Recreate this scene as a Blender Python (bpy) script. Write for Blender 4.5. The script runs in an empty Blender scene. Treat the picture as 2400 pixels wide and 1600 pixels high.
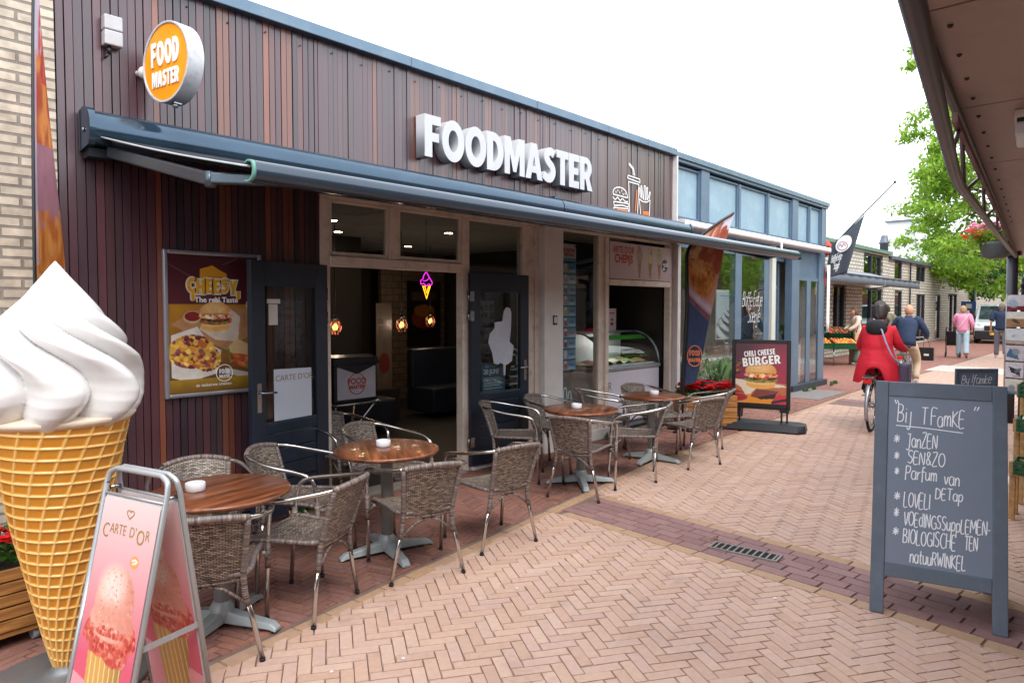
import bpy, bmesh, math, random
import numpy as np
from mathutils import Vector, Matrix
R = math.radians
sc = bpy.context.scene
COL = sc.collection

# ------------------------------------------------------------------ camera, sky, sun, exposure
# X runs along the shop fronts (away from the viewer), Y towards them, Z up; the shop fronts stand at Y = 5.08
cam = bpy.data.cameras.new('camera'); camo = bpy.data.objects.new('camera', cam); COL.objects.link(camo)
camo.location = (0, 0, 1.68)
camo.rotation_euler = (R(90 - 2.2), 0, R(-47.6))
cam.sensor_width = 36; cam.lens = 24.0; cam.shift_y = -0.0069
cam.clip_start = 0.05; cam.clip_end = 3000
sc.camera = camo

SUN_EL, SUN_AZ = 50, 245          # the sun stands behind the viewer's right shoulder, veiled by cloud
w = bpy.data.worlds.new('World'); sc.world = w; w.use_nodes = True
nt = w.node_tree; nt.nodes.clear()
out = nt.nodes.new('ShaderNodeOutputWorld'); bg = nt.nodes.new('ShaderNodeBackground')
sky = nt.nodes.new('ShaderNodeTexSky'); sky.sky_type = 'NISHITA'; sky.sun_disc = False
sky.sun_elevation = R(SUN_EL); sky.sun_rotation = R(90 - SUN_AZ); sky.air_density = 1.0; sky.dust_density = 3.0; sky.ozone_density = 1.0
tc = nt.nodes.new('ShaderNodeTexCoord'); nz = nt.nodes.new('ShaderNodeTexNoise'); nz.inputs['Scale'].default_value = 2.2; nz.inputs['Detail'].default_value = 5
rp = nt.nodes.new('ShaderNodeValToRGB'); rp.color_ramp.elements[0].position = .3; rp.color_ramp.elements[0].color = (.80,.80,.80,1); rp.color_ramp.elements[1].position = .7; rp.color_ramp.elements[1].color = (.97,.97,.97,1)
mx = nt.nodes.new('ShaderNodeMix'); mx.data_type = 'RGBA'
nt.links.new(tc.outputs['Generated'], nz.inputs['Vector']); nt.links.new(nz.outputs['Fac'], rp.inputs['Fac'])
nt.links.new(rp.outputs['Color'], mx.inputs['Factor'])
nt.links.new(sky.outputs['Color'], mx.inputs['A']); mx.inputs['B'].default_value = (10.5, 10.9, 11.6, 1)   # cloud deck
nt.links.new(mx.outputs['Result'], bg.inputs['Color']); bg.inputs['Strength'].default_value = 0.11
nt.links.new(bg.outputs['Background'], out.inputs['Surface'])

sl = bpy.data.lights.new('sun', 'SUN'); sl.energy = 1.1; sl.angle = R(30); sl.color = (1.0, .95, .88)
so = bpy.data.objects.new('sun', sl); COL.objects.link(so)
sd = Vector((math.cos(R(SUN_AZ)) * math.cos(R(SUN_EL)), math.sin(R(SUN_AZ)) * math.cos(R(SUN_EL)), math.sin(R(SUN_EL))))
so.rotation_euler = sd.to_track_quat('Z', 'Y').to_euler(); so.location = sd * 60

sc.view_settings.view_transform = 'Standard'; sc.view_settings.look = 'None'
sc.view_settings.exposure = 1.3; sc.view_settings.gamma = 1.0
sc.render.engine = 'CYCLES'
cy = sc.cycles
cy.use_denoising = True; cy.max_bounces = 8; cy.diffuse_bounces = 4; cy.glossy_bounces = 4; cy.transmission_bounces = 6; cy.transparent_max_bounces = 24
cy.caustics_reflective = False; cy.caustics_refractive = False; cy.sample_clamp_indirect = 6.0

# ------------------------------------------------------------------ helpers: objects
def s2l(c):
    c = np.asarray(c, float) / 255.0
    return np.where(c <= .04045, c / 12.92, ((c + .055) / 1.055) ** 2.4)
def hexc(h):
    return tuple(s2l([int(h[i:i+2], 16) for i in (0, 2, 4)]))
def tag(o, label=None, cat=None, group=None, kind=None):
    if label: o['label'] = label
    if cat: o['category'] = cat
    if group: o['group'] = group
    if kind: o['kind'] = kind
    return o
def thing(name, label, cat, loc=(0, 0, 0), rz=0, group=None):
    o = bpy.data.objects.new(name, None); COL.objects.link(o); o.empty_display_size = .1
    o.location = loc; o.rotation_euler = (0, 0, rz)
    return tag(o, label, cat, group)
def link(name, me, mat, parent=None, world=False):
    if mat is not None:
        for m in (mat if isinstance(mat, (list, tuple)) else [mat]): me.materials.append(m)
    o = bpy.data.objects.new(name, me); COL.objects.link(o)
    if parent is not None:
        o.parent = parent
        if world: o.matrix_basis = parent.matrix_basis.inverted()
    return o
def copy_tree(o, parent=None):
    c = o.copy(); COL.objects.link(c)
    if parent is not None: c.parent = parent
    for ch in [x for x in KIDS.get(o.name, o.children)]: copy_tree(ch, c)
    return c
KIDS = {}

class MB:
    """collects faces; build() links them as ONE mesh object"""
    def __init__(s): s.v = []; s.f = []; s.sm = []; s.mi = []; s.uv = []; s.cur = 0
    def add(s, vs, fs, smooth=False, uvs=None):
        b = len(s.v); s.v += [tuple(map(float, p)) for p in vs]
        for i, f in enumerate(fs):
            s.f.append(tuple(b + k for k in f)); s.sm.append(smooth); s.mi.append(s.cur)
            s.uv.append([uvs[k] for k in f] if uvs is not None else [(0, 0)] * len(f))
        return s
    def box(s, x0, x1, y0, y1, z0, z1):
        v = [(x, y, z) for z in (z0, z1) for y in (y0, y1) for x in (x0, x1)]
        return s.add(v, [(0,2,3,1),(4,5,7,6),(0,1,5,4),(2,6,7,3),(0,4,6,2),(1,3,7,5)])
    def obox(s, c, size, M=None, rz=0, top=1.0):
        """oriented box: centre, size; M a 3x3 matrix; top scales the upper face"""
        M = M if M is not None else Matrix.Rotation(rz, 3, 'Z'); c = Vector(c)
        v = []
        for z in (-.5, .5):
            k = top if z > 0 else 1
            for y in (-.5, .5):
                for x in (-.5, .5): v.append(c + M @ Vector((x*size[0]*k, y*size[1]*k, z*size[2])))
        return s.add(v, [(0,2,3,1),(4,5,7,6),(0,1,5,4),(2,6,7,3),(0,4,6,2),(1,3,7,5)])
    def bar(s, p, q, wd, ht, up=(0, 0, 1)):
        p, q = Vector(p), Vector(q); d = (q - p); L = d.length; d.normalize()
        u = Vector(up); x = d.cross(u)
        if x.length < 1e-5: x = d.cross(Vector((1, 0, 0)))
        x.normalize(); y = x.cross(d)
        M = Matrix((x, d, y)).transposed()
        return s.obox((p + q) / 2, (wd, L, ht), M)
    def tube(s, path, r, seg=10, closed=False, caps=True, smooth=True, flat=1.0):
        P = [Vector(p) for p in path]; n = len(P)
        rr = list(r) if isinstance(r, (list, tuple, np.ndarray)) else [r] * n
        T = []
        for i in range(n):
            if closed: t = P[(i+1) % n] - P[i-1]
            else: t = P[min(i+1, n-1)] - P[max(i-1, 0)]
            T.append(t.normalized() if t.length > 1e-9 else Vector((0, 0, 1)))
        u = T[0].cross(Vector((0, 0, 1)))
        if u.length < 1e-3: u = T[0].cross(Vector((1, 0, 0)))
        u.normalize(); vs = []; uvs = []; acc = 0
        for i in range(n):
            u = u - T[i] * u.dot(T[i])
            u.normalize(); w_ = T[i].cross(u)
            if i: acc += (P[i] - P[i-1]).length
            for k in range(seg):
                a = 2 * math.pi * k / seg
                vs.append(P[i] + u * (math.cos(a) * rr[i]) + w_ * (math.sin(a) * rr[i] * flat)); uvs.append((acc, k / seg))
        fs = []
        m = n if closed else n - 1
        for i in range(m):
            j = (i + 1) % n
            for k in range(seg):
                k2 = (k + 1) % seg
                fs.append((i*seg+k, i*seg+k2, j*seg+k2, j*seg+k))
        s.add(vs, fs, smooth, uvs)
        if caps and not closed:
            b = len(s.v) - n * seg
            s.f.append(tuple(b + k for k in reversed(range(seg)))); s.f.append(tuple(b + (n-1)*seg + k for k in range(seg)))
            s.sm += [False, False]; s.mi += [s.cur] * 2; s.uv += [[(0, 0)] * seg] * 2
        return s
    def cyl(s, p, q, r, seg=16, r2=None, smooth=True):
        return s.tube([p, q], [r, r if r2 is None else r2], seg, smooth=smooth)
    def lathe(s, prof, c=(0, 0, 0), seg=24, smooth=True, sx=1, sy=1, rz=0):
        vs = []; fs = []; n = len(prof)
        for (r, z) in prof:
            for k in range(seg):
                a = 2 * math.pi * k / seg + rz
                vs.append((c[0] + r * math.cos(a) * sx, c[1] + r * math.sin(a) * sy, c[2] + z))
        for i in range(n - 1):
            for k in range(seg):
                k2 = (k + 1) % seg
                fs.append((i*seg+k, i*seg+k2, (i+1)*seg+k2, (i+1)*seg+k))
        s.add(vs, fs, smooth)
        b = len(s.v) - n * seg
        if prof[0][0] > 1e-5: s.f.append(tuple(b + k for k in reversed(range(seg)))); s.sm.append(False); s.mi.append(s.cur); s.uv.append([(0, 0)] * seg)
        if prof[-1][0] > 1e-5: s.f.append(tuple(b + (n-1)*seg + k for k in range(seg))); s.sm.append(False); s.mi.append(s.cur); s.uv.append([(0, 0)] * seg)
        return s
    def loft(s, rings, seg=16, smooth=True, M=None):
        """rings: (cx, cy, cz, rx, ry[, tilt]) ellipses joined into one skin, capped"""
        vs = []; n = len(rings)
        for rg in rings:
            cx, cy_, cz, rx, ry = rg[:5]; tl = rg[5] if len(rg) > 5 else 0
            for k in range(seg):
                a = 2 * math.pi * k / seg
                x, y = math.cos(a) * rx, math.sin(a) * ry
                vs.append((cx + x, cy_ + y, cz + tl * y))
        fs = []
        for i in range(n - 1):
            for k in range(seg):
                k2 = (k + 1) % seg
                fs.append((i*seg+k, i*seg+k2, (i+1)*seg+k2, (i+1)*seg+k))
        fs.append(tuple(reversed(range(seg)))); fs.append(tuple((n-1)*seg + k for k in range(seg)))
        return s.add(vs, fs, smooth)
    def prism(s, pts, fn, t, smooth=False):
        """outline pts (2-D, counter-clockwise) mapped by fn(u, v, d) with thickness t"""
        n = len(pts)
        vs = [fn(u, v, 0) for u, v in pts] + [fn(u, v, t) for u, v in pts]
        fs = [tuple(range(n)), tuple(reversed(range(n, 2*n)))] + [(i, i + n, (i+1) % n + n, (i+1) % n) for i in range(n)]
        return s.add(vs, fs, smooth)
    def sphere(s, c, r, nu=16, nv=10, sc_=(1, 1, 1), smooth=True):
        vs = []; fs = []
        for j in range(nv + 1):
            t = math.pi * j / nv
            for i in range(nu):
                a = 2 * math.pi * i / nu
                vs.append((c[0] + r*sc_[0]*math.sin(t)*math.cos(a), c[1] + r*sc_[1]*math.sin(t)*math.sin(a), c[2] + r*sc_[2]*math.cos(t)))
        for j in range(nv):
            for i in range(nu):
                i2 = (i + 1) % nu
                fs.append((j*nu+i, (j+1)*nu+i, (j+1)*nu+i2, j*nu+i2))
        return s.add(vs, fs, smooth)
    def grid(s, fn, nu, nv, smooth=True, closed_u=False, us=1., vs_=1.):
        vs = []; uvs = []; fs = []
        for j in range(nv + 1):
            for i in range(nu + (0 if closed_u else 1)):
                vs.append(fn(i / nu, j / nv)); uvs.append((us * i / nu, vs_ * j / nv))
        W_ = nu + (0 if closed_u else 1)
        for j in range(nv):
            for i in range(nu):
                i2 = (i + 1) % W_
                fs.append((j*W_+i, j*W_+i2, (j+1)*W_+i2, (j+1)*W_+i))
        return s.add(vs, fs, smooth, uvs)
    def mesh(s, name):
        me = bpy.data.meshes.new(name); me.from_pydata(s.v, [], s.f)
        me.polygons.foreach_set('use_smooth', s.sm); me.polygons.foreach_set('material_index', s.mi)
        uv = me.uv_layers.new(name='UVMap'); uv.data.foreach_set('uv', [c for f in s.uv for p in f for c in p])
        me.update(); return me
    def build(s, name, mat, parent=None, world=False, bevel=0, seg=2, clean=True):
        me = s.mesh(name)
        if clean:
            bm = bmesh.new(); bm.from_mesh(me); bmesh.ops.recalc_face_normals(bm, faces=bm.faces); bm.to_mesh(me); bm.free()
        o = link(name, me, mat, parent, world)
        if bevel:
            m = o.modifiers.new('bevel', 'BEVEL'); m.width = bevel; m.segments = seg; m.limit_method = 'ANGLE'; m.angle_limit = R(40)
            m.harden_normals = False
        return o

def rounded_rect(w_, h, r, n=5):
    pts = []
    for cx, cy_, a0 in ((w_/2-r, h/2-r, 0), (-w_/2+r, h/2-r, 90), (-w_/2+r, -h/2+r, 180), (w_/2-r, -h/2+r, 270)):
        for k in range(n + 1):
            a = R(a0 + 90 * k / n); pts.append((cx + r*math.cos(a), cy_ + r*math.sin(a)))
    return pts
def smooth_path(pts, n=6, closed=False):
    """Catmull-Rom through the points"""
    P = [np.array(p, float) for p in pts]; out_ = []; m = len(P)
    for i in range(m if closed else m - 1):
        p0 = P[i-1] if (closed or i > 0) else 2*P[0]-P[1]
        p1, p2 = P[i], P[(i+1) % m]
        p3 = P[(i+2) % m] if (closed or i < m - 2) else 2*P[-1]-P[-2]
        for k in range(n):
            t = k / n
            out_.append(.5*((2*p1)+(-p0+p2)*t+(2*p0-5*p1+4*p2-p3)*t*t+(-p0+3*p1-3*p2+p3)*t**3))
    if not closed: out_.append(P[-1])
    return [tuple(p) for p in out_]

# ------------------------------------------------------------------ helpers: materials
def newmat(name):
    m = bpy.data.materials.new(name); m.use_nodes = True
    return m, m.node_tree.nodes, m.node_tree.links, m.node_tree.nodes['Principled BSDF']
def M(name, col, rough=.6, metal=0., var=.12, scale=6., bump=0., bscale=60., spec=.5, coat=0., dirt=None):
    """base colour mottled by noise; optional fine bump and dirt (colour, amount)"""
    m, N, L, b = newmat(name)
    if isinstance(col, str): col = hexc(col)
    tc_ = N.new('ShaderNodeTexCoord')
    n1 = N.new('ShaderNodeTexNoise'); n1.inputs['Scale'].default_value = scale; n1.inputs['Detail'].default_value = 6; n1.inputs['Roughness'].default_value = .65
    L.new(tc_.outputs['Object'], n1.inputs['Vector'])
    r = N.new('ShaderNodeValToRGB'); e = r.color_ramp.elements
    e[0].position = .3; e[1].position = .7
    e[0].color = (*[c*(1-var) for c in col], 1); e[1].color = (*[min(1, c*(1+var)) for c in col], 1)
    L.new(n1.outputs['Fac'], r.inputs['Fac']); src = r.outputs['Color']
    if dirt:
        n2 = N.new('ShaderNodeTexNoise'); n2.inputs['Scale'].default_value = dirt[2] if len(dirt) > 2 else 3.; n2.inputs['Detail'].default_value = 8; n2.inputs['Roughness'].default_value = .75
        L.new(tc_.outputs['Object'], n2.inputs['Vector'])
        r2 = N.new('ShaderNodeValToRGB'); r2.color_ramp.elements[0].position = .5; r2.color_ramp.elements[0].color = (0,0,0,1); r2.color_ramp.elements[1].position = .75; r2.color_ramp.elements[1].color = (dirt[1],)*3 + (1,)
        L.new(n2.outputs['Fac'], r2.inputs['Fac'])
        mx_ = N.new('ShaderNodeMix'); mx_.data_type = 'RGBA'; L.new(r2.outputs['Color'], mx_.inputs['Factor']); L.new(src, mx_.inputs['A']); mx_.inputs['B'].default_value = (*dirt[0], 1)
        src = mx_.outputs['Result']
    L.new(src, b.inputs['Base Color'])
    b.inputs['Roughness'].default_value = rough; b.inputs['Metallic'].default_value = metal; b.inputs['Specular IOR Level'].default_value = spec
    if coat: b.inputs['Coat Weight'].default_value = coat; b.inputs['Coat Roughness'].default_value = .08
    if bump:
        n3 = N.new('ShaderNodeTexNoise'); n3.inputs['Scale'].default_value = bscale; n3.inputs['Detail'].default_value = 4
        L.new(tc_.outputs['Object'], n3.inputs['Vector'])
        bp = N.new('ShaderNodeBump'); bp.inputs['Strength'].default_value = bump; bp.inputs['Distance'].default_value = .01
        L.new(n3.outputs['Fac'], bp.inputs['Height']); L.new(bp.outputs['Normal'], b.inputs['Normal'])
    return m
def M_island(name, cols, rough=.6, nscale=(20, 20, 20), nvar=.2, bump=.2, spec=.5, interp='LINEAR', big=0.):
    """one tone per loose piece (brick, plank), with grain on top"""
    m, N, L, b = newmat(name)
    g = N.new('ShaderNodeNewGeometry'); r = N.new('ShaderNodeValToRGB'); r.color_ramp.interpolation = interp
    e = r.color_ramp.elements
    while len(e) < len(cols): e.new(.5)
    for i, c in enumerate(cols):
        c = hexc(c) if isinstance(c, str) else c
        e[i].position = i / len(cols) if interp == 'CONSTANT' else i / (len(cols) - 1)
        e[i].color = (*c, 1)
    L.new(g.outputs['Random Per Island'], r.inputs['Fac'])
    tc_ = N.new('ShaderNodeTexCoord'); mp = N.new('ShaderNodeMapping'); mp.inputs['Scale'].default_value = nscale
    n1 = N.new('ShaderNodeTexNoise'); n1.inputs['Scale'].default_value = 1; n1.inputs['Detail'].default_value = 8; n1.inputs['Roughness'].default_value = .7
    L.new(tc_.outputs['Object'], mp.inputs['Vector']); L.new(mp.outputs['Vector'], n1.inputs['Vector'])
    mr = N.new('ShaderNodeMapRange'); mr.inputs['From Min'].default_value = .25; mr.inputs['From Max'].default_value = .75; mr.inputs['To Min'].default_value = 1 - nvar; mr.inputs['To Max'].default_value = 1 + nvar
    L.new(n1.outputs['Fac'], mr.inputs['Value']); src = mr.outputs['Result']
    if big:
        n2 = N.new('ShaderNodeTexNoise'); n2.inputs['Scale'].default_value = .9; n2.inputs['Detail'].default_value = 5
        L.new(tc_.outputs['Object'], n2.inputs['Vector'])
        m2 = N.new('ShaderNodeMapRange'); m2.inputs['From Min'].default_value = .3; m2.inputs['From Max'].default_value = .7; m2.inputs['To Min'].default_value = 1 - big; m2.inputs['To Max'].default_value = 1 + big
        L.new(n2.outputs['Fac'], m2.inputs['Value'])
        mm = N.new('ShaderNodeMath'); mm.operation = 'MULTIPLY'; L.new(src, mm.inputs[0]); L.new(m2.outputs['Result'], mm.inputs[1]); src = mm.outputs[0]
    if big:
        for sc2, p0, p1, k in ((3.1, .56, .70, .84), (11., .64, .70, .80)):
            n4 = N.new('ShaderNodeTexNoise'); n4.inputs['Scale'].default_value = sc2; n4.inputs['Detail'].default_value = 7; n4.inputs['Roughness'].default_value = .7
            L.new(tc_.outputs['Object'], n4.inputs['Vector']); m4 = N.new('ShaderNodeMapRange'); m4.inputs['From Min'].default_value = p0; m4.inputs['From Max'].default_value = p1; m4.inputs['To Min'].default_value = 1; m4.inputs['To Max'].default_value = k
            L.new(n4.outputs['Fac'], m4.inputs['Value']); mm4 = N.new('ShaderNodeMath'); mm4.operation = 'MULTIPLY'; L.new(src, mm4.inputs[0]); L.new(m4.outputs['Result'], mm4.inputs[1]); src = mm4.outputs[0]
    vm = N.new('ShaderNodeVectorMath'); vm.operation = 'SCALE'; L.new(r.outputs['Color'], vm.inputs[0]); L.new(src, vm.inputs['Scale'])
    L.new(vm.outputs['Vector'], b.inputs['Base Color'])
    b.inputs['Roughness'].default_value = rough; b.inputs['Specular IOR Level'].default_value = spec
    if bump:
        bp = N.new('ShaderNodeBump'); bp.inputs['Strength'].default_value = bump; bp.inputs['Distance'].default_value = .004
        L.new(n1.outputs['Fac'], bp.inputs['Height']); L.new(bp.outputs['Normal'], b.inputs['Normal'])
    return m
def M_attr(name, rough=.4, spec=.5, coat=0., trans=0.):
    m, N, L, b = newmat(name)
    a = N.new('ShaderNodeAttribute'); a.attribute_name = 'Col'
    L.new(a.outputs['Color'], b.inputs['Base Color']); b.inputs['Roughness'].default_value = rough; b.inputs['Specular IOR Level'].default_value = spec
    if coat: b.inputs['Coat Weight'].default_value = coat; b.inputs['Coat Roughness'].default_value = .1
    if trans:
        t = N.new('ShaderNodeBsdfTranslucent'); L.new(a.outputs['Color'], t.inputs['Color'])
        ms = N.new('ShaderNodeMixShader'); ms.inputs['Fac'].default_value = trans
        L.new(b.outputs['BSDF'], ms.inputs[1]); L.new(t.outputs['BSDF'], ms.inputs[2]); L.new(ms.outputs['Shader'], N['Material Output'].inputs['Surface'])
    return m
def M_emit(name, col, strength):
    m, N, L, b = newmat(name)
    if isinstance(col, str): col = hexc(col)
    b.inputs['Base Color'].default_value = (*col, 1); b.inputs['Emission Color'].default_value = (*col, 1); b.inputs['Emission Strength'].default_value = strength
    return m
def M_glass(name, tint=(.86, .9, .9), ior=1.5, boost=0., bend=.0):
    """window pane: clear pane that mirrors more at grazing angles"""
    m, N, L, b = newmat(name); N.remove(b)
    t = N.new('ShaderNodeBsdfTransparent'); t.inputs['Color'].default_value = (*tint, 1)
    g = N.new('ShaderNodeBsdfGlossy'); g.inputs['Roughness'].default_value = .015
    lw = N.new('ShaderNodeLayerWeight'); lw.inputs['Blend'].default_value = .5
    f = N.new('ShaderNodeMath'); f.operation = 'POWER'; f.inputs[1].default_value = 4.5; L.new(lw.outputs['Facing'], f.inputs[0])
    ad = N.new('ShaderNodeMath'); ad.operation = 'MULTIPLY_ADD'; ad.use_clamp = True; ad.inputs[1].default_value = .9 - boost; ad.inputs[2].default_value = .035 + boost
    L.new(f.outputs[0], ad.inputs[0])
    ms = N.new('ShaderNodeMixShader'); L.new(ad.outputs[0], ms.inputs['Fac']); L.new(t.outputs['BSDF'], ms.inputs[1]); L.new(g.outputs['BSDF'], ms.inputs[2])
    L.new(ms.outputs['Shader'], N['Material Output'].inputs['Surface'])
    if bend:
        tc_ = N.new('ShaderNodeTexCoord'); n3 = N.new('ShaderNodeTexNoise'); n3.inputs['Scale'].default_value = 1.6; n3.inputs['Detail'].default_value = 1
        L.new(tc_.outputs['Object'], n3.inputs['Vector']); bp = N.new('ShaderNodeBump'); bp.inputs['Strength'].default_value = bend; bp.inputs['Distance'].default_value = .02
        L.new(n3.outputs['Fac'], bp.inputs['Height']); L.new(bp.outputs['Normal'], g.inputs['Normal'])
    return m
def M_brick(name, c1, c2, mortar, bw, bh, ms=.012, rough=.85, axes='XZ', bump=.5, offset=.5, var=.25):
    m, N, L, b = newmat(name)
    tc_ = N.new('ShaderNodeTexCoord'); sp = N.new('ShaderNodeSeparateXYZ'); cb = N.new('ShaderNodeCombineXYZ')
    L.new(tc_.outputs['Object'], sp.inputs['Vector'])
    L.new(sp.outputs[axes[0]], cb.inputs['X']); L.new(sp.outputs[axes[1]], cb.inputs['Y'])
    br = N.new('ShaderNodeTexBrick'); br.offset = offset
    br.inputs['Color1'].default_value = (*hexc(c1), 1); br.inputs['Color2'].default_value = (*hexc(c2), 1); br.inputs['Mortar'].default_value = (*hexc(mortar), 1)
    br.inputs['Scale'].default_value = 1; br.inputs['Brick Width'].default_value = bw; br.inputs['Row Height'].default_value = bh; br.inputs['Mortar Size'].default_value = ms; br.inputs['Mortar Smooth'].default_value = .3
    L.new(cb.outputs['Vector'], br.inputs['Vector'])
    n1 = N.new('ShaderNodeTexNoise'); n1.inputs['Scale'].default_value = 14; n1.inputs['Detail'].default_value = 8; L.new(tc_.outputs['Object'], n1.inputs['Vector'])
    mr = N.new('ShaderNodeMapRange'); mr.inputs['From Min'].default_value = .25; mr.inputs['From Max'].default_value = .75; mr.inputs['To Min'].default_value = 1 - var; mr.inputs['To Max'].default_value = 1 + var
    L.new(n1.outputs['Fac'], mr.inputs['Value'])
    vm = N.new('ShaderNodeVectorMath'); vm.operation = 'SCALE'; L.new(br.outputs['Color'], vm.inputs[0]); L.new(mr.outputs['Result'], vm.inputs['Scale'])
    L.new(vm.outputs['Vector'], b.inputs['Base Color']); b.inputs['Roughness'].default_value = rough
    iv = N.new('ShaderNodeMath'); iv.operation = 'SUBTRACT'; iv.inputs[0].default_value = 1; L.new(br.outputs['Fac'], iv.inputs[1])
    ad = N.new('ShaderNodeMath'); ad.operation = 'MULTIPLY_ADD'; L.new(n1.outputs['Fac'], ad.inputs[0]); ad.inputs[1].default_value = .25; L.new(iv.outputs[0], ad.inputs[2])
    bp = N.new('ShaderNodeBump'); bp.inputs['Strength'].default_value = bump; bp.inputs['Distance'].default_value = .012
    L.new(ad.outputs[0], bp.inputs['Height']); L.new(bp.outputs['Normal'], b.inputs['Normal'])
    return m
def M_wood(name, c1, c2, c3, scale=(1, 14, 14), rough=.35, coat=0., bump=.1, stretch=6.):
    """streaky wood: noise stretched along the grain"""
    m, N, L, b = newmat(name)
    tc_ = N.new('ShaderNodeTexCoord'); mp = N.new('ShaderNodeMapping'); mp.inputs['Scale'].default_value = scale
    L.new(tc_.outputs['Object'], mp.inputs['Vector'])
    n1 = N.new('ShaderNodeTexNoise'); n1.inputs['Scale'].default_value = 1.6; n1.inputs['Detail'].default_value = 9; n1.inputs['Roughness'].default_value = .62; n1.inputs['Distortion'].default_value = .5
    L.new(mp.outputs['Vector'], n1.inputs['Vector'])
    r = N.new('ShaderNodeValToRGB'); e = r.color_ramp.elements; e.new(.5)
    for i, (p, c) in enumerate(((.32, c1), (.5, c2), (.68, c3))): e[i].position = p; e[i].color = (*hexc(c), 1)
    L.new(n1.outputs['Fac'], r.inputs['Fac']); L.new(r.outputs['Color'], b.inputs['Base Color'])
    b.inputs['Roughness'].default_value = rough
    if coat: b.inputs['Coat Weight'].default_value = coat; b.inputs['Coat Roughness'].default_value = .06
    if bump:
        bp = N.new('ShaderNodeBump'); bp.inputs['Strength'].default_value = bump; bp.inputs['Distance'].default_value = .004
        L.new(n1.outputs['Fac'], bp.inputs['Height']); L.new(bp.outputs['Normal'], b.inputs['Normal'])
    return m
def M_wicker(name):
    """woven synthetic cane: UV in metres, thin strands over and under"""
    m, N, L, b = newmat(name)
    uv = N.new('ShaderNodeUVMap'); uv.uv_map = 'UVMap'
    br = N.new('ShaderNodeTexBrick'); br.offset = .5
    br.inputs['Color1'].default_value = (*hexc('b3a699'), 1); br.inputs['Color2'].default_value = (*hexc('5a4d45'), 1); br.inputs['Mortar'].default_value = (.006, .005, .005, 1)
    br.inputs['Scale'].default_value = 1; br.inputs['Brick Width'].default_value = .030; br.inputs['Row Height'].default_value = .0095; br.inputs['Mortar Size'].default_value = .0021; br.inputs['Mortar Smooth'].default_value = .4
    L.new(uv.outputs['UV'], br.inputs['Vector'])
    mp = N.new('ShaderNodeMapping'); mp.inputs['Scale'].default_value = (5, 55, 1); L.new(uv.outputs['UV'], mp.inputs['Vector'])
    n1 = N.new('ShaderNodeTexNoise'); n1.inputs['Scale'].default_value = 1; n1.inputs['Detail'].default_value = 3; L.new(mp.outputs['Vector'], n1.inputs['Vector'])
    r = N.new('ShaderNodeValToRGB'); e = r.color_ramp.elements; e.new(.6); e.new(.75)
    for i, (p, c) in enumerate(((.3, (.45, .4, .42)), (.5, (1, .96, .93)), (.62, (1.05, 1, .93)), (.72, (2.4, 1.85, 1.15)))): e[i].position = p; e[i].color = (*c, 1)
    L.new(n1.outputs['Fac'], r.inputs['Fac'])
    vm = N.new('ShaderNodeVectorMath'); vm.operation = 'MULTIPLY'; L.new(br.outputs['Color'], vm.inputs[0]); L.new(r.outputs['Color'], vm.inputs[1])
    L.new(vm.outputs['Vector'], b.inputs['Base Color']); b.inputs['Roughness'].default_value = .42
    iv = N.new('ShaderNodeMath'); iv.operation = 'SUBTRACT'; iv.inputs[0].default_value = 1; L.new(br.outputs['Fac'], iv.inputs[1])
    bp = N.new('ShaderNodeBump'); bp.inputs['Strength'].default_value = .8; bp.inputs['Distance'].default_value = .004
    L.new(iv.outputs[0], bp.inputs['Height']); L.new(bp.outputs['Normal'], b.inputs['Normal'])
    return m
def M_wrap(name):
    """cane wound round a tube: bands along U (metres)"""
    m, N, L, b = newmat(name)
    uv = N.new('ShaderNodeUVMap'); uv.uv_map = 'UVMap'
    mp = N.new('ShaderNodeMapping'); mp.inputs['Scale'].default_value = (60, .01, 1); L.new(uv.outputs['UV'], mp.inputs['Vector'])
    n1 = N.new('ShaderNodeTexNoise'); n1.inputs['Scale'].default_value = 1; n1.inputs['Detail'].default_value = 1; L.new(mp.outputs['Vector'], n1.inputs['Vector'])
    r = N.new('ShaderNodeValToRGB'); e = r.color_ramp.elements; e.new(.5); e.new(.7)
    for i, (p, c) in enumerate(((.3, '3a3232'), (.45, '695e5d'), (.6, '80736f'), (.73, 'a8936f'))): e[i].position = p; e[i].color = (*hexc(c), 1)
    L.new(n1.outputs['Fac'], r.inputs['Fac']); L.new(r.outputs['Color'], b.inputs['Base Color']); b.inputs['Roughness'].default_value = .4
    wv = N.new('ShaderNodeTexWave'); wv.inputs['Scale'].default_value = 26; wv.wave_type = 'BANDS'; wv.bands_direction = 'X'; L.new(uv.outputs['UV'], wv.inputs['Vector'])
    bp = N.new('ShaderNodeBump'); bp.inputs['Strength'].default_value = .7; bp.inputs['Distance'].default_value = .003
    L.new(wv.outputs['Fac'], bp.inputs['Height']); L.new(bp.outputs['Normal'], b.inputs['Normal'])
    return m

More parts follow.
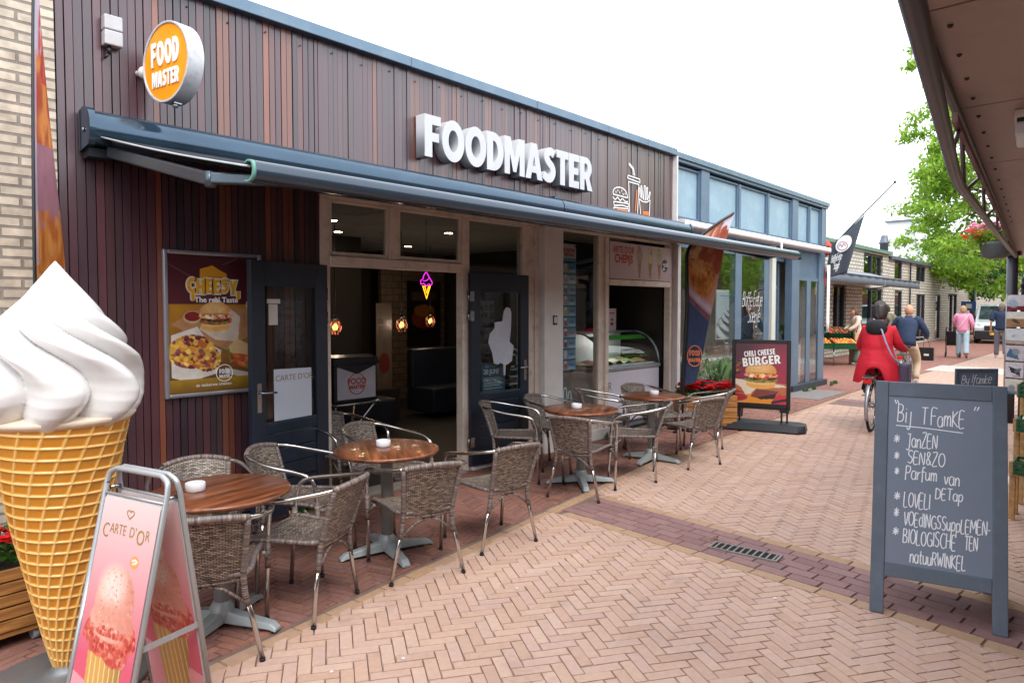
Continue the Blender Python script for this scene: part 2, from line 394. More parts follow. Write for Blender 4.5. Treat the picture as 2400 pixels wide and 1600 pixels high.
# ------------------------------------------------------------------ helpers: painted prints (posters, banners)
class Paint:
    """a little painter; u runs right, v runs up, both 0..1; colours are sRGB"""
    def __init__(s, w_, h, col='ffffff'):
        s.w, s.h = w_, h; s.a = np.zeros((h, w_, 3)); s.a[:] = hexc(col)
        s.u, s.v = np.meshgrid((np.arange(w_) + .5) / w_, (np.arange(h) + .5) / h); s.asp = 1.0
    def mix(s, mask, col):
        col = np.array(hexc(col)) if isinstance(col, str) else col
        m = np.clip(mask, 0, 1)[..., None]; s.a = s.a * (1 - m) + col * m; return s
    def grad(s, c0, c1, v0=0, v1=1, mask=None):
        t = np.clip((s.v - v0) / (v1 - v0), 0, 1)[..., None]; g = np.array(hexc(c0)) * (1 - t) + np.array(hexc(c1)) * t
        m = (np.ones_like(s.u) if mask is None else mask)[..., None]; s.a = s.a * (1 - m) + g * m; return s
    def ell(s, cx, cy_, rx, ry, rot=0, soft=.06):
        c, n = math.cos(R(rot)), math.sin(R(rot)); x, y = s.u - cx, (s.v - cy_) * s.asp
        X, Y = x*c + y*n, -x*n + y*c
        d = np.sqrt((X / rx)**2 + (Y / (ry * s.asp))**2); return np.clip((1 - d) / soft + .5, 0, 1)
    def rect(s, u0, u1, v0, v1): return ((s.u >= u0) & (s.u <= u1) & (s.v >= v0) & (s.v <= v1)).astype(float)
    def poly(s, pts):
        ins = np.zeros(s.u.shape, bool); n = len(pts)
        for i in range(n):
            (x0, y0), (x1, y1) = pts[i], pts[(i+1) % n]
            if y0 == y1: continue
            cnd = ((y0 > s.v) != (y1 > s.v)) & (s.u < (x1 - x0) * (s.v - y0) / (y1 - y0) + x0); ins ^= cnd
        return ins.astype(float)
    def line(s, pts, wd):
        m = np.zeros(s.u.shape)
        for (x0, y0), (x1, y1) in zip(pts[:-1], pts[1:]):
            dx, dy = x1 - x0, (y1 - y0) * s.asp; L2 = dx*dx + dy*dy + 1e-12
            t = np.clip(((s.u - x0)*dx + (s.v - y0)*s.asp*dy) / L2, 0, 1)
            d = np.hypot(s.u - x0 - t*dx, (s.v - y0)*s.asp - t*dy); m = np.maximum(m, np.clip((wd - d) / (wd * .4) + .5, 0, 1))
        return m
    def noise(s, n, seed, octv=3):
        rg = np.random.RandomState(seed); o_ = np.zeros(s.u.shape); amp = 1; tot = 0
        for k in range(octv):
            g = rg.rand(int(n * s.asp) * 2**k + 2, n * 2**k + 2)
            x, y = s.u * n * 2**k, s.v * int(n * s.asp) * 2**k
            i, j = x.astype(int), y.astype(int); fx, fy = x - i, y - j; fx = fx*fx*(3-2*fx); fy = fy*fy*(3-2*fy)
            o_ += amp * ((g[j, i]*(1-fx) + g[j, i+1]*fx)*(1-fy) + (g[j+1, i]*(1-fx) + g[j+1, i+1]*fx)*fy); tot += amp; amp *= .55
        return o_ / tot
    def mottle(s, mask, n, seed, amt):
        k = 1 + (s.noise(n, seed) - .5) * 2 * amt * mask; s.a = np.clip(s.a * k[..., None], 0, 1); return s
    def blobs(s, mask, n, cols, r, seed, soft=.25):
        rg = random.Random(seed); ys, xs = np.nonzero(mask > .5)
        if len(xs) == 0: return s
        for _ in range(n):
            k = rg.randrange(len(xs)); cx, cy_ = s.u[ys[k], xs[k]], s.v[ys[k], xs[k]]; rr = r * rg.uniform(.6, 1.3)
            s.mix(s.ell(cx, cy_, rr, rr * rg.uniform(.5, 1) / s.asp, rg.uniform(0, 180), soft) * (mask > .02), rg.choice(cols))
        return s
    def to_obj(s, name, fn, mat, parent=None, world=False, smooth=False):
        """fn(u, v) -> point; one face per cell with the cell's colour"""
        h, w_ = s.h, s.w
        vs = [fn(i / w_, j / h) for j in range(h + 1) for i in range(w_ + 1)]
        W_ = w_ + 1; idx = np.arange(h * w_); j, i = idx // w_, idx % w_
        fs = np.stack([j*W_+i, j*W_+i+1, (j+1)*W_+i+1, (j+1)*W_+i], 1)
        me = bpy.data.meshes.new(name); me.from_pydata(vs, [], fs.tolist())
        if smooth: me.polygons.foreach_set('use_smooth', [True] * len(me.polygons))
        at = me.color_attributes.new('Col', 'FLOAT_COLOR', 'CORNER')
        c4 = np.ones((h * w_, 4, 4)); c4[..., :3] = s.a.reshape(-1, 1, 3); at.data.foreach_set('color', c4.ravel())
        me.update(); return link(name, me, mat, parent, world)

# ------------------------------------------------------------------ helpers: lettering
def text_mesh(txt, size=1., ext=0., bold=0., align='CENTER', spacing=1., xs=1., ys=1., shear=0.):
    cu = bpy.data.curves.new('text', 'FONT'); cu.body = txt; cu.size = size; cu.extrude = ext; cu.offset = bold; cu.align_x = align; cu.align_y = 'CENTER'
    cu.space_character = spacing; cu.shear = shear; cu.resolution_u = 4
    o = bpy.data.objects.new('text', cu); COL.objects.link(o)
    dg = bpy.context.evaluated_depsgraph_get(); me = bpy.data.meshes.new_from_object(o.evaluated_get(dg))
    bpy.data.objects.remove(o); bpy.data.curves.remove(cu)
    me.transform(Matrix.Diagonal((xs, ys, 1, 1))); return me
def put_text(name, txt, mat, o_, u, v, parent=None, world=False, **k):
    """text laid in the plane through o_ spanned by the unit vectors u (right) and v (up)"""
    me = text_mesh(txt, **k); u, v, o_ = Vector(u).normalized(), Vector(v).normalized(), Vector(o_)
    n = u.cross(v); T = Matrix((( u.x, v.x, n.x, o_.x), (u.y, v.y, n.y, o_.y), (u.z, v.z, n.z, o_.z), (0, 0, 0, 1)))
    me.transform(T); me.name = name; return link(name, me, mat, parent, world)
# single-stroke hand, on a 0..1 cap height (x advance last)
def _arc(cx, cy_, rx, ry, a0, a1, n=9): return [(cx + rx*math.cos(R(a0 + (a1-a0)*k/n)), cy_ + ry*math.sin(R(a0 + (a1-a0)*k/n))) for k in range(n + 1)]
SF = {
 'A': ([[(0,0),(.28,1),(.56,0)],[(.1,.36),(.46,.36)]],.62), 'B': ([[(0,0),(.02,1)],[(0,1),(.34,.95),(.4,.76),(.3,.57),(.02,.52)],[(.02,.52),(.4,.46),(.48,.24),(.36,.04),(0,0)]],.58),
 'C': ([_arc(.34,.5,.32,.5,55,305)],.6), 'D': ([[(0,0),(.02,1)],[(0,1),(.4,.86),(.52,.5),(.4,.12),(0,0)]],.62), 'E': ([[(.42,1),(.02,1),(0,0),(.42,0)],[(0,.52),(.36,.52)]],.52),
 'F': ([[(.02,0),(.04,1),(.5,1)],[(0,.55),(.4,.55)]],.5), 'G': ([_arc(.34,.5,.32,.5,50,290)+[(.6,.1),(.6,.45),(.36,.45)]],.68), 'H': ([[(0,0),(.02,1)],[(.46,0),(.48,1)],[(0,.5),(.46,.5)]],.58),
 'I': ([[(.05,0),(.06,1)]],.18), 'i': ([[(.05,0),(.06,.62)],[(.06,.8),(.06,.84)]],.18), 'J': ([[(0,1),(.42,1)],[(.3,1),(.26,.0),(.1,-.22),(-.08,-.12)]],.46), 'K': ([[(0,0),(.02,1)],[(.44,1),(.03,.5),(.48,0)]],.54),
 'L': ([[(.03,1),(0,0),(.42,0)]],.48), 'M': ([[(0,0),(.06,1),(.34,.3),(.6,1),(.68,0)]],.76), 'N': ([[(0,0),(.04,1),(.44,0),(.48,1)]],.58), 'O': ([_arc(.3,.5,.29,.5,90,450,14)],.66), 'P': ([[(0,-.1),(.03,1)],[(0,1),(.4,.94),(.44,.7),(.3,.48),(.02,.46)]],.52),
 'R': ([[(0,0),(.03,1)],[(0,1),(.38,.94),(.42,.72),(.28,.5),(.02,.48)],[(.18,.49),(.46,0)]],.54), 'S': ([[(.44,.9),(.24,1),(.04,.84),(.1,.6),(.36,.44),(.42,.2),(.24,0),(0,.1)]],.52), 'T': ([[(0,1),(.56,1)],[(.28,1),(.26,0)]],.58), 'U': ([[(.02,1),(.02,.3),(.14,.02),(.36,.02),(.46,.3),(.48,1)],[(.48,1),(.47,0)]],.58),
 'V': ([[(0,1),(.22,0),(.46,1)]],.5), 'W': ([[(0,1),(.16,0),(.32,.7),(.48,0),(.66,1)]],.72), 'Y': ([[(0,1),(.24,.5)],[(.5,1),(.16,-.1)]],.54), 'Z': ([[(0,1),(.44,1),(0,0),(.46,0)]],.52),
 'a': ([_arc(.22,.34,.22,.34,60,400,12),[(.44,.66),(.44,0)]],.54), 'e': ([[(.02,.36),(.4,.38),(.36,.6),(.18,.68),(.02,.4),(.1,.06),(.28,0),(.42,.12)]],.48), 'n': ([[(0,0),(.02,.64)],[(.02,.4),(.14,.62),(.3,.62),(.38,.42),(.38,0)]],.48), 'm': ([[(0,0),(.02,.64)],[(.02,.42),(.14,.64),(.26,.5),(.27,0)],[(.27,.42),(.4,.64),(.52,.5),(.53,0)]],.63),
 'p': ([[(0,-.4),(.04,.64)],[(.04,.5),(.2,.66),(.4,.54),(.4,.2),(.22,.02),(.02,.14)]],.5), 'r': ([[(0,0),(.02,.64)],[(.02,.4),(.14,.6),(.3,.62)]],.36), 'f': ([[(.36,.92),(.22,1),(.12,.8),(.1,-.25)],[(-.02,.6),(.32,.62)]],.38), 'u': ([[(0,.64),(.02,.16),(.14,0),(.3,.06),(.4,.3)],[(.4,.64),(.4,0)]],.5),
 'v': ([[(0,.64),(.18,0),(.38,.64)]],.44), 'l': ([[(.05,1),(.05,.08),(.16,0)]],.22), 's': ([[(.32,.58),(.16,.66),(.02,.54),(.1,.38),(.3,.26),(.28,.06),(.12,0),(0,.06)]],.4), 't': ([[(.14,.95),(.12,.12),(.24,0),(.34,.06)],[(0,.62),(.32,.64)]],.38), 'o': ([_arc(.2,.33,.2,.33,90,450,12)],.48), 'h': ([[(0,0),(.03,1)],[(.02,.4),(.16,.62),(.32,.6),(.38,.4),(.38,0)]],.48),
 'y': ([[(0,.64),(.06,.2),(.2,.04),(.36,.2)],[(.38,.64),(.36,-.2),(.2,-.4),(.04,-.3)]],.46), 'g': ([_arc(.2,.34,.2,.32,60,400,12),[(.4,.66),(.38,-.2),(.2,-.42),(0,-.3)]],.48), 'j': ([[(.22,.66),(.2,-.2),(.06,-.4),(-.08,-.28)]],.34), 'c': ([_arc(.22,.33,.21,.33,50,310)],.42), 'd': ([_arc(.2,.34,.2,.33,60,400,12),[(.42,1),(.4,0)]],.5), 'k': ([[(0,0),(.02,1)],[(.34,.62),(.03,.3),(.36,0)]],.42), 'w': ([[(0,.64),(.12,0),(.26,.5),(.4,0),(.54,.64)]],.6), 'b': ([[(0,1),(0,0),(.24,0),(.38,.3),(.26,.6),(.02,.5)]],.46),
 '&': ([[(.5,.0),(.1,.75),(.2,1),(.36,.84),(.06,.3),(.2,.0),(.46,.3)]],.56), '-': ([[(0,.4),(.24,.42)]],.32), '"': ([[(0,1.1),(.06,.9)],[(.14,1.1),(.2,.9)]],.3), "'": ([[(.05,1.1),(0,.85)]],.14), '*': ([[(0,.2),(.4,.8)],[(.02,.82),(.4,.2)],[(.2,.95),(.2,.08)],[(-.04,.5),(.46,.5)]],.5), ' ': ([], .3), '.': ([[(.02,0),(.05,.03)]],.15),
 '2': ([[(.02,.8),(.2,1),(.4,.8),(.3,.5),(0,0),(.44,0)]],.5), '0': ([_arc(.22,.5,.22,.5,90,450,14)],.52), '7': ([[(0,1),(.44,1),(.12,0)],[(.08,.5),(.38,.5)]],.5), '5': ([[(.4,1),(.06,1),(.04,.6),(.3,.6),(.4,.3),(.24,0),(0,.06)]],.48), '8': ([_arc(.22,.76,.17,.24,90,450,10),_arc(.22,.27,.22,.27,90,450,10)],.5),
}
def strokes(txt, h, spacing=1.0, slant=0., jitter=0., seed=1, xs=1.0):
    rg = random.Random(seed); x = 0; out_ = []
    for ch in txt:
        st, adv = SF.get(ch) or SF.get(ch.upper()) or SF.get(ch.lower()) or ([], .3)
        jy = rg.uniform(-jitter, jitter); js = 1 + rg.uniform(-jitter, jitter)
        for s_ in st:
            out_.append([(h * (x + (px * xs + slant * py) * js), h * (py * js + jy)) for px, py in s_])
        x += (adv * xs * js + .06) * spacing
    return out_, x * h
def stroke_obj(name, paths, wd, mat, fn, parent=None, world=False, rise=.0012, thick=.0012):
    """flat chalk or paint strokes; fn(u, v, d) places them on a surface, d off it"""
    b = MB(); k = 0
    for p in paths:
        if len(p) < 2: continue
        P = [np.array(q, float) for q in p]
        if len(P) > 2:
            P = [np.array(q) for q in smooth_path(P, 3)]
        L_, R_ = [], []
        for i in range(len(P)):
            t = P[min(i+1, len(P)-1)] - P[max(i-1, 0)]; n = np.array([-t[1], t[0]]) / (np.hypot(*t) + 1e-9)
            L_.append(P[i] + n*wd/2); R_.append(P[i] - n*wd/2)
        d = rise + .00015 * (k % 12); k += 1
        vs = [fn(*q, d) for q in L_] + [fn(*q, d) for q in R_]; n = len(P)
        b.add(vs, [(i, i+1, n+i+1, n+i) for i in range(n-1)])
    return b.build(name, mat, parent, world, clean=False)

# ------------------------------------------------------------------ helpers: skin-grown bodies
def skin_mesh(name, pts, edges, radii, root=0, sub=2):
    me = bpy.data.meshes.new(name); me.from_pydata([tuple(p) for p in pts], edges, [])
    o = bpy.data.objects.new(name, me); COL.objects.link(o)
    m = o.modifiers.new('skin', 'SKIN'); m.use_smooth_shade = True
    if not me.skin_vertices: raise RuntimeError('no skin layer')
    for i, r in enumerate(radii):
        sv = me.skin_vertices[0].data[i]; sv.radius = (r, r) if not isinstance(r, tuple) else r; sv.use_root = (i == root)
    s = o.modifiers.new('sub', 'SUBSURF'); s.levels = sub; s.render_levels = sub
    dg = bpy.context.evaluated_depsgraph_get(); out_ = bpy.data.meshes.new_from_object(o.evaluated_get(dg))
    bpy.data.objects.remove(o); out_.name = name
    out_.polygons.foreach_set('use_smooth', [True] * len(out_.polygons))
    return out_
def join_meshes(name, meshes):
    bm = bmesh.new()
    for me in meshes: bm.from_mesh(me)
    out_ = bpy.data.meshes.new(name); bm.to_mesh(out_); bm.free(); return out_

# ================================================================== MATERIALS
CLAD = ['39282f', '472b32', '4e2e35', '31272f', '412a33', '7a4635', '482c33', '33292f', '583434', '422b30', '6b3f31', '3d2b31']
blend = lambda c, g, k: '%02x%02x%02x' % tuple(int(int(c[i:i+2], 16)*(1-k) + g[i//2]*k) for i in (0, 2, 4))
MT = dict(
    mortar=M('mortar', '77645a', .95, var=.25, scale=9, bump=.3),
    brick_street=M_island('street_brick', ['ba9987', 'bf9f8e', 'bb9a89', 'c3a594', 'ba9b8e', 'c0a191', 'b79684', 'c2a28e'], .82, (26, 26, 26), .11, .2, .3, big=.08),
    brick_border=M_island('border_brick', ['a6866a', 'ae8e74', 'a98a74'], .82, (26, 26, 26), .15, .25, .3),
    brick_strip=M_island('strip_brick', ['8d6d6a', '82625f', '94736f', '8a6a69', '866968'], .8, (26, 26, 26), .15, .25, .3),
    brick_terrace=M_island('terrace_brick', ['845e56', '90675a', '78574f', '9a6b5a', '82605a', '8b645c'], .8, (26, 26, 26), .2, .25, .3, big=.15),
    far_paving=M_brick('far_paving', 'ab8b7b', 'b59686', '80685d', .21, .07, .006, .85, 'XY', .15),
    cladding=M_island('wood_cladding', CLAD, .33, (30, 30, 2.2), .18, .25, .6, 'CONSTANT'),
    cladback=M('cladding_back', '120d10', .9),
    trim=M('metal_trim', '5d7385', .35, .3, .1, 3, dirt=((.25, .25, .25), .3)),
    beige=M('painted_frame', 'dccdc0', .5, var=.06, scale=3, dirt=(hexc('7a6a60'), .55, 7.), bump=.08),
    white=M('white_paint', 'dcd8d6', .45, var=.04, scale=3, dirt=(hexc('a09a94'), .35, 5.)),
    navy=M('navy_door_paint', '1c2736', .38, var=.1, scale=5, dirt=(hexc('39424c'), .35, 6.)),
    awning=M('awning_blue_grey', '3b4f60', .14, .6, .06, 2, spec=.7, dirt=(hexc('5b7080'), .25, 5.)),
    fabric=M('awning_fabric', '1c2129', .9, var=.12, scale=20),
    steel=M('steel', 'a8a9ab', .25, 1., .05, 10),
    alu=M('aluminium_tube', 'c9c8c6', .2, 1., .05, 14),
    black=M('black_plastic', '141519', .35, var=.1),
    rubber=M('rubber', '1a1a1b', .75),
    grey_cast=M('grey_cast_iron', 'a0a9ac', .45, .2, .08, 12, dirt=(hexc('5c5f60'), .4, 12.)),
    glass=M_glass('window_glass', (.84, .88, .88), 1.5),
    shopglass=M_glass('shop_glass', (.86, .9, .9), 1.5, .08, .03),
    doorglass=M_glass('door_glass', (.8, .84, .85), 1.45),
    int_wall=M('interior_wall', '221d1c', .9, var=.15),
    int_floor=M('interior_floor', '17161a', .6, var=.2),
    int_ceil=M('ceiling_tile', 'a39c94', .9, var=.05),
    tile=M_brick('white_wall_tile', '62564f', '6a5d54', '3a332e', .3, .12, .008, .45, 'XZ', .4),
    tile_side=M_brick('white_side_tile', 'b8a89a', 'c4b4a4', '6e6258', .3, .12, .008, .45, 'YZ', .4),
    navy_sofa=M('navy_leather', '1a2233', .45, var=.15),
    print=M_attr('printed_poster', .3, .5, .3),
    print_matt=M_attr('printed_cloth', .8, .2, 0, .35),
    paint_w=M('white_lettering', 'f0eeee', .5, var=.02),
    chalk=M('chalk', 'e6e8ee', .9, var=.1, scale=90),
    orange=M('orange_lettering', 'e0742a', .5),
    greyblue=M('grey_blue_paint', '51667a', .42, var=.06, scale=3, dirt=(hexc('7d8c96'), .3, 4.)),
    panelblue=M('pale_blue_panel', '7d98a8', .4, var=.05, scale=2, dirt=(hexc('b2c4cc'), .35, 2.)),
    leaf=None,
)
G_Z = -.010
for n_, w_, r_ in (('wood_cladding', .65, .22),): bb_ = bpy.data.materials[n_].node_tree.nodes['Principled BSDF']; bb_.inputs['Coat Weight'].default_value = w_; bb_.inputs['Coat Roughness'].default_value = r_

# ================================================================== GROUND
def clip_poly(P, C):
    """convex clip (Sutherland-Hodgman); C counter-clockwise"""
    out_ = P
    for i in range(len(C)):
        (ax, ay), (bx, by) = C[i], C[(i+1) % len(C)]
        inn = lambda p: (bx-ax)*(p[1]-ay) - (by-ay)*(p[0]-ax) >= 0
        nw = []
        for j in range(len(out_)):
            p, q = out_[j], out_[(j+1) % len(out_)]
            ip, iq = inn(p), inn(q)
            if ip: nw.append(p)
            if ip != iq:
                d1 = (bx-ax)*(p[1]-ay) - (by-ay)*(p[0]-ax); d2 = (bx-ax)*(q[1]-ay) - (by-ay)*(q[0]-ax); t = d1 / (d1 - d2)
                nw.append((p[0]+t*(q[0]-p[0]), p[1]+t*(q[1]-p[1])))
        out_ = nw
        if len(out_) < 3: return []
    return out_
def area(P): return .5 * sum(P[i][0]*P[(i+1) % len(P)][1] - P[(i+1) % len(P)][0]*P[i][1] for i in range(len(P)))
rg = random.Random(4)
def brick(mb, P, ch=.0035, z=0.):
    if len(P) < 3 or abs(area(P)) < 2e-4: return
    cx = sum(p[0] for p in P) / len(P); cy_ = sum(p[1] for p in P) / len(P)
    tilt = (rg.gauss(0, .006), rg.gauss(0, .006)); dz = rg.gauss(0, .0008)
    top = []
    for x, y in P:
        d = math.hypot(x-cx, y-cy_); k = max(.3, 1 - ch * 1.5 / max(d, 1e-4))
        X, Y = cx + (x-cx)*k, cy_ + (y-cy_)*k; top.append((X, Y, z + dz + tilt[0]*(X-cx) + tilt[1]*(Y-cy_)))
    n = len(P)
    mb.add([(x, y, z - .012) for x, y in P] + top, [tuple(range(n, 2*n))] + [(i, (i+1) % n, (i+1) % n + n, i + n) for i in range(n)])
def herringbone(mb, region, org, ang, W_, n, gap=.0024, z=0.):
    c, s_ = math.cos(R(ang)), math.sin(R(ang))
    loc = [((x-org[0])*c + (y-org[1])*s_, -(x-org[0])*s_ + (y-org[1])*c) for x, y in region]
    i0, i1 = int(min(p[0] for p in loc)/W_)-n, int(max(p[0] for p in loc)/W_)+n; j0, j1 = int(min(p[1] for p in loc)/W_)-n, int(max(p[1] for p in loc)/W_)+n
    g = gap / 2
    for i in range(i0, i1):
        for j in range(j0, j1):
            s2 = (i - j) % (2*n)
            if s2 == 0: x0, x1, y0, y1 = i*W_, (i+n)*W_, j*W_, (j+1)*W_
            elif s2 == 2*n - 1: x0, x1, y0, y1 = i*W_, (i+1)*W_, j*W_, (j+n)*W_
            else: continue
            jx, jy = rg.gauss(0, .0008), rg.gauss(0, .0008)
            Q = [(x0+g+jx, y0+g+jy), (x1-g+jx, y0+g+jy), (x1-g+jx, y1-g+jy), (x0+g+jx, y1-g+jy)]
            Q = [(org[0] + x*c - y*s_, org[1] + x*s_ + y*c) for x, y in Q]
            if all((x < min(p[0] for p in region)) or (x > max(p[0] for p in region)) for x, y in Q): continue
            Q = clip_poly(Q, region)
            if Q: brick(mb, Q, z=z)
def course(mb, p, q, wd, L, rows=1, gap=.004, z=0., seed=0, side=1):
    """rows of bricks laid lengthwise from p to q; rows are added to the left (side 1) or right (-1)"""
    p, q = np.array(p, float), np.array(q, float); d = q - p; Lt = np.hypot(*d); d /= Lt; nrm = np.array([-d[1], d[0]]) * side
    for r in range(rows):
        t = -L * ((r % 2) * .5 + .13 * ((r * 7 + seed) % 3))
        while t < Lt:
            a, b = max(0, t) + gap/2, min(Lt, t + L) - gap/2
            if b - a > .015:
                o0 = p + nrm * (r*wd + gap/2); o1 = p + nrm * ((r+1)*wd - gap/2)
                Q = [tuple(o0 + d*a), tuple(o0 + d*b), tuple(o1 + d*b), tuple(o1 + d*a)]
                if side < 0: Q = Q[::-1]
                brick(mb, Q, z=z)
            t += L
TE = [(-1.5, 2.79), (6.5, 3.87), (15.2, 4.14), (60, 4.9)]        # edge of the red terrace paving
def te(x):
    for (a, b), (c, d) in zip(TE[:-1], TE[1:]):
        if x <= c: return b + (d-b)*(x-a)/(c-a)
    return TE[-1][1]
b = MB(); b.add([(-60, -60, G_Z), (260, -60, G_Z), (260, 80, G_Z), (-60, 80, G_Z)], [(0, 1, 2, 3)])
b.build('ground', MT['mortar']); bpy.data.objects['ground']['kind'] = 'structure'
def nearx(y): return 4.30 + .10*(y - 2)          # the dark gutter strip across the street
def farx(y): return 4.81 + .10*(y - 2)
ST0 = -2.2
mb = MB()
rA = [(.2, ST0), (nearx(ST0)-.10, ST0), (nearx(3.4)-.10, 3.4), (nearx(3.4)-.10, te(4.3)-.06), (.2, te(.2)-.06)]
herringbone(mb, rA, (2.0, 2.0), -33, .0642, 3)
rB = [(farx(ST0)+.10, ST0), (12.55, ST0), (12.55, te(12.55)-.06), (6.5, te(6.5)-.06), (farx(3.5)+.1, te(5)-.06)]
herringbone(mb, rB, (6.0, 2.0), -33, .0642, 3)
mb.build('street_paving', MT['brick_street'])['kind'] = 'structure'
mb = MB()
for (a, c) in zip(TE[:-2], TE[1:-1]): course(mb, a, c, .1, .21, 1, side=-1)
course(mb, (nearx(ST0), ST0), (nearx(3.42), 3.42), .1, .21, 1, side=1)
course(mb, (farx(ST0), ST0), (farx(3.52), 3.52), .1, .21, 1, side=-1)
mb.build('border_course', MT['brick_border'])['kind'] = 'structure'
mb = MB()
[course(mb, (x, ST0), (x + .4, 4.0), .1, .2, 1, side=-1, seed=i) for i, x in enumerate((12.7, 12.8, 12.9, 13.0))]
course(mb, (nearx(ST0)+.002, ST0), (nearx(3.5)+.002, 3.5), .1015, .2, 5, side=-1)
mb.build('gutter_strip', MT['brick_strip'])['kind'] = 'structure'
mb = MB()
herringbone(mb, [(-1.2, te(-1.2)+.045), (6.5, te(6.5)+.045), (6.5, 5.3), (-1.2, 5.3)], (2, 4), 18, .0505, 4, z=0)
herringbone(mb, [(6.5, te(6.5)+.045), (15.2, te(15.2)+.045), (15.2, 5.08), (6.5, 5.08)], (2, 4), 18, .0505, 4, z=0)
mb.build('terrace_paving', MT['brick_terrace'])['kind'] = 'structure'
b = MB(); b.add([(13.02, -8, -.004), (120, -14, -.004), (120, 3.2, -.004), (15.2, 4.04, -.004), (13.42, 4.04, -.004)], [(0, 1, 2, 3, 4)])
b.build('far_street', MT['far_paving'])['kind'] = 'structure'
b = MB(); b.add([(15.2, 4.06, -.004), (60, 3.9, -.004), (60, 12, -.004), (15.2, 12, -.004)], [(0, 1, 2, 3)])
b.build('far_pavement', M_brick('far_red_paving', '8a5c52', '9a6a5c', '6b4a44', .2, .05, .006, .85, 'XY', .15))['kind'] = 'structure'
b = MB(); b.add([(20.2, -6, .0), (22.2, -6, .0), (23.4, 4.2, .0), (21.2, 4.2, .0)], [(0, 1, 2, 3)])
b.build('pale_crossing_band', M_brick('pale_paving', 'c3b6ac', 'b5a9a2', '8d8078', .3, .1, .006, .85, 'YX', .1))['kind'] = 'structure'
# grey slabs by the second shop's doorstep
b = MB(); b.box(13.0, 14.6, 4.25, 5.02, -.02, .006)
b.build('doorstep_slab', M('slab', '7b7674', .85, var=.15, scale=12, bump=.2))['kind'] = 'structure'

# drain grate in the strip
gr = thing('drain_grate', 'rusty slotted iron drain grate set in the purple gutter strip', 'drain', (4.52, 1.95, 0))
gr.rotation_euler[2] = R(5)
b = MB(); b.box(-.072, .072, -.225, .225, -.009, .0040); b.build('pit', M('drain_dark', '08080a', .9), gr)
b = MB()
for x in (-.075, .06): b.box(x, x+.015, -.235, .235, -.004, .0095)
for y in (-.235, .22): b.box(-.06, .06, y, y+.015, -.004, .0092)
for k in range(10): b.box(-.06, .06, -.21 + k*.044, -.197 + k*.044, -.004, .0090)
b.build('bars', M('drain_iron', '8a827e', .6, .3, .2, 30, dirt=(hexc('7a4a30'), .5, 20.)), gr)

# ================================================================== BRICK HOUSE at the left
bh = thing('brick_building', 'pale yellow brick house wall at the left end of the row', 'building', (-2, 5.06, 0))
b = MB(); b.box(-9, 1.27, 5.035, 11, 0, 5.2)
b.build('wall', M_brick('yellow_brick', 'bbb0a0', 'aa9f90', '7f786f', .215, .062, .010, .9, 'XZ', .7, .5, .3), bh, True)

# ================================================================== CAFE
FY = 5.08
cafe = thing('cafe_building', 'flat roofed cafe front clad in dark brown vertical boards with beige window frames', 'building', (5.1, FY, 0))
def planks(mb, x0, x1, z0, z1, seed, y=FY, seams=(), gap=.0028):
    rr = random.Random(seed); x = x0
    while x < x1 - .004:
        wd = rr.choice((.044, .048, .050, .052, .056)); e = min(x + wd, x1)
        for s_ in seams:
            if x < s_ < e: e = s_
        g = gap if not any(abs(e - s_) < 1e-6 for s_ in seams) else .007
        d = rr.choice((0, 0, .004, .008))
        mb.box(x, e - g, y - d, y + .02, z0, z1); x = e
mb = MB(); planks(mb, 1.29, 3.165, .10, 3.905, 3, gap=.006)
mb.build('cladding', MT['cladding'], cafe, True)
for nm_, a_, c_, k_, sd_ in (('fascia_mid', 3.165, 6.21, .40, 8), ('fascia_end', 6.2125, 9.06, .68, 12)):
    mf = M_island(nm_ + '_boards', [blend(q, (76, 62, 66), k_) for q in CLAD], .34, (30, 30, 2.2), .16, .2, .6, 'CONSTANT'); bb_ = mf.node_tree.nodes['Principled BSDF']; bb_.inputs['Coat Weight'].default_value = .7; bb_.inputs['Coat Roughness'].default_value = .22  # greyer panels towards the far end; part of the grey is painted-in sky sheen
    mb = MB(); planks(mb, a_, c_, 2.64, 3.905, sd_, gap=.0022); mb.build('fascia_boards', mf, cafe, True)
b = MB(); b.box(1.28, 3.165, 5.105, 5.25, .0, 3.92); b.box(3.165, 9.06, 5.105, 5.25, 2.65, 3.92); b.box(1.29, 3.165, 5.085, 5.105, 0, .1)
b.build('backing_wall', MT['cladback'], cafe, True)
b = MB()
for k, (a, c) in enumerate(((1.27, 2.2), (2.2, 4.1), (4.1, 5.9), (5.9, 7.3), (7.3, 8.25), (8.25, 9.07))):
    b.box(a, c - .004, 5.0 - .002 * (k % 2), 5.3, 3.905, 4.0)
b.build('roof_edge', MT['trim'], cafe, True, bevel=.006)
b = MB(); b.box(1.28, 9.06, 5.3, 11, 2.80, 3.98); b.build('roof', M('roof_felt', '35363a', .9), cafe, True)
b = MB()
for k in range(26):
    z = 3.83; x = 1.5 + k*.3
    if x < 9: b.sphere((x, FY - .012, z - .02*(k % 2)), .007, 8, 5)
b.build('screw_heads', MT['black'], cafe, True)
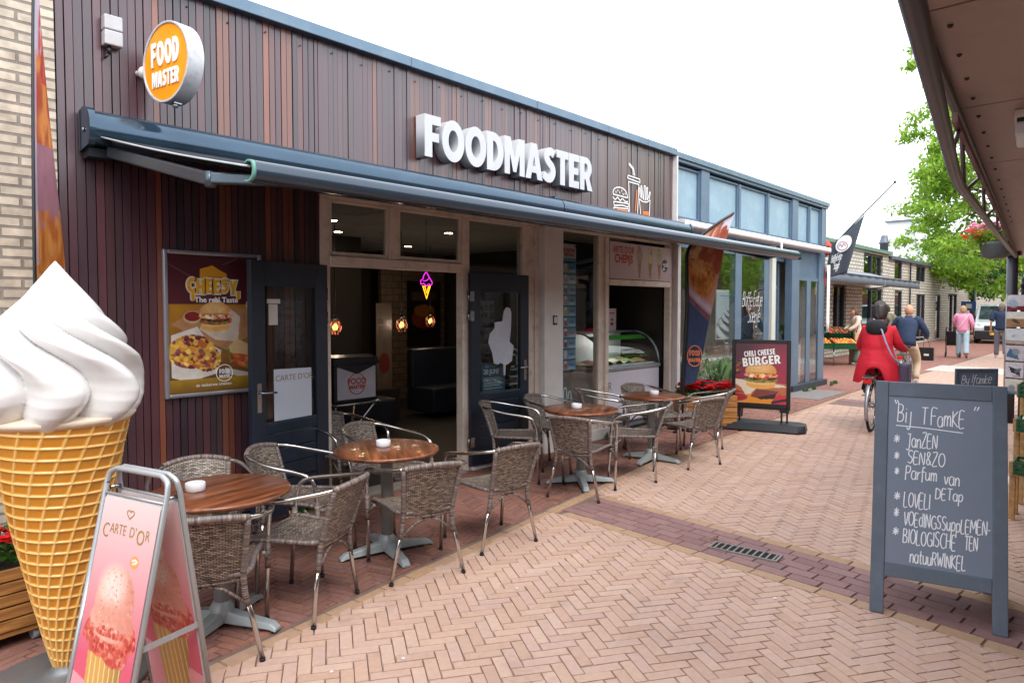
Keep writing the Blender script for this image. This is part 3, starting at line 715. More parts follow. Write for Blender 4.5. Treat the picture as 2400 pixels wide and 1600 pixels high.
# painted timber frames
def frame(name, boxes, mat=MT['beige'], bevel=.004, parent=cafe):
    b = MB()
    for q in boxes: b.box(*q)
    return b.build(name, mat, parent, True, bevel=bevel)
y0, y1 = 5.065, 5.16
frame('door_frame', [(3.165, 3.255, y0, y1, 0, 2.605), (4.80, 4.90, y0, y1, 0, 2.605), (3.165, 9.02, y0-.004, y1-.004, 2.607, 2.638), (3.255, 4.80, y0-.012, y1, 2.04, 2.125)])
frame('transom_frame', [(3.89, 3.99, y0+.002, y1-.006, 2.126, 2.605)])
for a, c in ((3.257, 3.888), (3.992, 4.798)):
    tw = frame('transom_window', [(a, a+.03, 5.08, 5.13, 2.127, 2.604), (c-.03, c, 5.08, 5.13, 2.127, 2.604), (a+.03, c-.03, 5.081, 5.129, 2.127, 2.165), (a+.03, c-.03, 5.081, 5.129, 2.582, 2.604)])
    b = MB(); b.box(a+.03, c-.03, 5.104, 5.110, 2.165, 2.582); b.build('pane', MT['glass'], tw)
wf = frame('window_frame', [(5.73, 5.79, y0+.004, y1, .13, 2.605), (5.79, 5.95, y0+.03, y1, .0, 2.605), (5.95, 6.02, y0+.01, y1, 0, 2.605), (4.902, 5.73, y0+.006, y1, .13, .19), (4.902, 5.73, y0+.006, y1, 2.585, 2.605)])
b = MB(); b.box(4.902, 5.73, 5.104, 5.110, .19, 2.585); b.build('pane', MT['glass'], wf)
b = MB(); b.box(6.02, 6.36, 4.99, 5.2, 0, 2.62); b.box(6.015, 6.365, 4.985, 5.21, 0, .12); b.box(6.018, 6.362, 4.987, 5.19, 1.68, 1.684); b.box(6.018, 6.362, 4.987, 5.19, 1.12, 1.124)
b.build('column', MT['white'], cafe, True, bevel=.006)
wf = frame('window_frame', [(6.362, 6.40, y0+.02, y1, .13, 2.605), (7.20, 7.26, y0+.008, y1, .0, 2.605), (7.26, 7.35, y0+.03, y1, 0, 2.605), (7.35, 7.42, y0, y1, 0, 2.605), (6.40, 7.20, y0+.02, y1, .13, .19)])
b = MB(); b.box(6.40, 7.20, 5.104, 5.110, .19, 2.605); b.build('pane', MT['glass'], wf)
frame('serving_frame', [(7.42, 8.99, y0-.006, y1, 1.985, 2.06), (8.99, 9.055, y0, y1, 0, 2.605)])
frame('plinth', [(4.90, 6.012, 5.02, 5.2, 0, .128)], MT['white']); frame('plinth', [(6.366, 7.42, 5.02, 5.2, 0, .128)], MT['white'])
frame('corner_post', [(9.062, 9.15, 4.975, 5.2, 0, 2.62)], MT['white']); frame('edge_strip', [(9.062, 9.085, 5.0, 5.08, 2.625, 3.9)], MT['white'])
frame('threshold', [(3.26, 4.80, 5.0, 5.2, 0, .03)], M('stone_step', '8a8580', .7, var=.1))
# inside
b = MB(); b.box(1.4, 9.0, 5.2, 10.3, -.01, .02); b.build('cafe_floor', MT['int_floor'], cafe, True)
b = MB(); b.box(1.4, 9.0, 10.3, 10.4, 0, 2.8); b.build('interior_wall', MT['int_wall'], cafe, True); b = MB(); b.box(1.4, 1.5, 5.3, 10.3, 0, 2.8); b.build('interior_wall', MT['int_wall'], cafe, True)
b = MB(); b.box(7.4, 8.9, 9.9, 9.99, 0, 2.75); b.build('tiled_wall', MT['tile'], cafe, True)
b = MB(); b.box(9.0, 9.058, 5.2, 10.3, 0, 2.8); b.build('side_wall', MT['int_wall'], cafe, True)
b = MB()
for i in range(13):
    for j in range(9):
        b.box(1.45 + i*.6, 1.45 + i*.6 + .59, 5.2 + j*.6, 5.2 + j*.6 + .59, 2.70 + .002*((i+j) % 2), 2.74)
b.build('suspended_ceiling', MT['int_ceil'], cafe, True)
spot = M_emit('downlight_glow', 'ffd9a0', 40)
for (x, y) in ((4.48, 6.92), (6.06, 8.9), (6.3, 6.92), (7.2, 8.9), (3.4, 7.9), (5.2, 7.9), (7.9, 6.9), (4.9, 9.4)):
    b = MB(); b.lathe([(.06, 2.697), (.075, 2.692), (.075, 2.699)], (0, 0, 0), 16); ring = b.build('downlight', MT['steel'], cafe); ring.matrix_basis = cafe.matrix_basis.inverted() @ Matrix.Translation((x, y, 0))
    b = MB(); b.lathe([(.055, 2.694), (.01, 2.6939)], (0, 0, 0), 14); b.build('lamp', spot, ring)
b = MB(); b.box(5.25, 5.85, 8.3, 8.9, 0, 2.7); b.build('interior_pillar', M('dark_pillar', '1c1a1e', .7), cafe, True)
b = MB(); b.box(2.2, 5.3, 9.2, 9.9, 0, 1.5); b.build('counter', M('counter_wood', '57483c', .6, var=.1), cafe, True, bevel=.01)
b = MB(); b.box(2.2, 5.2, 10.0, 10.2, 1.5, 2.5); b.build('menu_shelf', M('shelf_dark', '17140f', .7), cafe, True)

# open door leaves (part of the cafe)
def leaf(name, hinge, end, handle_side, zb=.05, h=1.99):
    a = Vector((end[0]-hinge[0], end[1]-hinge[1], 0)); L_ = a.length; ang = math.atan2(a.y, a.x)
    T = cafe.matrix_basis.inverted() @ Matrix.Translation((hinge[0], hinge[1], zb)) @ Matrix.Rotation(ang, 4, 'Z')
    b = MB(); t = .024
    b.box(0, .125, -t, t, 0, h); b.box(L_-.125, L_, -t, t, 0, h)
    b.box(.125, L_-.125, -t+.001, t-.001, h-.18, h); b.box(.125, L_-.125, -t+.001, t-.001, 0, .16); b.box(.125, L_-.125, -t+.001, t-.001, .66, .74)
    for k in range(4): b.box(.125, L_-.125, -.012, .012, .16+k*.125, .16+(k+1)*.125-.006)
    for (q0, q1) in ((.74, .752), (h-.192, h-.18)): b.box(.125, L_-.125, -.02, .02, q0, q1)
    d = b.build(name, MT['navy'], cafe, bevel=.004); d.matrix_basis = T
    b = MB(); b.box(.126, L_-.126, -.003, .003, .752, h-.192); b.build('glass', MT['doorglass'], d)
    hs = 1 if handle_side > 0 else -1
    b = MB(); x = L_ - .06
    for s_ in (-1, 1):
        b.box(x-.02, x+.02, s_*t if s_ > 0 else -t-.006, t+.006 if s_ > 0 else -t, .84, 1.06)
        b.tube([(x, s_*(t+.004), .99), (x, s_*(t+.045), .99), (x-.02, s_*(t+.055), .99), (x-.12, s_*(t+.055), .985)], .009, 8)
    b.build('handle', MT['steel'], d)
    for z in (.25, 1.55, 1.75): b = MB(); b.cyl((-.012, .0, z-.05), (-.012, 0, z+.05), .012, 10); b.box(-.01, .04, -t-.003, -t, z-.05, z+.05); b.build('hinge', MT['steel'], d)
    return d, T, L_
dL, TL, LL = leaf('door_leaf', (3.185, 5.03), (2.44, 4.885), -1)
dR, TR, LR = leaf('door_leaf', (4.865, 5.03), (5.69, 4.965), 1)
# things stuck to the left leaf: its street face looks along -y of the wall, i.e. +y of the leaf's own axes
def on_leaf(T, z0, s_): # (u along the leaf from the hinge, v up) -> world, d = off the face
    Tw = cafe.matrix_basis @ T
    return lambda u, v, d: tuple(Tw @ Vector((u, s_ * (.003 + d), v)))
fL = on_leaf(TL, 0, 1); fR = on_leaf(TR, 0, -1)
bo = MB(); W0, W1 = .17, .545   # white board hung in the left leaf: u measured from the hinge, so the right edge is the small u
bo.prism([(W0, .575), (W1, .565), (W1, 1.155), (W0, 1.145)], fL, .004)
wb = bo.build('hanging_board', M('board_white', 'c3c9d6', .5, var=.02), None)
tag(wb, 'white blank hanging board with small gold title on the left door leaf', 'board')
KL = lambda u, v, d: fL(W1 - .03 - u, 1.02 + v, d + .005)
put_text('lettering', "CARTE D'OR", M('gold_ink', '8a7448', .5), KL(.17, .06, 0), Vector(KL(1, 0, 0)) - Vector(KL(0, 0, 0)), (0, 0, 1), wb, size=.066, bold=.0)
put_text('footer_mark', "ola    ola", M('grey_ink', '5b5b66', .5), KL(.2, -.415, 0), Vector(KL(1, 0, 0)) - Vector(KL(0, 0, 0)), (0, 0, 1), wb, size=.028)
bo = MB(); bo.prism([(.50, 1.50), (.585, 1.50), (.585, 1.66), (.50, 1.66)], fL, .002); bo.prism([(.475, 1.665), (.60, 1.665), (.60, 1.70), (.475, 1.70)], fL, .002)
tag(bo.build('paper_note', M('paper_white', 'cfcac2', .8)), 'white paper note taped in the top corner of the left door glass', 'note')
gp = [[(.16, 1.34), (.19, 1.28), (.24, 1.42), (.27, 1.36), (.24, 1.3), (.2, 1.33), (.3, 1.27)], [(.2, 1.24), (.24, 1.3), (.27, 1.22), (.3, 1.27), (.34, 1.19), (.38, 1.22), (.42, 1.17)], [(.3, 1.31), (.28, 1.2), (.35, 1.13), (.4, 1.18), (.36, 1.24), (.31, 1.2)], [(.12, 1.14), (.2, 1.1), (.36, 1.12), (.12, 1.06)]]
go = stroke_obj('graffiti_scribble', [smooth_path(p, 5) for p in gp], .016, M('black_ink', '07070a', .6), fL, None)
tag(go, 'black marker scribble on the glass of the left door leaf', 'graffiti')
# white sticker seen from behind on the right leaf
sp = [(.30,1.48),(.38,1.49),(.395,1.60),(.42,1.64),(.46,1.63),(.475,1.58),(.47,1.40),(.455,1.27),(.50,1.22),(.48,1.06),(.44,1.03),(.415,1.02),(.41,.91),(.393,.91),(.39,1.03),(.36,1.05),(.33,1.03),(.29,1.05),(.275,1.16),(.235,1.27),(.25,1.36),(.30,1.42)]
sp = [(.25 + (u - .235)*1.38, v) for u, v in sp]
bo = MB(); bo.prism(sp, fR, .0015); tag(bo.build('window_sticker', M('sticker_back', 'b9bcc8', .7)), 'white back of a milkshake shaped sticker on the right door leaf', 'sticker')

# ------------------------------------------------------------------ things inside the cafe
def pendant(x, y, z, label):
    t = thing('pendant_lamp', label, 'lamp', (x, y, z), 0, 'pendant lamps inside the cafe')
    b = MB(); b.cyl((0, 0, .12), (0, 0, 2.69 - z), .006, 6); b.build('cable', MT['black'], t)
    b = MB(); b.lathe([(.02, .15), (.03, .12), (.03, .09)], seg=12); b.build('socket', MT['black'], t)
    b = MB()
    for k in range(9):
        a0 = 2*math.pi*k/9
        for dr in (1, -1):
            b.tube([((.025+.052*math.sin(math.pi*(.12+.83*q/8)))*math.cos(a0+dr*q*.16), (.025+.052*math.sin(math.pi*(.12+.83*q/8)))*math.sin(a0+dr*q*.16), .09-.20*q/8) for q in range(9)], .005, 5)
    b.build('cage_shade', M('copper_wire', '5a2f1a', .4, .8), t)
    b = MB(); b.sphere((0, 0, .0), .03, 12, 8, (1, 1, 1.3)); b.build('bulb', M_emit('amber_bulb', 'ff8a30', 9), t)
    pl = bpy.data.lights.new('bulb_light', 'POINT'); pl.energy = 3; pl.color = (1, .84, .66); pl.shadow_soft_size = .06; po = bpy.data.objects.new('bulb_light', pl); COL.objects.link(po); po.parent = t
    return t
pendant(4.69, 7.2, 1.45, 'copper cage pendant lamp glowing beside the left door leaf')
pendant(5.71, 7.2, 1.46, 'copper cage pendant lamp hanging before the dark pillar')
pendant(7.33, 8.5, 1.47, 'copper cage pendant lamp hanging before the white tiled wall')
pendant(6.9, 7.2, 1.42, 'copper cage pendant lamp seen through the right door glass')
# neon ice cream sign
ne = thing('neon_sign', 'pink and yellow neon ice cream cone sign in the doorway', 'neon sign', (5.12, 6.0, 1.79))
b = MB(); b.tube([(-.055, 0, .145), (0, 0, 0), (.055, 0, .145)], .006, 8); b.tube([(-.03, -.004, .145), (0, -.004, .06), (.03, -.004, .145)], .005, 8); b.build('cone_tube', M_emit('neon_yellow', 'ffb21e', 1.1), ne)
b = MB(); b.tube(smooth_path([(-.08, 0, .16), (-.085, 0, .2), (-.05, 0, .225), (-.045, 0, .25), (-.005, 0, .30), (.03, 0, .26), (.06, 0, .22), (.085, 0, .185), (.07, 0, .155), (.03, 0, .165), (0, 0, .145), (-.04, 0, .17), (-.08, 0, .16)], 5), .0055, 8)
b.tube(smooth_path([(-.05, 0, .2), (0, 0, .205), (.04, 0, .235)], 4), .005, 8); b.build('cream_tube', M_emit('neon_pink', 'c828c8', .8), ne)
b = MB(); b.cyl((0, 0, .3), (0, 0, .9), .003, 5); b.build('hanging_wire', MT['black'], ne)
# framed dark poster on the tiled wall
P_ = Paint(40, 70, '1a1216'); P_.mix(P_.ell(.5, .42, .4, .16), '6b2f1c'); P_.mix(P_.ell(.5, .55, .33, .1), '8a5a2c'); P_.mix(P_.rect(.1, .9, .72, .85), '4a3a38'); P_.mottle(P_.rect(0, 1, 0, 1), 8, 3, .4)
pf = thing('framed_poster', 'dark framed burger poster on the white tiled wall inside', 'poster', (8.3, 9.88, 1.0))
P_.to_obj('print', lambda u, v: (-.3 + .75*u, 0, .0 + 1.15*v), MT['print'], pf)
b = MB(); b.box(-.33, .48, .002, .02, -.03, 1.18); b.build('frame', MT['black'], pf)
# advertising standee inside
P_ = Paint(30, 80, '6a5f55'); P_.mix(P_.rect(.15, .85, .68, .74), '6a4030'); P_.mix(P_.rect(.1, .9, .76, .82), '4d2b20'); P_.mix(P_.ell(.5, .3, .35, .12), '6e2a24'); P_.mottle(P_.rect(0, 1, 0, 1), 6, 9, .25)
stn = thing('advertising_standee', 'tall cream cardboard standee beside the dark pillar inside', 'standee', (6.1, 8.1, .5))
P_.to_obj('print', lambda u, v: (-.14 + .28*u, 0, 1.25*v), MT['print'], stn); b = MB(); b.box(-.14, .14, .002, .02, 0, 1.25); b.box(-.2, .2, -.1, .12, -.48, 0); b.build('board', MT['int_wall'], stn)
# benches and tables
for x, y, s_, lab in ((4.9, 7.6, 1.6, 'navy padded bench inside, left of the dark pillar'), (7.6, 8.0, 1.8, 'navy padded bench inside, in front of the tiled wall')):
    t = thing('bench_seat', lab, 'bench', (x, y, 0), 0, 'padded benches inside the cafe')
    b = MB(); b.box(-s_/2, s_/2, -.3, .2, .1, .48); b.build('seat', MT['navy_sofa'], t, bevel=.03); b = MB(); b.box(-s_/2, s_/2, .2, .34, .1, 1.05); b.build('backrest', MT['navy_sofa'], t, bevel=.03)
# delivery box on a stand in the doorway
db = thing('delivery_box', 'black delivery box with white sign on a stand inside the doorway', 'box', (4.12, 6.15, 0))
b = MB(); b.box(-.27, .27, -.2, .25, .70, 1.12); b.build('box', M('box_black', '101318', .4), db, bevel=.03)
b = MB(); b.prism([(-.29, 1.1), (.29, 1.1), (.26, 1.17), (-.27, 1.18)], lambda u, v, d: (u, -.22 + d, v), .46); b.prism([(-.28, 1.1), (0, 1.0), (.28, 1.1)], lambda u, v, d: (u, -.226 + d, v), .012); b.build('flap', M('box_lid', '181c23', .35), db, bevel=.008)
b = MB(); b.box(-.235, .235, -.212, -.202, .745, 1.075); b.build('sign_panel', M('sign_white', 'b9b9c4', .5), db)
b = MB(); b.tube([(.1*math.cos(2*math.pi*k/28), -.215, .9 + .11*math.sin(2*math.pi*k/28)) for k in range(28)], .0045, 5, True); b.build('emblem_ring', M('red_ink', 'b0432f', .5), db)
for txt, z, sz in (('FOOD', .925, .085), ('MASTER', .865, .052)): put_text('lettering', txt, M('red_ink2', 'b0432f', .5), (0, -.2145, z), (1, 0, 0), (0, 0, 1), db, size=sz, bold=.0028, xs=.95)
b = MB(); b.cyl((-.3, -.2, .69), (.3, -.2, .69), .016, 8); b.cyl((-.25, -.18, .69), (.1, .2, 0), .016, 8); b.cyl((.25, -.18, .69), (-.1, .2, 0), .016, 8); b.cyl((-.25, .2, .69), (.1, -.18, 0), .016, 8); b.cyl((.25, .2, .69), (-.1, -.18, 0), .016, 8); b.build('stand', MT['steel'], db)

# ------------------------------------------------------------------ ice cream display in the serving hatch
fz = thing('ice_cream_display', 'white ice cream counter with curved glass in the serving hatch', 'display case', (8.2, 5.2, 0))
b = MB(); b.box(-.74, .74, .0, .75, .1, .82); b.build('cabinet', M('cabinet_white', 'd2d0dc', .35, var=.03), fz, bevel=.02)
b = MB(); b.box(-.72, .72, .05, .75, .0, .1); b.box(-.75, .75, -.015, .76, .82, .875); b.build('trim', M('cabinet_trim', '8d979e', .35, .4), fz, bevel=.008)
arc = [(.0 + .42*(1-math.cos(R(a))), .875 + .46*math.sin(R(a))) for a in range(0, 91, 10)]
b = MB(); b.grid(lambda u, v: (-.72 + 1.44*u, np.interp(v, np.linspace(0, 1, 10), [q[0] for q in arc]), np.interp(v, np.linspace(0, 1, 10), [q[1] for q in arc])), 6, 18); b.build('curved_glass', M_glass('display_glass', (.9, .95, .93), 1.5, .05), fz)
b = MB()
for x in (-.72, .72): b.tube([(x, q[0], q[1]) for q in arc], .014, 8)
b.box(-.74, .74, .42, .76, 1.32, 1.35); b.build('top_frame', M('case_frame', '8a969c', .3, .5), fz)
b = MB(); b.box(-.70, .70, .66, .68, .9, 1.31); b.build('rear_panel', M('case_white', 'dfe3e6', .4), fz); b = MB(); b.box(-.70, .70, .06, .66, .876, .89); b.build('deck', bpy.data.materials['case_white'], fz); pl = bpy.data.lights.new('case_fill_light', 'POINT'); pl.energy = 1.2; pl.color = (1, .97, .92); pl.shadow_soft_size = .1; po = bpy.data.objects.new('case_fill_light', pl); COL.objects.link(po); po.parent = fz; po.location = (0, .45, 1.22)  # point light with no visible fitting, added to brighten the case inside
b = MB(); b.add([(-.7, .20, 1.235), (.7, .20, 1.235), (.7, .30, 1.29), (-.7, .30, 1.29)], [(0, 1, 2, 3)]); b.build('green_valance', M('green_strip', '4fae3a', .5), fz)
for k in range(6):
    x = -.6 + k*.235
    b = MB(); b.box(x-.1, x+.1, .12, .62, .8, .9); tubm = b.build('tub', MT['steel'], fz)
    b = MB(); b.grid(lambda u, v: (x - .095 + .19*u, .13 + .48*v, .90 + .05*math.sin(u*3.14)*(.6+.4*math.sin(v*9+k)) ), 8, 12); b.build('ice_cream', M('ice_%d' % k, ('e8dcc8', 'd89aa0', '8a5a40', 'efe6d8', 'b9c98a', 'd7b07a')[k], .6, bump=.4), tubm)
put_text('lettering', "OR", M('gold_ink2', '8d8070', .5), (-.62, -.004, .62), (1, 0, 0), (0, 0, 1), fz, size=.17, xs=.9)
# dark back wall of the hatch and a price card
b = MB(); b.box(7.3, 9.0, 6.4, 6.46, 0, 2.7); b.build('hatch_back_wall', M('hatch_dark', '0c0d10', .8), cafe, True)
pc = thing('price_card', 'small white price card standing on the ice cream counter', 'card', (8.5, 5.75, 1.35))
P_ = Paint(20, 40, 'd0bfbf'); P_.mix(P_.rect(.2, .8, .78, .83), '8a4a44'); P_.mix(P_.ell(.5, .5, .14, .06), '5a3030'); P_.mix(P_.ell(.5, .3, .2, .07), '7a2f30')
P_.to_obj('print', lambda u, v: (-.11 + .22*u, 0, .32*v), MT['print'], pc); b = MB(); b.box(-.115, .115, .002, .01, 0, .325); b.build('card_back', MT['white'], pc)
b = MB(); b.lathe([(.001, 0), (.07, .005), (.07, .015)], (0, 0, 0), 20); ck = b.build('round_gauge', M('gauge', '7f9aa8', .4)); ck.rotation_euler = (R(90), 0, 0); ck.location = (8.75, 6.38, 1.72); tag(ck, 'pale round dial on the dark back wall of the hatch', 'dial')

# picture panel above the hatch
P_ = Paint(130, 44, 'c9b3b8'); P_.asp = .36; P_.grad('bfa5ac', 'd6c8d0', 0, 1); 
for k, (u, c1) in enumerate(((.46, 'b48a92'), (.64, 'cdbfa4'), (.80, 'b9a9a0'))):
    P_.mix(P_.poly([(u-.036, .62), (u+.036, .62), (u+.014, .04), (u-.010, .04)]), '9a6450'); P_.mix(P_.ell(u, .68, .052, .2, 0, .3), c1); P_.mix(P_.ell(u-.005, .86, .03, .12, 0, .4), c1); P_.blobs(P_.ell(u, .7, .055, .2), 12, ['6a4a44', 'e4d8d0', c1], .008, k)
P_.mix(P_.ell(.90, .46, .055, .19), '2c3a48')
pp = thing('picture_panel', 'pink ice cream picture panel with red title above the serving hatch', 'sign', (7.43, 5.06, 2.07))
P_.to_obj('print', lambda u, v: (1.55*u, 0, .48*v), MT['print'], pp); b = MB(); b.box(0, 1.55, .004, .03, 0, .48); b.build('panel', MT['white'], pp)
redt = M('red_title', 'c23f34', .5)
put_text('lettering', "ARTE D'OR", redt, (.32, -.004, .38), (1, 0, 0), (0, 0, 1), pp, size=.12, bold=.003, xs=.85); put_text('lettering', "CHEPIJS", redt, (.32, -.004, .26), (1, 0, 0), (0, 0, 1), pp, size=.15, bold=.005, xs=.85)
put_text('lettering', "2", MT['paint_w'], (1.365, -.004, .20), (1, 0, 0), (0, 0, 1), pp, size=.13, bold=.003); put_text('lettering', "00", MT['paint_w'], (1.44, -.004, .23), (1, 0, 0), (0, 0, 1), pp, size=.08, bold=.002)

# strip of menu cards behind the side window
ms = thing('menu_strip', 'vertical strip of blue sundae menu cards behind the window', 'menu', (6.51, 5.13, .92))
cards = ['e9b04a', 'd96b4a', '3b2a2a', 'e58aa0', 'e7c25a', 'c05a4a', 'd84a60', 'a33c3c', 'dfe6ea', 'd85a4a']
P_ = Paint(24, 26, 'e2d8d0'); P_.mix(P_.rect(0, 1, 0, .2), '5fa3c6'); P_.mix(P_.rect(.86, 1, .85, .98), 'c0392b'); P_.to_obj('header_card', lambda u, v: (.28*u, 0, 1.33 + .21*v), MT['print'], ms)
put_text('lettering', 'SUNDAE', redt, (.14, -.003, 1.465), (1, 0, 0), (0, 0, 1), ms, size=.062, bold=.0025); put_text('lettering', 'SPECIALS', redt, (.14, -.003, 1.41), (1, 0, 0), (0, 0, 1), ms, size=.056, bold=.0025, xs=.9)
for k, c in enumerate(cards):
    P_ = Paint(28, 14, '5a9ec6'); P_.grad('7cc0e2', '4f95c2'); P_.mix(P_.ell(.28, .5, .12, .42, 0, .3), c); P_.mix(P_.ell(.28, .8, .1, .15, 0, .3), 'f2e6da'); P_.mix(P_.rect(.52, .9, .45, .62), 'c25a6a' if k == 6 else '3c6ea6'); P_.mix(P_.rect(.5, .95, .1, .3), 'b9d8ea')
    z = 1.19 - k*.132
    P_.to_obj('menu_card', lambda u, v: (.28*u, 0, z + .118*v), MT['print'], ms)
b = MB(); b.box(-.006, .286, .004, .014, -.03, 1.55); b.build('backing', MT['black'], ms)
# posters low inside the windows
P_ = Paint(36, 48, '3b6f86'); P_.mix(P_.rect(0, 1, 0, .25), '9fb4bc'); P_.mix(P_.rect(0, 1, .25, .28), 'b0403a'); P_.mix(P_.rect(.62, .98, .7, .76), 'c0392b')
for k in range(6): P_.mix(P_.rect(.08, .9 - .1*(k % 2), .36 + k*.05, .378 + k*.05), 'c9d2d0')
jn = thing('event_poster', 'blue event poster low in the window behind the right door leaf', 'poster', (5.1, 5.09, .66))
P_.to_obj('print', lambda u, v: (.36*u, 0, .44*v), MT['print'], jn); put_text('lettering', '20 JUNI', MT['paint_w'], (.14, -.003, .34), (1, 0, 0), (0, 0, 1), jn, size=.07, bold=.002); put_text('lettering', 'DE MARKT', MT['paint_w'], (.16, -.003, .40), (1, 0, 0), (0, 0, 1), jn, size=.045)
st6 = [[(0, .5), (.1, .5), (.2, .4), (.22, .28)], [(0, .44), (.09, .44), (.16, .36), (.17, .28)], [(0, .28), (.24, .28)], [(0, .2), (.24, .2)], [(0, .12), (.24, .12)], [(.1, .42), (.13, .28)]]
tag(stroke_obj('burger_decal', [[(5.79 - .24 + u, .72 + v) for u, v in p] for p in st6], .022, M('pale_decal', 'a8c6cc', .5), lambda u, v, d: (u, 5.10 - d, v)), 'pale blue line drawing decal on the window beside the column', 'decal')
st7 = [[(0, 0), (0, .22), (.03, .26), (.06, .22), (.06, 0)], [(.09, 0), (.09, .25), (.12, .29), (.15, .25), (.15, 0)], [(.18, 0), (.18, .2), (.21, .24), (.24, .2), (.24, 0)]]
tag(stroke_obj('fries_decal', [[(6.42 + u, .42 + v) for u, v in p] for p in st7], .016, M('pale_decal2', 'a8c6cc', .5), lambda u, v, d: (u, 5.10 - d, v)), 'pale blue fries drawing decal low on the menu window', 'decal')
P_ = Paint(30, 30, 'b02a28'); P_.mix(1 - P_.poly([(.1, 0), (.9, 0), (.75, .6), (.5, .95), (.2, .7)]), '4a2a24')

# house number
hn = thing('house_number', 'small dark blue house number plate on the white column', 'sign', (6.2, 4.985, 1.54))
b = MB(); b.box(-.035, .035, -.008, 0, -.055, .055); b.build('plate', M('enamel_blue', '1c2a4a', .3), hn, bevel=.003); put_text('lettering', '8', MT['paint_w'], (0, -.0095, 0), (1, 0, 0), (0, 0, 1), hn, size=.1, bold=.003)

# ================================================================== BOLD LETTERS (own outlines, cap height 1)
def _off(path, wd):
    P = [np.array(p, float) for p in path]; L_, R_ = [], []
    for i in range(len(P)):
        t = P[min(i+1, len(P)-1)] - P[max(i-1, 0)]; n = np.array([-t[1], t[0]]) / np.hypot(*t); L_.append(tuple(P[i] + n*wd/2)); R_.append(tuple(P[i] - n*wd/2))
    return L_ + R_[::-1]
def _ell(cx, cy_, rx, ry, n=28, a0=0, a1=360): return [(cx + rx*math.cos(R(a0+(a1-a0)*k/n)), cy_ + ry*math.sin(R(a0+(a1-a0)*k/n))) for k in range(n + (0 if a1-a0 == 360 else 1))]
BF = {
 'F': ([[(0,0),(.24,0),(.24,.38),(.46,.38),(.46,.59),(.24,.59),(.24,.78),(.52,.78),(.52,1),(0,1)]], .54),
 'O': ([_ell(.38,.5,.38,.51), _ell(.38,.5,.165,.27)], .77), 'D': ([[(0,0),(.24,0)]+_ell(.24,.5,.4,.5,14,-90,90)+[(0,1)], [(.23,.22)]+_ell(.24,.5,.18,.28,10,-90,90)+[(.23,.78)]], .66),
 'M': ([[(0,0),(.21,0),(.21,.55),(.35,.08),(.47,.08),(.61,.55),(.61,0),(.82,0),(.82,1),(.58,1),(.41,.45),(.24,1),(0,1)]], .84),
 'A': ([[(0,0),(.22,0),(.27,.18),(.47,.18),(.52,0),(.74,0),(.49,1),(.25,1)], [(.31,.36),(.43,.36),(.37,.64)]], .75),
 'S': ([_off(smooth_path([(.5,.82),(.36,.89),(.2,.84),(.16,.7),(.26,.57),(.4,.47),(.46,.3),(.36,.14),(.2,.11),(.02,.2)],4), .23)], .6),
 'T': ([[(.17,0),(.4,0),(.4,.78),(.57,.78),(.57,1),(0,1),(0,.78),(.17,.78)]], .58), 'E': ([[(0,0),(.5,0),(.5,.21),(.24,.21),(.24,.4),(.46,.4),(.46,.6),(.24,.6),(.24,.79),(.5,.79),(.5,1),(0,1)]], .53),
 'R': ([[(0,0),(.23,0),(.23,.33),(.28,.33),(.4,0),(.65,0),(.48,.39)]+_ell(.31,.68,.3,.32,10,-40,90)+[(0,1)], [(.23,.54)]+_ell(.3,.675,.1,.135,8,-90,90)+[(.23,.81)]], .64),
 'C': ([_off(_ell(.38,.5,.27,.39,18,50,310), .23)], .62), 'H': ([[(0,0),(.23,0),(.23,.38),(.42,.38),(.42,0),(.65,0),(.65,1),(.42,1),(.42,.6),(.23,.6),(.23,1),(0,1)]], .68), 'I': ([[(0,0),(.24,0),(.24,1),(0,1)]], .27), 'L': ([[(0,0),(.48,0),(.48,.22),(.24,.22),(.24,1),(0,1)]], .5),
 'B': ([[(0,0)]+_ell(.3,.28,.28,.28,8,-90,60)+_ell(.3,.74,.25,.26,8,-50,90)+[(0,1)], [(.22,.19)]+_ell(.28,.285,.09,.095,6,-90,90)+[(.22,.38)], [(.22,.6)]+_ell(.27,.7,.08,.1,6,-90,90)+[(.22,.8)]], .61),
 'U': ([_off([(.12,1),(.12,.36)]+_ell(.31,.32,.19,.2,10,180,360)+[(.5,.36),(.5,1)], .23)], .64), 'G': ([_off(_ell(.38,.5,.27,.39,18,50,330)+[(.62,.44),(.42,.44)], .22)], .74), 'Y': ([[(.2,0),(.44,0),(.44,.4),(.64,1),(.4,1),(.32,.66),(.24,1),(0,1),(.2,.4)]], .63),
}
def bold_mesh(txt, h, ext=0., gap=.05, xs=1., grow=0.):
    cu = bpy.data.curves.new('letters', 'CURVE'); cu.dimensions = '2D'; cu.fill_mode = 'BOTH'; cu.extrude = ext / 2; cu.offset = grow
    x = 0
    for ch in txt:
        if ch == ' ': x += .35; continue
        loops, adv = BF[ch]
        for lp in loops:
            sp_ = cu.splines.new('POLY'); sp_.points.add(len(lp) - 1); sp_.use_cyclic_u = True
            for q, (px, py) in zip(sp_.points, lp): q.co = ((x + px) * h * xs, py * h, 0, 1)
        x += adv + gap
    o = bpy.data.objects.new('letters', cu); COL.objects.link(o)
    dg = bpy.context.evaluated_depsgraph_get(); me = bpy.data.meshes.new_from_object(o.evaluated_get(dg))
    bpy.data.objects.remove(o); bpy.data.curves.remove(cu); return me, (x - gap) * h * xs
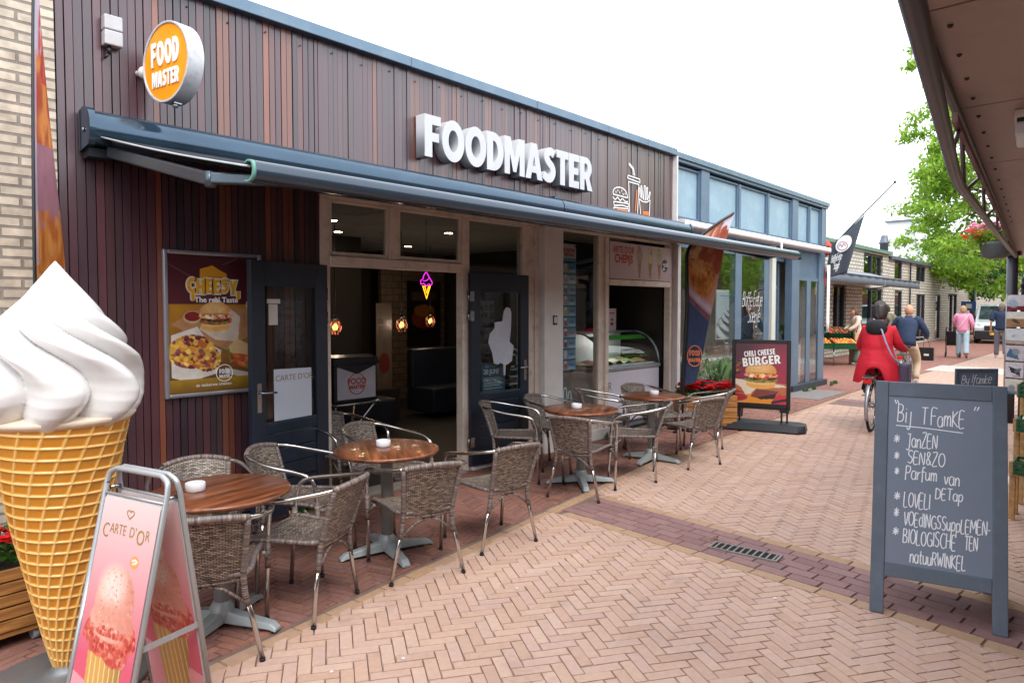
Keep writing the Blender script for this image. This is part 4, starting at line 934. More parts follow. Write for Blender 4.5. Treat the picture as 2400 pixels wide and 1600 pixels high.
def put_bold(name, txt, mat, o_, u, v, h, ext=0., parent=None, world=False, center=True, **k):
    me, wd = bold_mesh(txt, h, ext, **k)
    u, v, o_ = Vector(u).normalized(), Vector(v).normalized(), Vector(o_); n = u.cross(v)
    if center: o_ = o_ - u * wd / 2 - v * h / 2
    me.transform(Matrix(((u.x, v.x, n.x, o_.x), (u.y, v.y, n.y, o_.y), (u.z, v.z, n.z, o_.z), (0, 0, 0, 1)))); me.name = name
    return link(name, me, mat, parent, world)

# ================================================================== SIGNS ON THE CAFE FRONT
fs = thing('letter_sign', 'large white three dimensional letters on the brown boards above the awning', 'sign', (5.5, 5.0, 3.3))
x = 4.20; word = 'FOODMASTER'; tot = sum(BF[c][1] for c in word) + .02*9; k = 2.66 / tot / .392
for ch in word:
    put_bold('letter', ch, M('letter_white', 'b6b8bd', .4, var=.05, scale=5, dirt=(hexc('a7a6a8'), .3, 6.)) if ch == 'F' and 'letter_white' not in bpy.data.materials else bpy.data.materials['letter_white'], (x, 5.0, 3.10), (1, 0, 0), (0, 0, 1), .392, .125, fs, True, center=False, xs=k)
    x += (BF[ch][1] + .02) * .392 * k
rs = thing('round_sign', 'round orange projecting sign with white rim bolted to the brown boards', 'sign', (1.80, 4.69, 3.275), R(190 - 90)); rs.scale = (.95, .95, .95)
# local +y is the face normal after the turn: build with the face towards +y... face plane spanned by -x (right) and z
b = MB(); 
def ring(bm_, r0, r1, ya, yb, seg=48):
    vs = []; fs_ = []
    for (r_, y_) in ((r0, ya), (r1, ya), (r1, yb), (r0, yb)):
        for q in range(seg): a = 2*math.pi*q/seg; vs.append((r_*math.cos(a), y_, r_*math.sin(a)))
    for j in range(4):
        for q in range(seg): q2 = (q+1) % seg; j2 = (j+1) % 4; fs_.append((j*seg+q, j*seg+q2, j2*seg+q2, j2*seg+q))
    bm_.add(vs, fs_, False)
ring(b, .256, .272, -.115, .004, 96); b.build('drum', M('drum_white', 'bcbec3', .35, var=.04, dirt=(hexc('3a3a3c'), .5, 9.)), rs, bevel=.004)
b = MB(); ring(b, .0, .255, -.105, -.095); b.build('back_plate', MT['white'], rs); b = MB(); ring(b, .0, .254, -.02, -.004, 48); b.build('orange_face', M('orange_face', 'f59a0a', .35, var=.03), rs)
for txt, z, h in (('FOOD', .065, .165), ('MASTER', -.105, .108)): put_bold('lettering', txt, MT['paint_w'], (0, .001, z), (-1, 0, 0), (0, 0, 1), h, .006, rs, xs=.66 if h > .13 else .66, gap=.09)
b = MB(); b.tube([(-.02, -.055, -.27), (-.02, -.055, -.30)], .018, 10); b.box(-.05, .01, -.085, -.03, -.276, -.268); b.build('cable_gland', MT['steel'], rs)
b = MB(); b.cyl((.26, -.085, .0), (.40, -.03, .0), .02, 10); b.sphere((.34, -.05, 0), .045, 12, 8); b.build('bracket', MT['white'], rs)
fl = thing('junction_box', 'small grey two part wall box high on the brown boards', 'wall box', (1.60, 5.07, 3.50))
b = MB(); b.box(-.055, .055, -.075, 0, .0, .095); b.box(-.055, .055, -.075, 0, -.10, -.004); b.build('housing', M('box_grey', 'a9a9ac', .45), fl, bevel=.008)
b = MB(); b.cyl((-.02, -.04, -.1), (-.02, -.04, -.15), .014, 8); b.cyl((-.02, -.04, -.15), (-.045, -.02, -.18), .008, 8); b.build('cable_gland', MT['black'], fl)
wall_fn = lambda u, v, d: (u, 5.068 - d, v)
LA = [[(7.505,3.163),(7.505,3.207),(7.552,3.248),(7.641,3.269),(7.74,3.262),(7.814,3.226),(7.852,3.155)],[(7.852,3.155),(7.505,3.163)],[(7.495,3.127),(7.553,3.099),(7.606,3.135),(7.666,3.098),(7.724,3.132),(7.788,3.097),(7.853,3.109)],
 [(7.513,3.07),(7.862,3.08)],[(7.862,3.08),(7.863,3.03)],[(7.863,3.03),(7.725,3.042),(7.528,3.02)],[(7.528,3.02),(7.513,3.07)],[(7.514,2.993),(7.863,3.011)],[(7.863,3.011),(7.864,2.968),(7.818,2.941),(7.555,2.936),(7.514,2.993)],
 [(7.854,3.456),(8.144,3.443)],[(8.144,3.443),(8.15,3.394)],[(8.15,3.397),(7.84,3.418)],[(7.84,3.418),(7.854,3.456)],[(7.868,3.375),(8.125,3.368)],[(8.125,3.368),(8.092,2.955)],[(8.092,2.955),(7.901,2.946)],[(7.901,2.946),(7.868,3.375)],
 [(8.018,3.472),(7.988,3.565)],[(7.988,3.565),(7.884,3.62)],[(7.884,3.62),(7.869,3.603)],[(7.869,3.603),(7.969,3.552)],[(7.969,3.552),(7.98,3.472)],
 [(8.137,3.178),(8.216,3.151),(8.335,3.154),(8.416,3.195)],[(8.416,3.195),(8.399,2.943)],[(8.399,2.943),(8.298,2.96),(8.184,2.943)],[(8.184,2.943),(8.137,3.178)],
 [(8.166,3.197),(8.126,3.316)],[(8.126,3.316),(8.151,3.33)],[(8.151,3.33),(8.196,3.2)],[(8.206,3.186),(8.174,3.354)],[(8.174,3.354),(8.197,3.362)],[(8.197,3.362),(8.239,3.179)],[(8.245,3.175),(8.262,3.371)],[(8.262,3.371),(8.288,3.369)],[(8.288,3.369),(8.285,3.169)],
 [(8.305,3.171),(8.323,3.352)],[(8.323,3.352),(8.353,3.356)],[(8.353,3.356),(8.339,3.18)],[(8.355,3.188),(8.404,3.304)],[(8.404,3.304),(8.424,3.296)],[(8.424,3.296),(8.395,3.203)]]
LA += [[(x, z+.012), (x+.006, z-.012)] for x, z in ((7.565,3.2),(7.611,3.225),(7.654,3.201),(7.701,3.232),(7.732,3.191),(7.781,3.202))]
wa = stroke_obj('menu_drawing', LA, .0125, MT['paint_w'], wall_fn); tag(wa, 'white line drawing of burger, cup and fries painted on the brown boards', 'mural')
stroke_obj('orange_accent', [[(8.078,3.29),(8.043,2.997)],[(7.59,2.975),(7.845,2.981)],[(8.228,3.005),(8.388,3.017)],[(8.228,2.982),(8.388,2.990)]], .02, MT['orange'], wall_fn, wa)

# ================================================================== AWNING over the terrace
aw = thing('awning', 'long blue grey metal awning, half rolled out over the cafe terrace', 'awning', (5.3, 5.06, 2.8))
prof = [(5.06, 2.93), (4.97, 2.945), (4.90, 2.925), (4.855, 2.87), (4.845, 2.81), (4.86, 2.755), (4.885, 2.72), (5.06, 2.70)]
def profile_bar(mb, pr, x0, x1, smooth=True):
    n = len(pr); mb.add([(x, y, z) for x in (x0, x1) for y, z in pr], [(i, (i+1) % n, (i+1) % n + n, i + n) for i in range(n)], smooth); mb.add([(x0, y, z) for y, z in pr], [tuple(range(n))]); mb.add([(x1, y, z) for y, z in pr], [tuple(reversed(range(n)))])
def rounded(pr, n=4): return [tuple(q) for q in smooth_path(pr, n)]
pr = [(5.06, 2.93)] + rounded(prof[1:7]) + [(5.06, 2.70)]
b = MB(); profile_bar(b, pr, 1.44, 6.19); profile_bar(b, pr, 6.205, 9.22); b.box(6.15, 6.25, 4.95, 5.06, 2.94, 2.965); b.build('cassette', MT['awning'], aw, True)
cap = [(5.06 + (y-5.06)*1.04, 2.815 + (z-2.815)*1.12) for y, z in pr]
for x0, x1 in ((1.40, 1.438), (9.222, 9.26)):
    b = MB(); profile_bar(b, cap, x0, x1, False); b.build('end_cap', MT['awning'], aw, True, bevel=.006)
bkd = M('bracket_dark', '20262c', .5, .5)
for x in (1.42, 9.1): b = MB(); b.box(x, x+.14, 4.93, 5.06, 2.645, 2.70); b.build('wall_bracket', bkd, aw, True)
b = MB(); b.cyl((1.398, 4.955, 2.81), (1.390, 4.955, 2.81), .014, 10); b.build('cap_bolt', MT['steel'], aw, True)
BY = 3.20
bp_ = [(BY+.04, 2.393), (BY+.01, 2.402), (BY-.025, 2.397), (BY-.048, 2.378), (BY-.055, 2.348), (BY-.048, 2.318), (BY-.025, 2.299), (BY+.01, 2.293), (BY+.04, 2.30)]
arc_o = rounded(bp_[:9]); arc_i = [(BY+.04 - (BY+.04-y)*.82, 2.348 + (z-2.348)*.82) for y, z in arc_o]
def shell(mb, x0, x1):
    n = len(arc_o); P0 = [(x0, y, z) for y, z in arc_o] + [(x0, y, z) for y, z in arc_i] + [(x1, y, z) for y, z in arc_o] + [(x1, y, z) for y, z in arc_i]
    f = []
    for i in range(n-1): f += [(i, i+1, 2*n+i+1, 2*n+i), (n+i, 3*n+i, 3*n+i+1, n+i+1), (i, n+i, n+i+1, i+1), (2*n+i, 2*n+i+1, 3*n+i+1, 3*n+i)]
    f += [(0, 2*n, 3*n, n), (n-1, 2*n-1, 4*n-1, 3*n-1)]
    mb.add(P0, f, True)
b = MB(); shell(b, 1.62, 8.87); fbo = b.build('front_bar', M('bar_anthracite', '3a4652', .16, .45, .06, 2, spec=.7), aw, True); es = fbo.modifiers.new('edge', 'EDGE_SPLIT'); es.split_angle = R(50)
b = MB(); shell(b, 1.604, 1.6195); b.build('bar_end_cap', M('cap_green', '5a8a80', .5), aw, True)
b = MB(); b.box(1.66, 8.84, BY-.01, BY+.038, 2.31, 2.385); b.build('bar_channel', M('bar_inner', '2a3036', .5, .4), aw, True)
b = MB(); b.box(8.872, 8.885, BY-.055, BY+.045, 2.293, 2.402); b.build('bar_end_cap', MT['awning'], aw, True)
def fab(u, v):
    x = 1.63 + (8.86-1.63)*u; y = 4.86 + (BY+.03-4.86)*v; z = 2.76 + (2.375-2.76)*v - .012*math.sin(math.pi*v)
    return (x + (1.47-1.63)*(1-v)*(1-u) + (9.2-8.86)*(1-v)*u, y, z)
b = MB(); b.grid(fab, 24, 12); fo = b.build('canvas', MT['fabric'], aw, True); sm_ = fo.modifiers.new('thick', 'SOLIDIFY'); sm_.thickness = .004
b = MB()
for v0 in (0, 1): b.tube([fab(v0 * .999, k/12) for k in range(13)], .006, 6); b.build('canvas_hem', bpy.data.materials.get('hem_pale') or M('hem_pale', 'aeb6ba', .6), aw, True); b = MB()
#, M('hem_pale', 'aeb6ba', .6), aw, True)
for xs_, xe, xb in ((1.50, 1.60, 1.95), (9.15, 8.95, 8.55)):
    arm = MB(); arm.bar((xs_+.03, 4.9, 2.68), (xe, 3.62, 2.36), .045, .07); arm.bar((xe, 3.60, 2.36), (xb, 3.25, 2.345), .045, .06); a_ = arm.build('folding_arm', M('arm_grey', '4a545d', .3, .6), aw, True, bevel=.01)
    j = MB(); j.cyl((xe, 3.61, 2.315), (xe, 3.61, 2.395), .028, 12); j.build('elbow_joint', bpy.data.materials['arm_grey'], a_)
b = MB()
for x in (2.2, 4.6, 6.9, 8.6): b.tube([(x, 3.4 + .02*q, 2.33 - .004*q) for q in range(2)], .004, 5)

# ================================================================== SECOND SHOP (blue grey, glazed)
sh = thing('glazed_shop', 'blue grey glazed shop with pale panels beyond the brown cafe', 'building', (12.4, 5.06, 0))
def fr2(name, boxes, mat=MT['greyblue'], bevel=.004):
    b = MB()
    for q in boxes: b.box(*q)
    return b.build(name, mat, sh, True, bevel=bevel)
GX = MT['greyblue']; ya, yb = 5.02, 5.14
fr2('roof_edge', [(9.075, 15.90, 4.97, 5.3, 3.90, 3.985), (9.075, 15.89, 5.0, 5.25, 3.855, 3.898)], MT['trim'])
px = [(9.09, 9.99), (10.27, 11.41), (11.49, 12.66), (12.74, 13.86), (14.17, 14.86), (14.94, 15.58)]
for a, c in px:
    p_ = fr2('upper_panel', [(a, c, 5.10, 5.16, 3.06, 3.80)], MT['panelblue'], 0)
    b = MB(); t = .03
    b.box(a-.005, a+t, 5.06, 5.15, 3.04, 3.82); b.box(c-t, c+.005, 5.06, 5.15, 3.04, 3.82); b.box(a+t, c-t, 5.062, 5.15, 3.79, 3.82); b.box(a+t, c-t, 5.062, 5.15, 3.04, 3.07); b.build('panel_frame', GX, p_, bevel=.004)
fr2('lower_rail', [(9.075, 15.87, ya+.03, yb+.02, 2.86, 3.038)])
for q in ([(9.99, 10.27, ya+.01, yb, 3.04, 3.85), (13.86, 14.17, ya+.01, yb, 3.04, 3.85), (15.585, 15.872, ya+.01, yb, 3.04, 3.85), (11.412, 11.488, ya+.025, yb, 3.04, 3.82), (12.662, 12.738, ya+.025, yb, 3.04, 3.82), (14.862, 14.938, ya+.025, yb, 3.04, 3.82)]): fr2('upper_mullion', [q])
for q in ((9.155, 9.26, ya, yb, 0, 2.86), (11.27, 11.52, ya+.01, yb, .45, 2.86), (12.52, 12.76, ya+.02, yb, 0, 2.858), (13.80, 14.20, 5.0, yb, .10, 2.86), (14.72, 14.95, ya+.008, yb, .12, 2.25), (15.42, 15.80, ya, yb+.02, .12, 2.86)): fr2('post', [q])
fr2('pale_post', [(12.80, 12.98, ya-.02, yb, 0, 2.857)], M('pale_post', 'bdbfb6', .5, var=.05))
for q in ((9.26, 12.52, ya+.03, yb, 2.60, 2.857), (14.20, 15.42, ya+.02, yb, 2.25, 2.32), (14.20, 15.42, ya+.05, yb, 2.32, 2.857)): fr2('head_rail', [q])
for q in ((9.26, 11.27, ya+.02, yb, .42, .50), (11.52, 12.52, ya+.02, yb, .42, .50)): fr2('window_sill', [q])
fr2('base', [(13.78, 15.82, 4.94, yb+.03, 0, .118)], M('dark_base', '2c343d', .6)); fr2('base', [(9.26, 12.60, ya+.03, yb, .02, .42)], bpy.data.materials['dark_base'])
for a, c, z0, z1 in ((9.26, 11.27, .5, 2.6), (11.52, 12.52, .5, 2.6), (14.20, 14.72, .118, 2.25), (14.95, 15.42, .118, 2.25)):
    b = MB(); b.box(a, c, 5.040, 5.046, z0, z1); b.build('shop_pane', MT['shopglass'], sh, True)
# recessed door
fr2('door_frame', [(12.98, 13.05, 5.25, 5.33, 0, 2.60), (13.73, 13.80, 5.25, 5.33, 0, 2.60), (13.05, 13.73, 5.26, 5.33, 2.04, 2.13), (12.98, 13.80, 5.16, 5.33, 2.60, 2.86)])
b = MB(); b.box(13.05, 13.73, 5.285, 5.293, 2.13, 2.6); b.build('shop_pane', MT['shopglass'], sh, True)
dr = fr2('shop_door', [(13.06, 13.15, 5.27, 5.315, .02, 2.03), (13.63, 13.72, 5.27, 5.315, .02, 2.03), (13.15, 13.63, 5.271, 5.314, 1.93, 2.03), (13.15, 13.63, 5.271, 5.314, .02, .2)])
b = MB(); b.box(13.15, 13.63, 5.29, 5.297, .2, 1.93); b.build('door_pane', MT['shopglass'], dr); b = MB(); b.cyl((13.2, 5.23, .8), (13.2, 5.23, 1.3), .014, 8); b.build('handle', MT['steel'], dr)
b = MB(); b.box(9.09, 15.86, 5.3, 10.5, 2.9, 3.88); b.build('roof', M('roof_felt2', '44464a', .9), sh, True)
b = MB(); b.box(15.80, 15.875, 5.16, 10.5, 0, 3.9); b.build('side_wall', M('shop_inner', 'b4b0a8', .8), sh, True); b = MB(); b.box(9.1, 15.8, 10.4, 10.5, 0, 2.9); b.build('rear_wall', bpy.data.materials['shop_inner'], sh, True); b = MB(); b.box(9.06, 9.14, 5.2, 10.4, 0, 2.9); b.build('party_wall', bpy.data.materials['shop_inner'], sh, True)
b = MB(); b.box(9.14, 15.8, 5.15, 10.4, -.01, .03); b.build('shop_floor', M('shop_floor', '8a7a68', .5), sh, True)
b = MB(); b.box(9.14, 15.8, 5.31, 10.4, 2.80, 2.898); b.build('shop_ceiling', M('shop_ceiling', '9a9894', .9), sh, True)
sh.location.y += .06
# its white awning cassette
a2 = thing('awning_cassette', 'rolled up white awning cassette on the blue grey shop', 'awning', (12.6, 5.0, 2.95))
c2 = [(5.04, 2.985), (4.93, 2.985), (4.88, 2.965), (4.88, 2.90), (4.90, 2.875), (5.04, 2.87)]
b = MB(); profile_bar(b, c2, 9.10, 15.52, False); b.build('cassette', MT['white'], a2, True, bevel=.012)
b = MB(); profile_bar(b, [(4.965 + (y-4.965)*1.05, 2.96 + (z-2.96)*1.06) for y, z in c2], 9.078, 9.098, False); b.build('end_cap', MT['white'], a2, True); b = MB(); profile_bar(b, [(4.965 + (y-4.965)*1.05, 2.96 + (z-2.96)*1.06) for y, z in c2], 15.522, 15.54, False); b.build('end_cap', MT['white'], a2, True)
b = MB(); b.cyl((12.7, 4.86, 2.62), (12.7, 4.86, 2.88), .02, 8); b.build('crank_eye', MT['white'], a2, True)
# shop window contents
P_ = Paint(60, 64, 'c9d1d6'); P_.asp = 1.07

for cx_, cy_, rx_, ry_ in ((.5, .06, .60, .26), (.53, .24, .48, .19), (.57, .38, .36, .14), (.60, .50, .25, .11), (.62, .60, .14, .08)):
    P_.mix(P_.ell(cx_, cy_, rx_, ry_, -14, .06), '2c2e33'); P_.mix(P_.ell(cx_ - .05, cy_ + .03, rx_*.86, ry_*.62, -14, .3), 'd4d8db'); P_.mix(P_.ell(cx_ + .1, cy_ - .01, rx_*.5, ry_*.3, -20, .5), '7a7f86')
P_.mix(P_.rect(.15, .9, .885, .905), '6b7075')
wp = thing('window_poster', 'grey whipped cream poster standing in the blue grey shop window', 'poster', (10.80, 5.2, 1.17))
P_.to_obj('print', lambda u, v: (.78*u, 0, .80*v), MT['print'], wp); b = MB(); b.box(-.01, .79, .004, .02, -.02, .82); b.build('board', MT['white'], wp)
tb = thing('display_table', 'white display table with shelf in the blue grey shop window', 'table', (11.3, 5.62, 0))
b = MB(); b.box(-1.4, 1.3, -.3, .35, .78, .82); b.box(-1.4, 1.3, -.28, .35, .35, .38); b.build('top', MT['white'], tb)
b = MB(); [b.box(x, x+.05, y, y+.05, 0, .78) for x in (-1.38, 1.22) for y in (-.27, .27)]; b.build('legs', MT['white'], tb)
for i, (x, y, z, r_, h_, c, lab) in enumerate(((10.75, 5.52, .82, .12, .2, '2f7a78', 'teal cooking pot at the left of the display table'), (11.25, 5.48, .82, .15, .17, '5b3a2c', 'brown cooking pot in the middle of the display table'), (11.75, 5.52, .82, .13, .22, '6a6f78', 'grey cooking pot at the right of the display table'), (11.0, 5.5, .38, .16, .2, '3b3f46', 'dark pan on the lower shelf of the display table'), (11.6, 5.5, .38, .17, .16, '9aa0a6', 'pale pan on the lower shelf of the display table'))):
    t = thing('cooking_pot', lab, 'pot', (x, y, z), 0, 'pots in the shop window')
    b = MB(); b.lathe([(r_*.9, 0), (r_, .02), (r_, h_), (r_*.96, h_), (r_*.9, .02)], seg=20); b.build('pot', M('enamel_%d' % i, c, .3), t)
    b = MB(); b.lathe([(r_, h_), (r_*.7, h_+.03), (.02, h_+.045), (.02, h_+.07), (.001, h_+.07)], seg=20); b.build('lid', MT['steel'], t)
    b = MB(); b.tube([(-r_, -.04, h_*.8), (-r_-.05, -.03, h_*.8), (-r_-.05, .03, h_*.8), (-r_, .04, h_*.8)], .01, 6); b.build('handle', MT['black'], t)
scr = lambda u, v, d: (u, 5.096 - d, v)
s1, w1_ = strokes('Boffe Eetje', .25, .8, .2, .05, 3, .7); s2, w2_ = strokes('Soepje', .25, .8, .2, .05, 5, .7)
so_ = stroke_obj('script_lettering', [[(11.56 + u*.86/w1_, 1.72 + v) for u, v in p] for p in s1], .008, MT['paint_w'], scr); stroke_obj('script_line', [[(11.80 + u*.52/w2_, 1.42 + v) for u, v in p] for p in s2], .008, MT['paint_w'], scr, so_); tag(so_, 'white handwritten shop lettering on the right pane of the blue grey window', 'lettering')
b = MB(); b.grid(lambda u, v: (15.70 + .11*u, 5.0 + .02*math.sin(u*9) - .03*u, 1.15 + (2.62-1.15)*v), 8, 6); pn = b.build('pale_pennant', M('pennant_white', 'dcdcda', .8, var=.05)); pn.modifiers.new('t', 'SOLIDIFY').thickness = .006; tag(pn, 'narrow white rolled pennant hanging at the corner of the blue grey shop', 'pennant')
rsn = thing('round_red_sign', 'small round red sign fixed to the corner of the blue grey shop', 'sign', (15.96, 5.2, 3.0))
b = MB(); b.lathe([(.001, 0), (.2, 0), (.21, .02), (.2, .04), (.001, .04)], seg=24); o = b.build('disc', M('red_sign', 'c8402c', .4), rsn); o.rotation_euler = (0, R(-90), 0)
b = MB(); b.box(-.02, .02, .0, .25, -.02, .02); b.build('bracket', MT['black'], rsn)
put_text('lettering', '5', MT['paint_w'], (-.043, 0, 0), (0, -1, 0), (0, 0, 1), rsn, size=.25, bold=.006)
b = MB(); b.box(15.885, 15.93, 5.1, 5.35, 2.2, 2.6); tag(b.build('red_plate', M('red_plate', 'c8402c', .45)), 'small red plate under the round red sign on the corner', 'sign')

# flag
fg = thing('shop_flag', 'dark grey shop flag with white oval emblem hanging from a slanting pole', 'flag', (15.9, 5.05, 2.95))
b = MB(); b.cyl((15.95, 5.06, 2.98), (15.95, 3.77, 4.30), .014, 8); b.sphere((15.95, 3.77, 4.30), .03, 10, 6); b.box(15.87, 15.98, 5.03, 5.10, 2.9, 3.05); b.build('pole', MT['black'], fg, True)
def fpt(u, v, d=0):   # u across, v down
    A, B_, C_, D_ = np.array((4.335, 3.679)), np.array((5.03, 3.01)), np.array((5.11, 2.34)), np.array((4.66, 2.447))
    q = (A*(1-u) + B_*u)*(1-v) + (D_*(1-u) + C_*u)*v
    return (15.93 - d - .02*math.sin(u*7 + v*2)*v, q[0], q[1])
b = MB(); b.grid(lambda u, v: fpt(u, v), 16, 16); o = b.build('cloth', M('flag_cloth', '454c55', .8, var=.08), fg, True); o.modifiers.new('t', 'SOLIDIFY').thickness = .003
em = MB(); fl2 = lambda u, v, d: (15.880 - d, u, v)
em.prism([(4.73 - (.13*math.cos(a) + .10*math.sin(a)), 3.08 + .17*math.sin(a) - .06*math.cos(a)) for a in np.linspace(0, 2*math.pi, 28, endpoint=False)], fl2, .003); em.build('emblem', MT['paint_w'], fg, True)
ep = [[(4.75 + .10*math.cos(a), 3.03 + .09*math.sin(a)) for a in np.linspace(0, 6.28, 16)], [(4.82, 3.02), (4.79, 3.07), (4.76, 3.01), (4.73, 3.08), (4.69, 3.03)]]
stroke_obj('emblem_lines', ep, .018, M('emblem_pink', 'b58a92', .6), lambda u, v, d: (15.872 - d, u, v), fg, True)
s1, _ = strokes('Boffe Eetje', .18, .6, .25, .05, 3, .6); s2, _ = strokes('Soepje', .18, .6, .25, .05, 5, .6)
for L_ in ([[(4.98 - u*.56, 2.68 + v*.8 + u*.18) for u, v in p] for p in s1], [[(4.93 - u*.5, 2.52 + v*.8 + u*.16) for u, v in p] for p in s2]): stroke_obj('lettering', L_, .0085, MT['paint_w'], lambda u, v, d: (15.862 - d, u, v), fg, True)

# ================================================================== BRICK SHOPS further on
bs = thing('brick_shop_row', 'grey brick shop row with green roof edge further down the street', 'building', (34, 7.6, 0))
GB = M_brick('grey_brick', 'c6c0b4', 'b4aea3', '78746c', .32, .13, .022, .9, 'XZ', .5, .5, .2)
gdk = M('shop_dark_frame', '1d262f', .5); ggl = M_glass('row_glass', (.55, .6, .62), 1.5, .25, .03)
def wall_open(mb, x0, x1, z0, z1, y, t, holes):
    """wall with rectangular openings (a, c, z0, z1), sorted by a"""
    x = x0
    for a, c, h0, h1 in holes:
        if a > x: mb.box(x, a, y, y+t, z0, z1)
        if h0 > z0: mb.box(a, c, y, y+t, z0, h0)
        if h1 < z1: mb.box(a, c, y, y+t, h1, z1)
        x = c
    if x < x1: mb.box(x, x1, y, y+t, z0, z1)
Y3 = 7.6
lo = [(24.5, 25.9, .5, 2.5), (27.85, 30.7, .1, 2.45), (32.7, 33.95, .1, 2.45), (36.6, 38.4, .1, 2.35), (40.8, 42.0, .1, 2.4), (44.0, 46.5, .1, 2.5)]
up = [(27.95, 30.55, 2.98, 3.78), (32.6, 33.85, 2.95, 3.72), (36.5, 38.3, 2.95, 3.7), (44.0, 46.4, 2.9, 3.6)]
b = MB(); wall_open(b, 18, 31.4, 0, 2.75, Y3, .3, lo[:2]); wall_open(b, 18, 31.4, 2.752, 3.86, Y3, .3, up[:1]); wall_open(b, 31.402, 50.4, 0, 2.75, Y3+.05, .3, lo[2:]); wall_open(b, 31.402, 50.4, 2.752, 3.72, Y3+.05, .3, up[1:]); b.box(50.1, 50.4, Y3+.35, 14, 0, 3.7); b.box(18, 18.3, Y3+.3, 14, 0, 3.8)
b.build('wall', GB, bs, True)
b = MB(); b.box(17.9, 31.5, Y3-.14, 14, 3.862, 3.99); b.build('roof_edge', M('green_trim', '5f7a6a', .6), bs, True); b = MB(); b.box(31.502, 50.5, Y3-.10, 14, 3.722, 3.85); b.build('roof_edge', M('dark_trim', '4c5560', .6), bs, True)
for a, c, z0, z1 in lo + up:
    b = MB(); m_ = (a+c)/2
    b.box(a, a+.1, Y3+.06, Y3+.2, z0, z1); b.box(c-.1, c, Y3+.06, Y3+.2, z0, z1)
    if c - a > 1.3: b.box(m_-.08, m_+.08, Y3+.06, Y3+.2, z0, z1)
    b.box(a+.1, c-.1, Y3+.07, Y3+.19, z1-.08, z1); w_ = b.build('window', gdk, bs, True)
    b = MB(); b.box(a+.1, c-.1, Y3+.12, Y3+.13, z0, z1-.08); b.build('pane', ggl, w_)
b = MB(); b.box(18.4, 50, 8.4, 8.5, 0, 3.7); b.build('inner_wall', M('row_inner', '6e665e', .9), bs, True)
b = MB(); b.lathe([(.17, 0), (.17, .62), (.21, .64), (.21, .70), (.19, .72), (.13, .95), (.12, .97), (.12, 1.0), (.001, 1.0)], (33.1, 8.2, 3.85), 16); b.build('chimney', M('flue_grey', '5c626c', .5, .4), bs, True)
b = MB(); b.box(35.0, 35.06, Y3-.06, Y3, 0, 3.7); b.build('drainpipe', gdk, bs, True)
pm = M('pillar_brick', '7d6f66', .9); 
a3 = thing('canvas_awning', 'grey slanting canvas awning over the greengrocer stall', 'awning', (24, 7.0, 2.6))
def awpt(x0, x1): return lambda u, v: (x0 + (x1-x0)*u, 7.58 + (5.9-7.58)*v, 3.02 - .40*v - .04*math.sin(v*3.1))
for i, (x0, x1) in enumerate(((18.6, 24.0), (24.05, 28.7))):
    b = MB(); b.grid(awpt(x0, x1), 6, 8); o = b.build('canvas', M('awning_grey_%d' % i, ('7e868f', '848c95')[i], .8, var=.05), a3, True); o.modifiers.new('t', 'SOLIDIFY').thickness = .01
    b = MB(); b.grid(lambda u, v: (x0 + (x1-x0)*u, 5.895 + .01*math.sin(u*40), 2.62 - .25*v), 30, 2); o = b.build('valance', M('valance_grey', '59626d', .8), a3, True); o.modifiers.new('t', 'SOLIDIFY').thickness = .01
b = MB(); b.bar((18.6, 5.9, 2.62), (28.7, 5.9, 2.62), .05, .05); b.bar((19, 7.55, 2.4), (19, 5.95, 2.6), .04, .04); b.bar((28.4, 7.55, 2.4), (28.4, 5.95, 2.6), .04, .04); b.build('frame', gdk, a3, True)
wbk = thing('white_block', 'tall plain white block rising behind the grey brick shops', 'building', (51, 14, 0))
b = MB(); b.box(49.6, 55, 10.2, 12.15, 0, 7.25); b.build('wall', M('white_render', 'e4e6ea', .8, var=.02), wbk, True); b = MB(); b.box(49.5, 55.1, 10.1, 12.25, 7.25, 7.36); b.build('roof_edge', M('block_trim', '6c7480', .6), wbk, True)
# far shop with a yellow fascia, closing the street at the right
yb_ = thing('yellow_fascia_shop', 'far shop with bright yellow fascia at the end of the street', 'building', (50, 0, 0))
b = MB(); b.box(46, 58, -6, 2.8, 0, 2.6); b.box(46, 58, -6, 2.8, 3.1, 4.4); b.build('wall', M_brick('far_brick', '8a5a48', '94664f', '6b5a50', .22, .07, .01, .9, 'YZ'), yb_, True); b = MB(); b.box(45.8, 46, -6, 3.1, 2.55, 3.15); b.build('fascia', M('yellow_fascia', 'f0c800', .5), yb_, True)
b = MB(); b.box(45.95, 45.99, -4, 2.4, .3, 2.3); b.build('window', ggl, yb_, True)
eb = thing('end_house', 'pale far house closing the view behind the trees', 'building', (75, 6, 0))
b = MB(); b.box(74, 80, -8, 22, 0, 5); b.build('wall', M('end_wall', 'a59d92', .9), eb, True); b = MB(); b.prism([(-8.4, 5), (22.4, 5), (22.4, 5.2), (7, 8.5), (-8.4, 5.2)], lambda u, v, d: (73.6 + d, u, v), 7); b.build('roof', M('end_roof', '7a5548', .9), eb, True)

